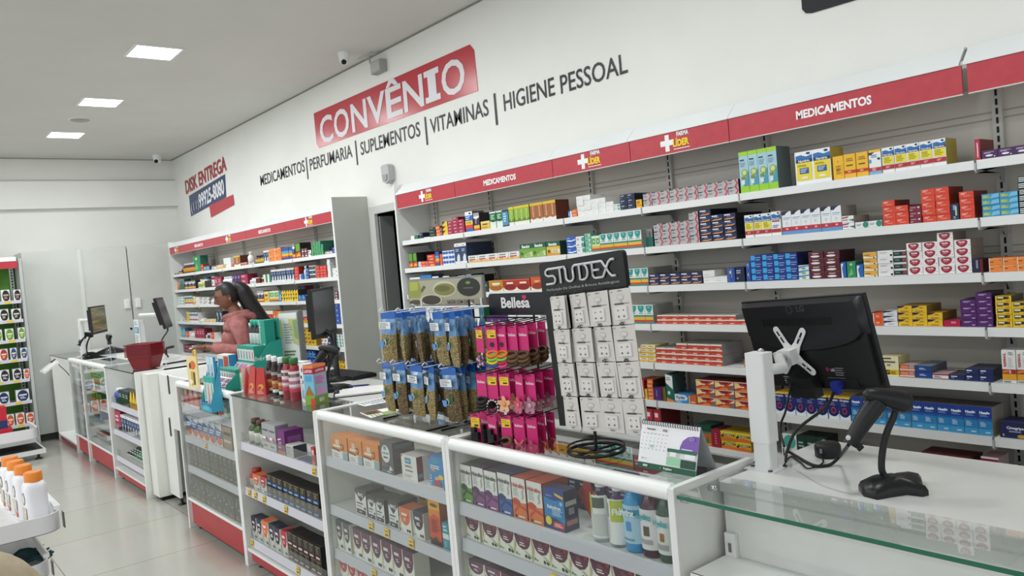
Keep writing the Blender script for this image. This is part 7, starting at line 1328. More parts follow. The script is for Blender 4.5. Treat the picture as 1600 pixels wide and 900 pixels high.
for i in range(3):
    o_ = bpy.data.objects.new('bottle', bottle('#26302f', '#38b59f', '#e4e8e6')(.05, 0, .165)); COL.objects.link(o_); o_.location = (dA.x+.03+.055*i, dA.y+.205, ZG+.2055); tag(o_, f'black-and-white bottle with teal cap, {ORD[i]} from left, atop teal display', 'bottle', 'teal-capped bottles on the teal display')
# toothbrush box hanging over the front rail
XTb = x_at(331, 1.45, .98); z0 = z_at(641, XTb, 1.45); t = thing('toothbrush_display', 'blue cardboard box of toothbrush packs overhanging the counter front', 'counter display', (XTb, 1.41, z0)); tw = .17; th = z_at(566, XTb, 1.45)-z0
m = MB(); AQ = M('#3f9fc0', .4)
m.add([(-tw/2, 0, 0), (tw/2, 0, 0), (tw/2, .065, 0), (-tw/2, .065, 0), (-tw/2, 0, .05), (tw/2, 0, .05), (tw/2, .065, th), (-tw/2, .065, th)], [(3, 2, 1, 0), (0, 1, 5, 4), (2, 3, 7, 6), (1, 2, 6, 5), (4, 7, 3, 0)], AQ).add([(-tw/2+.002, .063, .0), (tw/2-.002, .063, 0), (tw/2-.002, .063, th), (-tw/2+.002, .063, th)], [(0, 1, 2, 3)], M('#8fd0dc', .4))
m.decals([('p', [(0, .5), (.5, .8), (1, .5), (1, .9), (0, .9)], '#2a6fb0'), ('r', .2, .2, .8, .6, '#4fc0c8')], (-tw/2, 0, 0), VX, VZ, tw, .05); m.build('tray', t)
kind('brushgreen', '#d6eaf0', '#4fb0c4', '#35b0a4', [('r', 0, .82, 1, 1, '#2fb0a0'), ('r', .35, .3, .65, .8, '#5aa83a'), ('r', .2, .02, .8, .16, '#2f7fc0'), ('e', .5, .2, .2, .06, '#2a2a2a')]); kind('brushorange', '#d6eaf0', '#4fb0c4', '#35b0a4', [('r', 0, .82, 1, 1, '#2fb0a0'), ('p', [(.3, .1), (.6, .1), (.65, .5), (.55, .8), (.35, .8)], '#e0562c'), ('r', .2, .02, .8, .12, '#2f7fc0')]); kind('brushblue', '#cfe6f0', '#3f8fc0', '#3a8fc0', [('r', .3, .2, .7, .85, '#8fb0c8'), ('l', .2, .3, .8, .7, 4, '#5a7f9a')])
for i, kd in enumerate(('brushgreen', 'brushorange', 'brushgreen')):
    o_ = bpy.data.objects.new('toothbrush_pack', carton_mesh(kd, .05, .014, .19)); COL.objects.link(o_); o_.location = (XTb-.055+.055*i, 1.412+.02, z0+.004); tag(o_, f'toothbrush pack, {ORD[i]} from left, front row of the overhanging blue box', 'toothbrush pack', 'toothbrush packs in the blue box')
for i in range(2):
    o_ = bpy.data.objects.new('toothbrush_pack', carton_mesh('brushblue', .055, .014, .30)); COL.objects.link(o_); o_.location = (XTb-.03+.06*i, 1.452, z0+.004); tag(o_, f'tall pale blue toothbrush pack, {"left" if i == 0 else "right"} one at the back of the blue box', 'toothbrush pack')
gx_ = onz(303, 606, ZG); t = thing('toothbrush_pack', 'cream and orange child toothbrush pack beside the overhanging blue box', 'toothbrush pack', gx_, math.radians(15))
m = MB().box(-.05, .05, 0, .012, 0, .19, M('#ecd9a0', .4)); m.decals([('e', .6, .72, .3, .14, '#e0702f'), ('e', .32, .7, .1, .1, '#4a3020'), ('r', .35, .08, .6, .52, '#c9a83a'), ('r', .6, .1, .75, .5, '#4a4a2a'), ('e', .3, .2, .2, .08, '#f3ead2')], (-.05, 0, 0), VX, VZ, .1, .19); m.build('card', t); MB().tube([(.03+.016*math.cos(a), .006, .205+.02*math.sin(a)) for a in [6.2832*k/12 for k in range(12)]], .005, M('#e0b83a', .4), 6, True).build('loop', t)
kind('bluered', '#e9e6e2', '#2f7fb0', '#e9e6e2', [('r', .05, .1, .5, .85, '#2f86b8'), ('r', .55, .1, .95, .95, '#c2483a'), ('e', .28, .4, .18, .2, '#5aa5c8')]); one('square_carton', 'white, blue and red carton behind the toothbrush box', 352, 597, .16, .05, .17, 'bluered', 5)
# flyer holder
fp_ = onz(463, 591, ZK); t = thing('flyer_holder', 'grey upright holder with a white and yellow leaflet', 'leaflet holder', fp_, math.radians(32)); fh = z_at(486, fp_.x, fp_.y)-ZK
MB().box(-.07, .055, 0, .05, 0, fh, M('#8f9290', .4)).build('holder', t); m = MB().box(-.075, .05, -.012, -.004, .03, fh-.01, M('#e6ece8', .45)); m.decals([('r', 0, .92, 1, 1, '#eef1ee'), ('p', [(.7, .5), (1, .45), (1, .9), (.5, .9)], '#c9cc8a'), ('p', [(.8, .6), (1, .55), (1, .88), (.75, .88)], '#8fae7a'), ('p', [(0, .5), (.2, .7), (.1, .9), (0, .9)], '#d9d89a'), ('l', .25, .5, .75, .82, 8, '#9fb0a4'), ('l', .15, .3, .9, .38, 2, '#5a8a5a'), ('l', .15, .08, .9, .25, 4, '#a9b8b4'), ('p', [(.6, 0), (1, 0), (1, .12)], '#6fb0d8')], (-.075, -.012, .03), VX, VZ, .125, fh-.04); m.build('leaflet', t)
# spray bottle, baskets, card reader, far scanner
p = onz(175, 575, ZG); t = thing('spray_bottle', 'clear spray bottle with black trigger on the far glass counter', 'spray bottle', p)
MB().lathe([(0, 0), (.04, 0), (.042, .01), (.042, .11), (.034, .15), (.014, .18), (.013, .2)], PLAST, n=20).build('body', t); MB().lathe([(.016, .195), (.016, .225), (.0, .225)], M('#222325', .4), n=14).build('collar', t)
MB().prism([(-.055, .262), (-.05, .245), (-.016, .225), (.016, .225), (.03, .245), (.062, .25), (.065, .27), (.03, .28), (-.03, .278)], -.012, .012, M('#1d1e20', .4), 'y').prism([(.026, .246), (.034, .246), (.045, .2), (.037, .198)], -.006, .006, M('#1d1e20', .4), 'y').build('trigger_head', t); MB().tube([(0, 0, .01), (0, 0, .2)], .002, M('#e6e8e8', .4), 6).build('dip_tube', t)
pb = onz(230, 579, ZK); pb = Vector((x_at(229, 1.64, ZK), 1.64, ZK))
pbm = None
def basket_mesh():
    w0, d0, w1, d1, h = .085, .06, .112, .082, .105; m = MB(); R_ = M('#7d1d26', .35)
    def ringp(w, d, z): return [(sx_*(w-.018)+.018*math.cos(a), sy_*(d-.018)+.018*math.sin(a), z) for sx_, sy_, a0 in ((1, 1, 0), (-1, 1, 1.57), (-1, -1, 3.14), (1, -1, 4.71)) for a in (a0, a0+.52, a0+1.05, a0+1.57)]
    L_ = [ringp(w0, d0, 0), ringp(w1, d1, h-.007), ringp(w1+.012, d1+.012, h-.007), ringp(w1+.012, d1+.012, h), ringp(w1-.002, d1-.002, h), ringp(w0-.004, d0-.004, .004)]; n = 16
    vs = [q for l in L_ for q in l]; m.add(vs, [(i*n+k, i*n+(k+1) % n, (i+1)*n+(k+1) % n, (i+1)*n+k) for i in range(5) for k in range(n)], R_, False); m.add(L_[0], [tuple(range(n))[::-1]], R_); m.add(L_[5], [tuple(range(n))], R_); return m.mesh('basket')
pbm = basket_mesh(); nb_ = 9
for k in range(nb_):
    o_ = bpy.data.objects.new('shopping_basket', pbm); COL.objects.link(o_); o_.location = (pb.x, pb.y, pb.z+.0112*k); o_.rotation_euler.z = math.radians(38)
    tag(o_, f'dark red plastic basket, {"lowest" if k == 0 else "topmost" if k == nb_-1 else ORD[k]+" from below"} of the nested stack', 'basket', 'nested dark red baskets')
p = onz(76, 572, ZG); p = Vector((-9.55, 1.47, ZG)); t = thing('card_reader', 'white card reader on a slanted mount at the far counter edge', 'card reader', (x_at(84, 1.44, .86), 1.43, .845))
MB().prism([(-.10, -.05), (.05, .05), (.04, .065), (-.11, -.03)], -.12, .12, M('#e6e7e4', .35)).build('mount', t); MB().prism([(-.095, -.028), (.04, .066), (.036, .085), (-.10, -.01)], -.045, .045, M('#d9dbd8', .4)).build('terminal', t); MB().prism([(-.01, .045), (.03, .073), (.028, .087), (-.015, .058)], -.035, .035, M('#1c1d1f', .3)).build('screen', t)
for i, (px, py) in enumerate(((139, 556),)):
    c = copy_tree(sst); c.location = onz(px, py, ZK); c['label'] = 'black scanner stand beside the farthest white monitor column'; c.rotation_euler.z = math.radians(100)
    c = copy_tree(sgun); c.location = onz(px, py, ZK); c['label'] = 'black barcode scanner hanging beside the farthest white monitor column'; c.rotation_euler.z = math.radians(100)
t = thing('laptop_stand', 'flat black keyboard stand on the farthest desk behind the spray bottle', 'keyboard stand', (onz(173, 552, ZK)), math.radians(75)); MB().prism([(-.2, 0), (.2, 0), (.12, .03), (.0, .07), (-.1, .03)], -.09, .09, M('#17181a', .5), 'y').build('wedge', t); MB().prism([(-.2, .0001), (-.19, .002), (0, .073), (.0, .069)], -.1, .1, M('#222326', .4), 'y').build('plate', t)
t = thing('desk_hook', 'black bent handle on the desk behind the red baskets', 'handle', onz(262, 553, ZK)); MB().tube(bez([(-.16, .1, .05), (0, 0, .055), (.06, -.03, .04), (.06, -.03, .0)], 6), .012, BLACK, 8).build('bar', t)

# ------------------------------------------------------------ counter bottles seen through the glass
def cont(label, px, py, r_, h, fluid, cap, labcol, decs, sh=A3, clear=False):
    r = r_*.93; x = x_at(px, sh[0]+r, sh[1]); t = thing('drink_bottle', label, 'bottle', (x, sh[0]+r+.005, sh[1]+.0005)); bm_ = PLAST if clear else M(fluid, .15, 0, .6)
    MB().lathe([(0, 0), (r*.94, 0), (r, .006), (r, h*.62), (r*.96, h*.72), (r*.7, h*.84), (r*.42, h*.92), (r*.42, h)], bm_, n=22).build('body', t); MB().lathe([(r*.5, h*.93), (r*.5, h*1.04), (0, h*1.04)], M(cap, .4), n=16).build('cap', t)
    l = MB(); rr = r+.0007; n = 14
    def wrap(u0, u1, v0, v1, col, e=0): 
        for k in range(n):
            a0 = -2.75+(2.4)*(u0+(u1-u0)*k/n); a1 = -2.75+2.4*(u0+(u1-u0)*(k+1)/n); R__ = rr+e
            l.add([(R__*math.cos(a0), R__*math.sin(a0), h*v0), (R__*math.cos(a1), R__*math.sin(a1), h*v0), (R__*math.cos(a1), R__*math.sin(a1), h*v1), (R__*math.cos(a0), R__*math.sin(a0), h*v1)], [(0, 1, 2, 3)], M(col, .45))
    for i, q in enumerate(decs): wrap(*q, .0003*(i+1))
    for s, u, v, hh_, col in labcol:
        a = -2.75+2.4*u; N_ = Vector((math.cos(a), math.sin(a), 0)); U_ = Vector((-math.sin(a), math.cos(a), 0)); l.text(s, N_*(rr+.0028)+VZ*h*v, U_, VZ, hh_, M(col, .4), maxw=r*1.5, bold=.04)
    l.build('label', t)
cont('clear bottle with white and lime label, left of the pair', 943, 850, .034, .165, '', '#e9e9e9', [], [(0, 1, .08, .82, '#e6e8e6'), (0, .4, .48, .82, '#b5bf2f'), (.3, .95, .12, .5, '#c9cbc9'), (.42, .9, .6, .78, '#5a5e5a')], clear=True)
cont('clear bottle with white and lime label, right of the pair', 970, 857, .034, .165, '', '#e9e9e9', [('Flu', .72, .62, .016, '#f4f6e8')], [(0, 1, .06, .82, '#e6e8e6'), (.45, 1, .44, .8, '#b5bf2f'), (.05, .35, .5, .74, '#8a8d8a'), (.05, .35, .12, .46, '#c9cbc9')], clear=True)
cont('bright blue sports drink bottle behind the glass', 996, 868, .036, .185, '#2d8fc8', '#2d7fb8', [('Hydrat', .5, .6, .016, '#e2f0f6')], [(.02, .98, .14, .7, '#a9cfe4'), (.1, .9, .56, .64, '#4a93b8'), (.4, .62, .32, .46, '#3f8fd0'), (.2, .7, .18, .21, '#6f8fa5')])
cont('dark plum sports drink bottle behind the glass', 1022, 874, .034, .185, '#4a2038', '#7a7a78', [('Hydrat', .5, .6, .015, '#2fa5b0')], [(.02, .98, .12, .7, '#e4e2e2'), (.42, .66, .32, .46, '#5a4a3a'), (.2, .75, .2, .27, '#a9a5a5')])
cont('dark green sports drink bottle behind the glass', 1047, 884, .032, .185, '#1f4a34', '#2f5a3f', [('Hydrat', .5, .56, .015, '#2fa5b0')], [(.02, .98, .12, .66, '#dcdedd'), (.4, .6, .3, .42, '#a5683a'), (.2, .75, .18, .26, '#a9a5a5')])
x = x_at(925, 1.62, zs3[0]); t = thing('paper_cone', 'red folded cardboard prop behind the clear bottles', 'cardboard prop', (x, 1.60, zs3[0]+.0005)); MB().add([(-.004, 0, .19), (.02, 0, .19), (.02, .012, .11), (.03, .02, .10), (.018, .02, .01), (.012, .02, 0), (-.035, .0, .10), (-.004, 0, .12)], [(0, 7, 6, 5, 4, 3, 2, 1)], M('#b5302c', .45)).add([(-.004, .002, .19), (.02, .002, .19), (.02, .014, .11), (.03, .022, .10), (.018, .022, .01), (.012, .022, 0), (-.035, .002, .10), (-.004, .002, .12)], [(0, 1, 2, 3, 4, 5, 6, 7)], M('#a02a28', .5)).build('fold', t)
# ------------------------------------------------------------ the woman behind the counter
PX0 = x_at(370, 2.3, 1.2); pr_ = thing('person', 'woman with long black ponytail in a pink hoodie, looking down at her hands', 'person', (x_at(370, 2.36, 1.2), 2.36, 0), math.radians(-19))
def skin_obj(name, verts, edges, radii, mat, parent, sub=2, root=0):
    me = bpy.data.meshes.new(name); me.from_pydata(verts, edges, []); me.materials.append(mat); o_ = bpy.data.objects.new(name, me); COL.objects.link(o_)
    sk = o_.modifiers.new('skin', 'SKIN'); sk.use_smooth_shade = True; sv = me.skin_vertices[0].data if me.skin_vertices else None
    if sv is None:
        bpy.context.view_layer.objects.active = o_; me.attributes.new('tmp', 'FLOAT', 'POINT')
    for i, r in enumerate(radii):
        d_ = me.skin_vertices[0].data[i]; d_.radius = r if isinstance(r, tuple) else (r, r)
        d_.use_root = (i == root)
    ss = o_.modifiers.new('sub', 'SUBSURF'); ss.levels = sub; ss.render_levels = sub
    dg = bpy.context.evaluated_depsgraph_get(); dg.update(); me2 = bpy.data.meshes.new_from_object(o_.evaluated_get(dg)); bpy.data.objects.remove(o_)
    return me2
class SK:
    def __init__(s): s.v = []; s.e = []; s.r = []
    def chain(s, pts, rs, start=None):
        prev = start
        for p, r in zip(pts, rs):
            s.v.append(p); s.r.append(r); i = len(s.v)-1
            if prev is not None: s.e.append((prev, i))
            prev = i
        return prev
SKIN = noisy('skin', '#6f4634', '#7f523c', 30, .5)
def hand(k, wr, dirv, side, start):
    # palm and five bent fingers, curling toward +z/inside
    d_ = Vector(dirv).normalized(); up_ = Vector((0, 0, 1)); lat = d_.cross(up_).normalized()*side
    palm = Vector(wr)+d_*.045; pi = k.chain([tuple(palm), ], [(.026, .014)], start); kn_i = k.chain([tuple(Vector(wr)+d_*.075)], [(.028, .012)], pi)
    for j, (off, ln) in enumerate(((-.026, .062), (-.009, .072), (.009, .068), (.024, .054))):
        b_ = Vector(wr)+d_*.088+lat*off; q1 = b_+d_*ln*.42+up_*-.004; q2 = q1+(d_*.7-lat*0-up_*.6).normalized()*ln*.34; q3 = q2+(d_*.2-up_*.9).normalized()*ln*.26
        k.chain([tuple(b_), tuple(q1), tuple(q2), tuple(q3)], [.0095, .0085, .008, .007], kn_i)
    tb = Vector(wr)+d_*.03-lat*.028; k.chain([tuple(tb), tuple(tb+d_*.03-lat*.014+up_*.008), tuple(tb+d_*.056-lat*.008+up_*.012)], [.011, .0095, .008], pi)
k = SK(); pel = k.chain([(0, 0, .88)], [(.135, .10)]); ws = k.chain([(0, 0, 1.0), (0, -.005, 1.1), (0, 0, 1.2)], [(.115, .085), (.125, .09), (.13, .09)], pel); nk = k.chain([(0, .005, 1.29), (0, -.012, 1.345), (0, -.03, 1.40)], [(.075, .06), (.047, .05), (.05, .055)], ws)
for s_ in (1, -1):
    sh_i = k.chain([(s_*.10, .0, 1.255), (s_*.165, .0, 1.235), (s_*.195, .03, 1.12), (s_*.20, .035, 1.03), (s_*.15, -.09, 1.025), (s_*.075, -.235, 1.05)], [.06, .052, .043, .038, .034, .024], ws)
    hand(k, (s_*.075, -.235, 1.05), (-s_*.22, -.95, .12), s_, sh_i)
    k.chain([(s_*.085, 0, .82), (s_*.09, -.005, .62), (s_*.09, -.01, .47), (s_*.09, .01, .27), (s_*.09, .02, .07), (s_*.09, -.12, .035)], [.085, .072, .055, .05, .034, .03], pel)
body_me = skin_obj('body', k.v, k.e, k.r, SKIN, pr_)
# head joined into the same mesh
hm = MB(); hc = Vector((0, -.055, 1.455)); NL, NM_ = 36, 28
def headp(u, v):
    th = math.pi*v; ph = 2*math.pi*u; d_ = Vector((math.sin(th)*math.sin(ph), -math.sin(th)*math.cos(ph), math.cos(th)))
    r_ = Vector((.071, .092, .112)); p = Vector((d_.x*r_.x, d_.y*r_.y, d_.z*r_.z))
    if d_.z < 0: p.x *= 1-.28*d_.z**2; p.y *= 1-.16*max(0, d_.y)*abs(d_.z); 
    fr_ = max(0, -d_.y)
    def g(x0, z0, sx_, sz_): return math.exp(-((p.x-x0)/sx_)**2-((p.z-z0)/sz_)**2)*(fr_ > .2)
    p.y -= .024*g(0, -.022, .011, .014)+.012*g(0, .0, .008, .02)+.008*g(0, -.098, .02, .014)+.009*g(0, -.062, .02, .009)+.004*g(0, .028, .05, .01)
    p.y += .010*g(.03, .004, .014, .01)+.010*g(-.03, .004, .014, .01)+.004*g(0, -.047, .015, .005)
    return p
pitch = Matrix.Rotation(math.radians(16), 3, 'X')
vs = [hc+pitch @ headp(i/NL, j/NM_) for j in range(NM_+1) for i in range(NL)]
hm.add(vs, [(j*NL+i, (j+1)*NL+i, (j+1)*NL+(i+1) % NL, j*NL+(i+1) % NL) for j in range(NM_) for i in range(NL)], SKIN, True)
hp_ = lambda x, y, z: hc+pitch @ Vector((x, y, z))
for s_ in (1, -1): hm.add([hp_(s_*(.070+.010*math.cos(a)*.3+o_), .012+.016*math.cos(a), -.008+.028*math.sin(a)) for o_ in (0, .009) for a in [6.2832*q/10 for q in range(10)]], [tuple(range(10)), tuple(range(19, 9, -1))]+[(i, (i+1) % 10, 10+(i+1) % 10, 10+i) for i in range(10)], SKIN, True)
bm = bpy.data.meshes.new('person_body'); 
import bmesh
B_ = bmesh.new(); B_.from_mesh(body_me); B_.from_mesh(hm.mesh('head')); B_.to_mesh(bm); B_.free(); bm.materials.append(SKIN)
for p_ in bm.polygons: p_.use_smooth = True; p_.material_index = 0
bo = bpy.data.objects.new('body', bm); COL.objects.link(bo); bo.parent = pr_
fm = MB()
for s_ in (1, -1):
    fm.tube([hp_(s_*.017, -.083, -.003), hp_(s_*.030, -.086, -.006), hp_(s_*.043, -.077, -.003)], [.0012, .0022, .0012], M('#150d0a', .5), 6); fm.ell(tuple(hp_(s_*.030, -.076, .002)), (.013, .0085, .0075), SKIN, 10, 8)
fm.build('eyes', pr_)
br = MB()
for s_ in (1, -1): br.tube([hp_(s_*.014, -.088, .022), hp_(s_*.030, -.088, .028), hp_(s_*.046, -.076, .022)], [.003, .0035, .002], M('#1a120e', .7), 6)
br.build('eyebrows', pr_); MB().tube([hp_(-.02, -.085, -.060), hp_(-.008, -.095, -.056), hp_(0, -.096, -.058), hp_(.008, -.095, -.056), hp_(.02, -.085, -.060)], [.002, .004, .004, .004, .002], M('#8a4a42', .4), 6).tube([hp_(-.017, -.085, -.066), hp_(0, -.095, -.068), hp_(.017, -.085, -.066)], [.002, .0048, .002], M('#8f4e46', .4), 6).build('lips', pr_)
# hair
HAIR = noisy('black_hair', '#0c0a0a', '#1a1516', 60, .45, stretch=(6, 6, 1)); hr = MB(); fs = []
vs = [hc+pitch @ (headp(i/NL, j/NM_)*1.10+Vector((0, .006, .004))) for j in range(NM_+1) for i in range(NL)]
for j in range(NM_):
    for i in range(NL):
        u = (i+.5)/NL; v = (j+.5)/NM_; ph = 2*math.pi*u; front = math.cos(ph)
        if v < .30-.02*front or (front < .35 and v < .46) or (front < -.15 and v < .68): fs.append((j*NL+i, (j+1)*NL+i, (j+1)*NL+(i+1) % NL, j*NL+(i+1) % NL))
hr.add(vs, fs, HAIR, True); hr.tube(bez([(0, .0, 1.535), (0, .05, 1.52), (0, .085, 1.46), (0, .125, 1.37), (0, .185, 1.255), (0, .235, 1.165)], 5), [.035+.034*min(1, q/8) for q in range(26)], HAIR, 14); hr.ell((0, .02, 1.535), (.045, .04, .032), HAIR); hr.build('hair', pr_)
# hoodie, trousers, shoes
PK = noisy('pink_fleece', '#8f5754', '#a86f6a', 18, .9, .6, detail=8); k = SK(); p0 = k.chain([(0, .0, .86)], [(.165, .125)]); w0 = k.chain([(0, 0, .96), (0, -.01, 1.06), (0, -.012, 1.16), (0, .012, 1.235)], [(.158, .13), (.15, .135), (.15, .13), (.125, .105)], p0); k.chain([(0, .02, 1.30)], [(.085, .08)], w0)
for s_ in (1, -1): k.chain([(s_*.12, .01, 1.235), (s_*.175, .005, 1.21), (s_*.205, .035, 1.12), (s_*.21, .045, 1.03), (s_*.175, -.03, 1.005), (s_*.125, -.13, 1.03), (s_*.085, -.215, 1.048)], [.075, .075, .068, .064, .06, .052, .038], w0)
hme = skin_obj('hoodie', k.v, k.e, k.r, PK, pr_); ho = bpy.data.objects.new('hoodie', hme); COL.objects.link(ho); ho.parent = pr_
hd = MB(); 
for R_, zz, rr, yy in ((.088, 1.305, .036, .01), (.105, 1.285, .034, .03)): hd.tube([(R_*math.sin(a), yy-R_*math.cos(a)*1.05, zz+.028*(-math.cos(a))*-1*.4+(.0 if math.cos(a) < 0 else -.035*math.cos(a))) for a in [6.2832*q/22 for q in range(22)]], [rr*(.75+.45*max(0, -math.cos(6.2832*q/22))) for q in range(22)], PK, 10, True)
hd.ell((0, .115, 1.265), (.105, .065, .05), PK, 16, 10); hd.build('hood', pr_)
k = SK(); p0 = k.chain([(0, 0, .9)], [(.15, .115)])
for s_ in (1, -1): k.chain([(s_*.087, 0, .8), (s_*.092, -.005, .6), (s_*.092, -.01, .45), (s_*.092, .012, .25), (s_*.092, .02, .09)], [.098, .085, .07, .064, .055], p0)
tm = skin_obj('trousers', k.v, k.e, k.r, M('#1c1a1e', .8), pr_); to_ = bpy.data.objects.new('trousers', tm); COL.objects.link(to_); to_.parent = pr_
for s_ in (1, -1): MB().ell((s_*.092, -.05, .045), (.045, .125, .045), M('#26262a', .6), 14, 8).build('shoe', pr_)
ph_ = pr_.matrix_basis @ Vector((0, -.335, 1.055)); tag(MB().box(-.055, .055, -.03, .03, -.004, .004, M('#e6e6e2', .5)).build('medicine_packet', None, tuple(ph_), math.radians(10)), 'small white packet held in the hands of the woman', 'packet')

# ------------------------------------------------------------ trays at the left edge
def tray(name, label, xf, yr, z, depth, width, h, cat='display tray', group=None):
    t = thing(name, label, cat, (xf-depth/2, yr-width/2, z)); R_ = .06
    P = [(depth/2-R_+R_*math.cos(a), width/2-R_+R_*math.sin(a)) for a in [math.pi/2*(1-q/8) for q in range(9)]]
    path = [(-depth/2, width/2)]+P+[(depth/2, -width/2)]
    m = MB(); n = len(path); inn = []
    for i, p in enumerate(path):
        a = Vector(path[max(0, i-1)]); b = Vector(path[min(n-1, i+1)]); d_ = (b-a).normalized(); inn.append((p[0]-(-d_.y)*-.004*-1, p[1]-d_.x*.004*-1) if False else (p[0]+d_.y*.004, p[1]-d_.x*.004))
    vs = [(x, y, 0) for x, y in path]+[(x, y, h) for x, y in path]+[(x, y, 0) for x, y in inn]+[(x, y, h) for x, y in inn]
    W_ = noisy('tray_paint', '#e2e2e4', '#e8e8ea', 3, .35)
    m.add(vs, [(i+1, i, n+i, n+i+1) for i in range(n-1)]+[(2*n+i, 2*n+i+1, 3*n+i+1, 3*n+i) for i in range(n-1)]+[(n+i+1, n+i, 3*n+i, 3*n+i+1) for i in range(n-1)], W_, False); m.build('rim', t)
    fl = MB(); fl.add([(x, y, .002) for x, y in path]+[(-depth/2, -width/2, .002)], [tuple(range(n+1))[::-1]], M('#e2e3e4', .35)); fl.add([(x, y, -.002) for x, y in path]+[(-depth/2, -width/2, -.002)], [tuple(range(n+1))], M('#cfd0d0', .4)); fl.build('base', t)
    MB().box(depth/2-.02, depth/2+.006, width/2+.001, width/2+.004, h*.1, h*1.02, M('#5f6062', .35, .5)).box(-depth/2, depth/2-.05, width/2-.012, width/2+.004, h, h+.012, WHITE).build('price_clip', t)
    return t
bA = onpl(60, 823, CAM+ray(60, 823)*2.36, FW); zA = bA.z; xf = onz(94, 812, zA+.03).x
tA = tray('display_tray', 'white tray with rounded corner holding the orange-capped white bottles', xf, y_at(96, xf-.04, zA), zA, .7, .62, .05)
def talc(label, x, y, z, h=.165):
    t = thing('powder_bottle', label, 'bottle', (x, y, z), math.radians(4), 'white bottles with orange caps'); w_, d_ = .036, .030
    def el(a, b, zz): return [(math.copysign(abs(math.cos(q))**.55, math.cos(q))*a, math.copysign(abs(math.sin(q))**.55, math.sin(q))*b, zz) for q in [6.2832*k/28 for k in range(28)]]
    L_ = [el(w_*.96, d_*.95, 0), el(w_, d_, .006), el(w_, d_, h*.70), el(w_*.97, d_*.97, h*.76), el(w_*.84, d_*.86, h*.81), el(w_*.62, d_*.72, h*.835)]; m = MB(); WB = M('#ecebef', .4)
    m.add([p for l in L_ for p in l], [(i*28+q, i*28+(q+1) % 28, (i+1)*28+(q+1) % 28, (i+1)*28+q) for i in range(5) for q in range(28)], WB, True); m.add(L_[0], [tuple(range(28))[::-1]], WB); m.add(L_[-1], [tuple(range(28))], WB)
    m.build('body', t); c = MB(); L2 = [[(w_*.74*math.cos(q), d_*.8*math.sin(q), zz) for q in [6.2832*k/28 for k in range(28)]] for zz in (h*.832, h*.985)]+[[(w_*.66*math.cos(q), d_*.72*math.sin(q), h) for q in [6.2832*k/28 for k in range(28)]]]; OC = M('#e8872f', .4); c.add([p for l in L2 for p in l], [(i*28+q, i*28+(q+1) % 28, (i+1)*28+(q+1) % 28, (i+1)*28+q) for i in range(2) for q in range(28)], OC, True); c.add(L2[-1], [tuple(range(28))], OC); c.build('cap', t)
    l = MB(); l.decals([('e', .5, .72, .28, .17, '#6f6a62'), ('e', .5, .72, .2, .12, '#d9d4cc'), ('r', .1, .2, .9, .5, '#d9d2c4'), ('l', .1, .12, .9, .48, 6, '#b5a88f'), ('r', .55, .03, .9, .16, '#d9683a')], (-w_*.8, -d_*1.0, h*.05), VX, VZ, w_*1.6, h*.68, .0006); l.build('label', t)
for i, (px, py) in enumerate(((60, 822), (44, 808), (32, 798.5), (23, 791))):
    q_ = onz(px, py, zA+.003); talc(f'white bottle with orange cap, {["nearest", "second", "third", "farthest"][i]} of the row in the tray', q_.x, q_.y, zA+.003)
zB = zA-.13
pB = onz(80, 884, zB+.03); tB = tray('display_tray', 'lower white tray with dark teal packets', pB.x+.01, pB.y, zB, .6, .5, .045)
for i in range(9):
    q_ = onz(40+i*2.9, 868+4*math.sin(i*2.1)+i*1.2, zB+.01); m = MB(); rr = random.Random(i); a = rr.uniform(-.4, .4)
    m.tube(bez([(-.035, -.01, .006), (-.01, .004, .016), (.02, -.004, .012), (.04, .008, .02)], 4), [.004, .005, .006, .007, .008, .008, .008, .007, .007, .006, .005, .004, .003], M('#1f4448', .4), 6); tag(m.build('hair_clip', None, q_, a+math.radians(60)), 'dark teal curled packet heaped in the lower white tray', 'hair accessory', 'teal packets in the lower tray')
# post carrying the two near trays
tag(MB().box(xf-.42, xf-.36, bA.y-.62, bA.y-.56, 0, 1.0, M('#cfd0d0', .4)).box(xf-.7, xf-.1, bA.y-.7, bA.y-.1, 0, .05, M('#cfd0d0', .4)).box(xf-.55, xf-.36, bA.y-.62, bA.y-.2, zA-.012, zA-.003, WHITE2).box(xf-.55, xf-.36, bA.y-.62, bA.y-.2, zB-.012, zB-.003, WHITE2).build('tray_stand'), 'white stand carrying the two trays at the left edge', 'display stand')
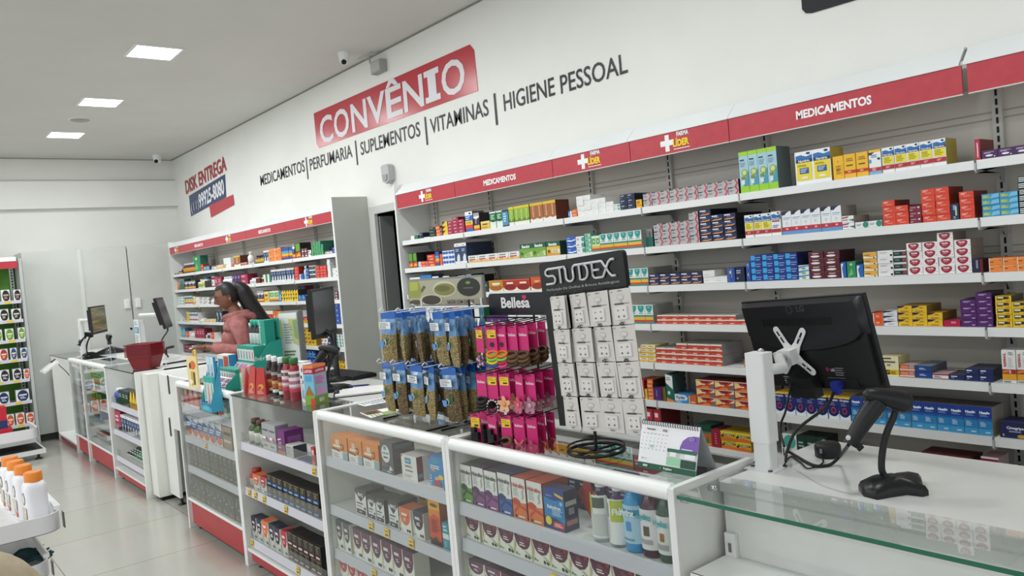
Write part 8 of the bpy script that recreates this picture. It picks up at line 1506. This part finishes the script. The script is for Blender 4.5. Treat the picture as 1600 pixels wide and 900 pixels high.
# beige rounded bag at the very corner
pc = CAM+ray(-38, 905)*.75; bb_ = noisy('beige_cloth', '#b5a58a', '#cbbda4', 40, .9, .2); tag(MB().ell((0, 0, 0), (.07, .07, .11), bb_, 28, 20).build('beige_bag', None, pc-Vector((0, 0, .085))), 'beige speckled rounded bag at the bottom left corner', 'bag')
tag(MB().lathe([(.09, 0), (.09, .02), (.025, .03), (.025, pc.z-.21), (.06, pc.z-.206), (.06, pc.z-.198), (0, pc.z-.198)], M('#c9c8c4', .4), n=20).build('bag_stand', None, (pc.x, pc.y, 0)), 'plain round stand under the beige bag, below the frame', 'stand')
# far promotional tray near the floor
XP = -9.0; yp = y_at(58, XP, .33); zp = z_at(684, XP, yp)
t = thing('low_display', 'low white display base with a black mat beside the far counter', 'display stand', (XP-.25, .7, 0)); o = -Vector(t.location)
yb_ = y_at(72, XP, .07); MB().box(XP-.5, XP, -.2, yb_, .055, .10, M('#dcdddc', .35)).build('platform', t, o); MB().box(XP-.48, XP-.02, -.18, yb_-.02, .1, .103, M('#2a2c2b', .8)).build('mat', t, o); MB().box(XP-.3, XP-.24, .0, .06, .1, zp-.003, M('#c9caca', .4)).build('upright', t, o)
for Y in (yb_-.06, .0): MB().lathe([(.03, 0), (.03, .01), (.012, .018), (.012, .056)], BLACK, (XP-.05, Y, 0), 12).build('foot', t, o)
tC = tray('display_tray', 'far white tray with stacked red and blue cartons', XP, yp, zp, .5, 1.1, .10)
kind('redglossy', '#c8283a', '#a5202f', '#b8243a', [('l', .1, .3, .85, .7, 3, '#f0c4c8')]); kind('navyglossy', '#26366b', '#1f2c58', '#2a3a75', [('l', .15, .4, .8, .6, 2, '#c4cfe8')])
def gx(label, kd, x, y, z, w, d, h): o_ = bpy.data.objects.new('flat_carton', carton_mesh(kd, w, d, h)); COL.objects.link(o_); o_.location = (x, y, z); o_.rotation_euler.z = math.radians(90); tag(o_, label, 'box')
y1_, y2_ = y_at(20, XP-.08, zp+.05), y_at(11, XP-.1, zp+.2); 
gx('red carton at the bottom of the far tray stack', 'redglossy', XP-.06, y1_-.16, zp+.003, .32, .2, .135); gx('navy carton in the middle of the far tray stack', 'navyglossy', XP-.07, y2_-.15, zp+.139, .3, .18, .075); gx('red carton on top of the far tray stack', 'redglossy', XP-.075, y2_-.14, zp+.215, .28, .17, .13)
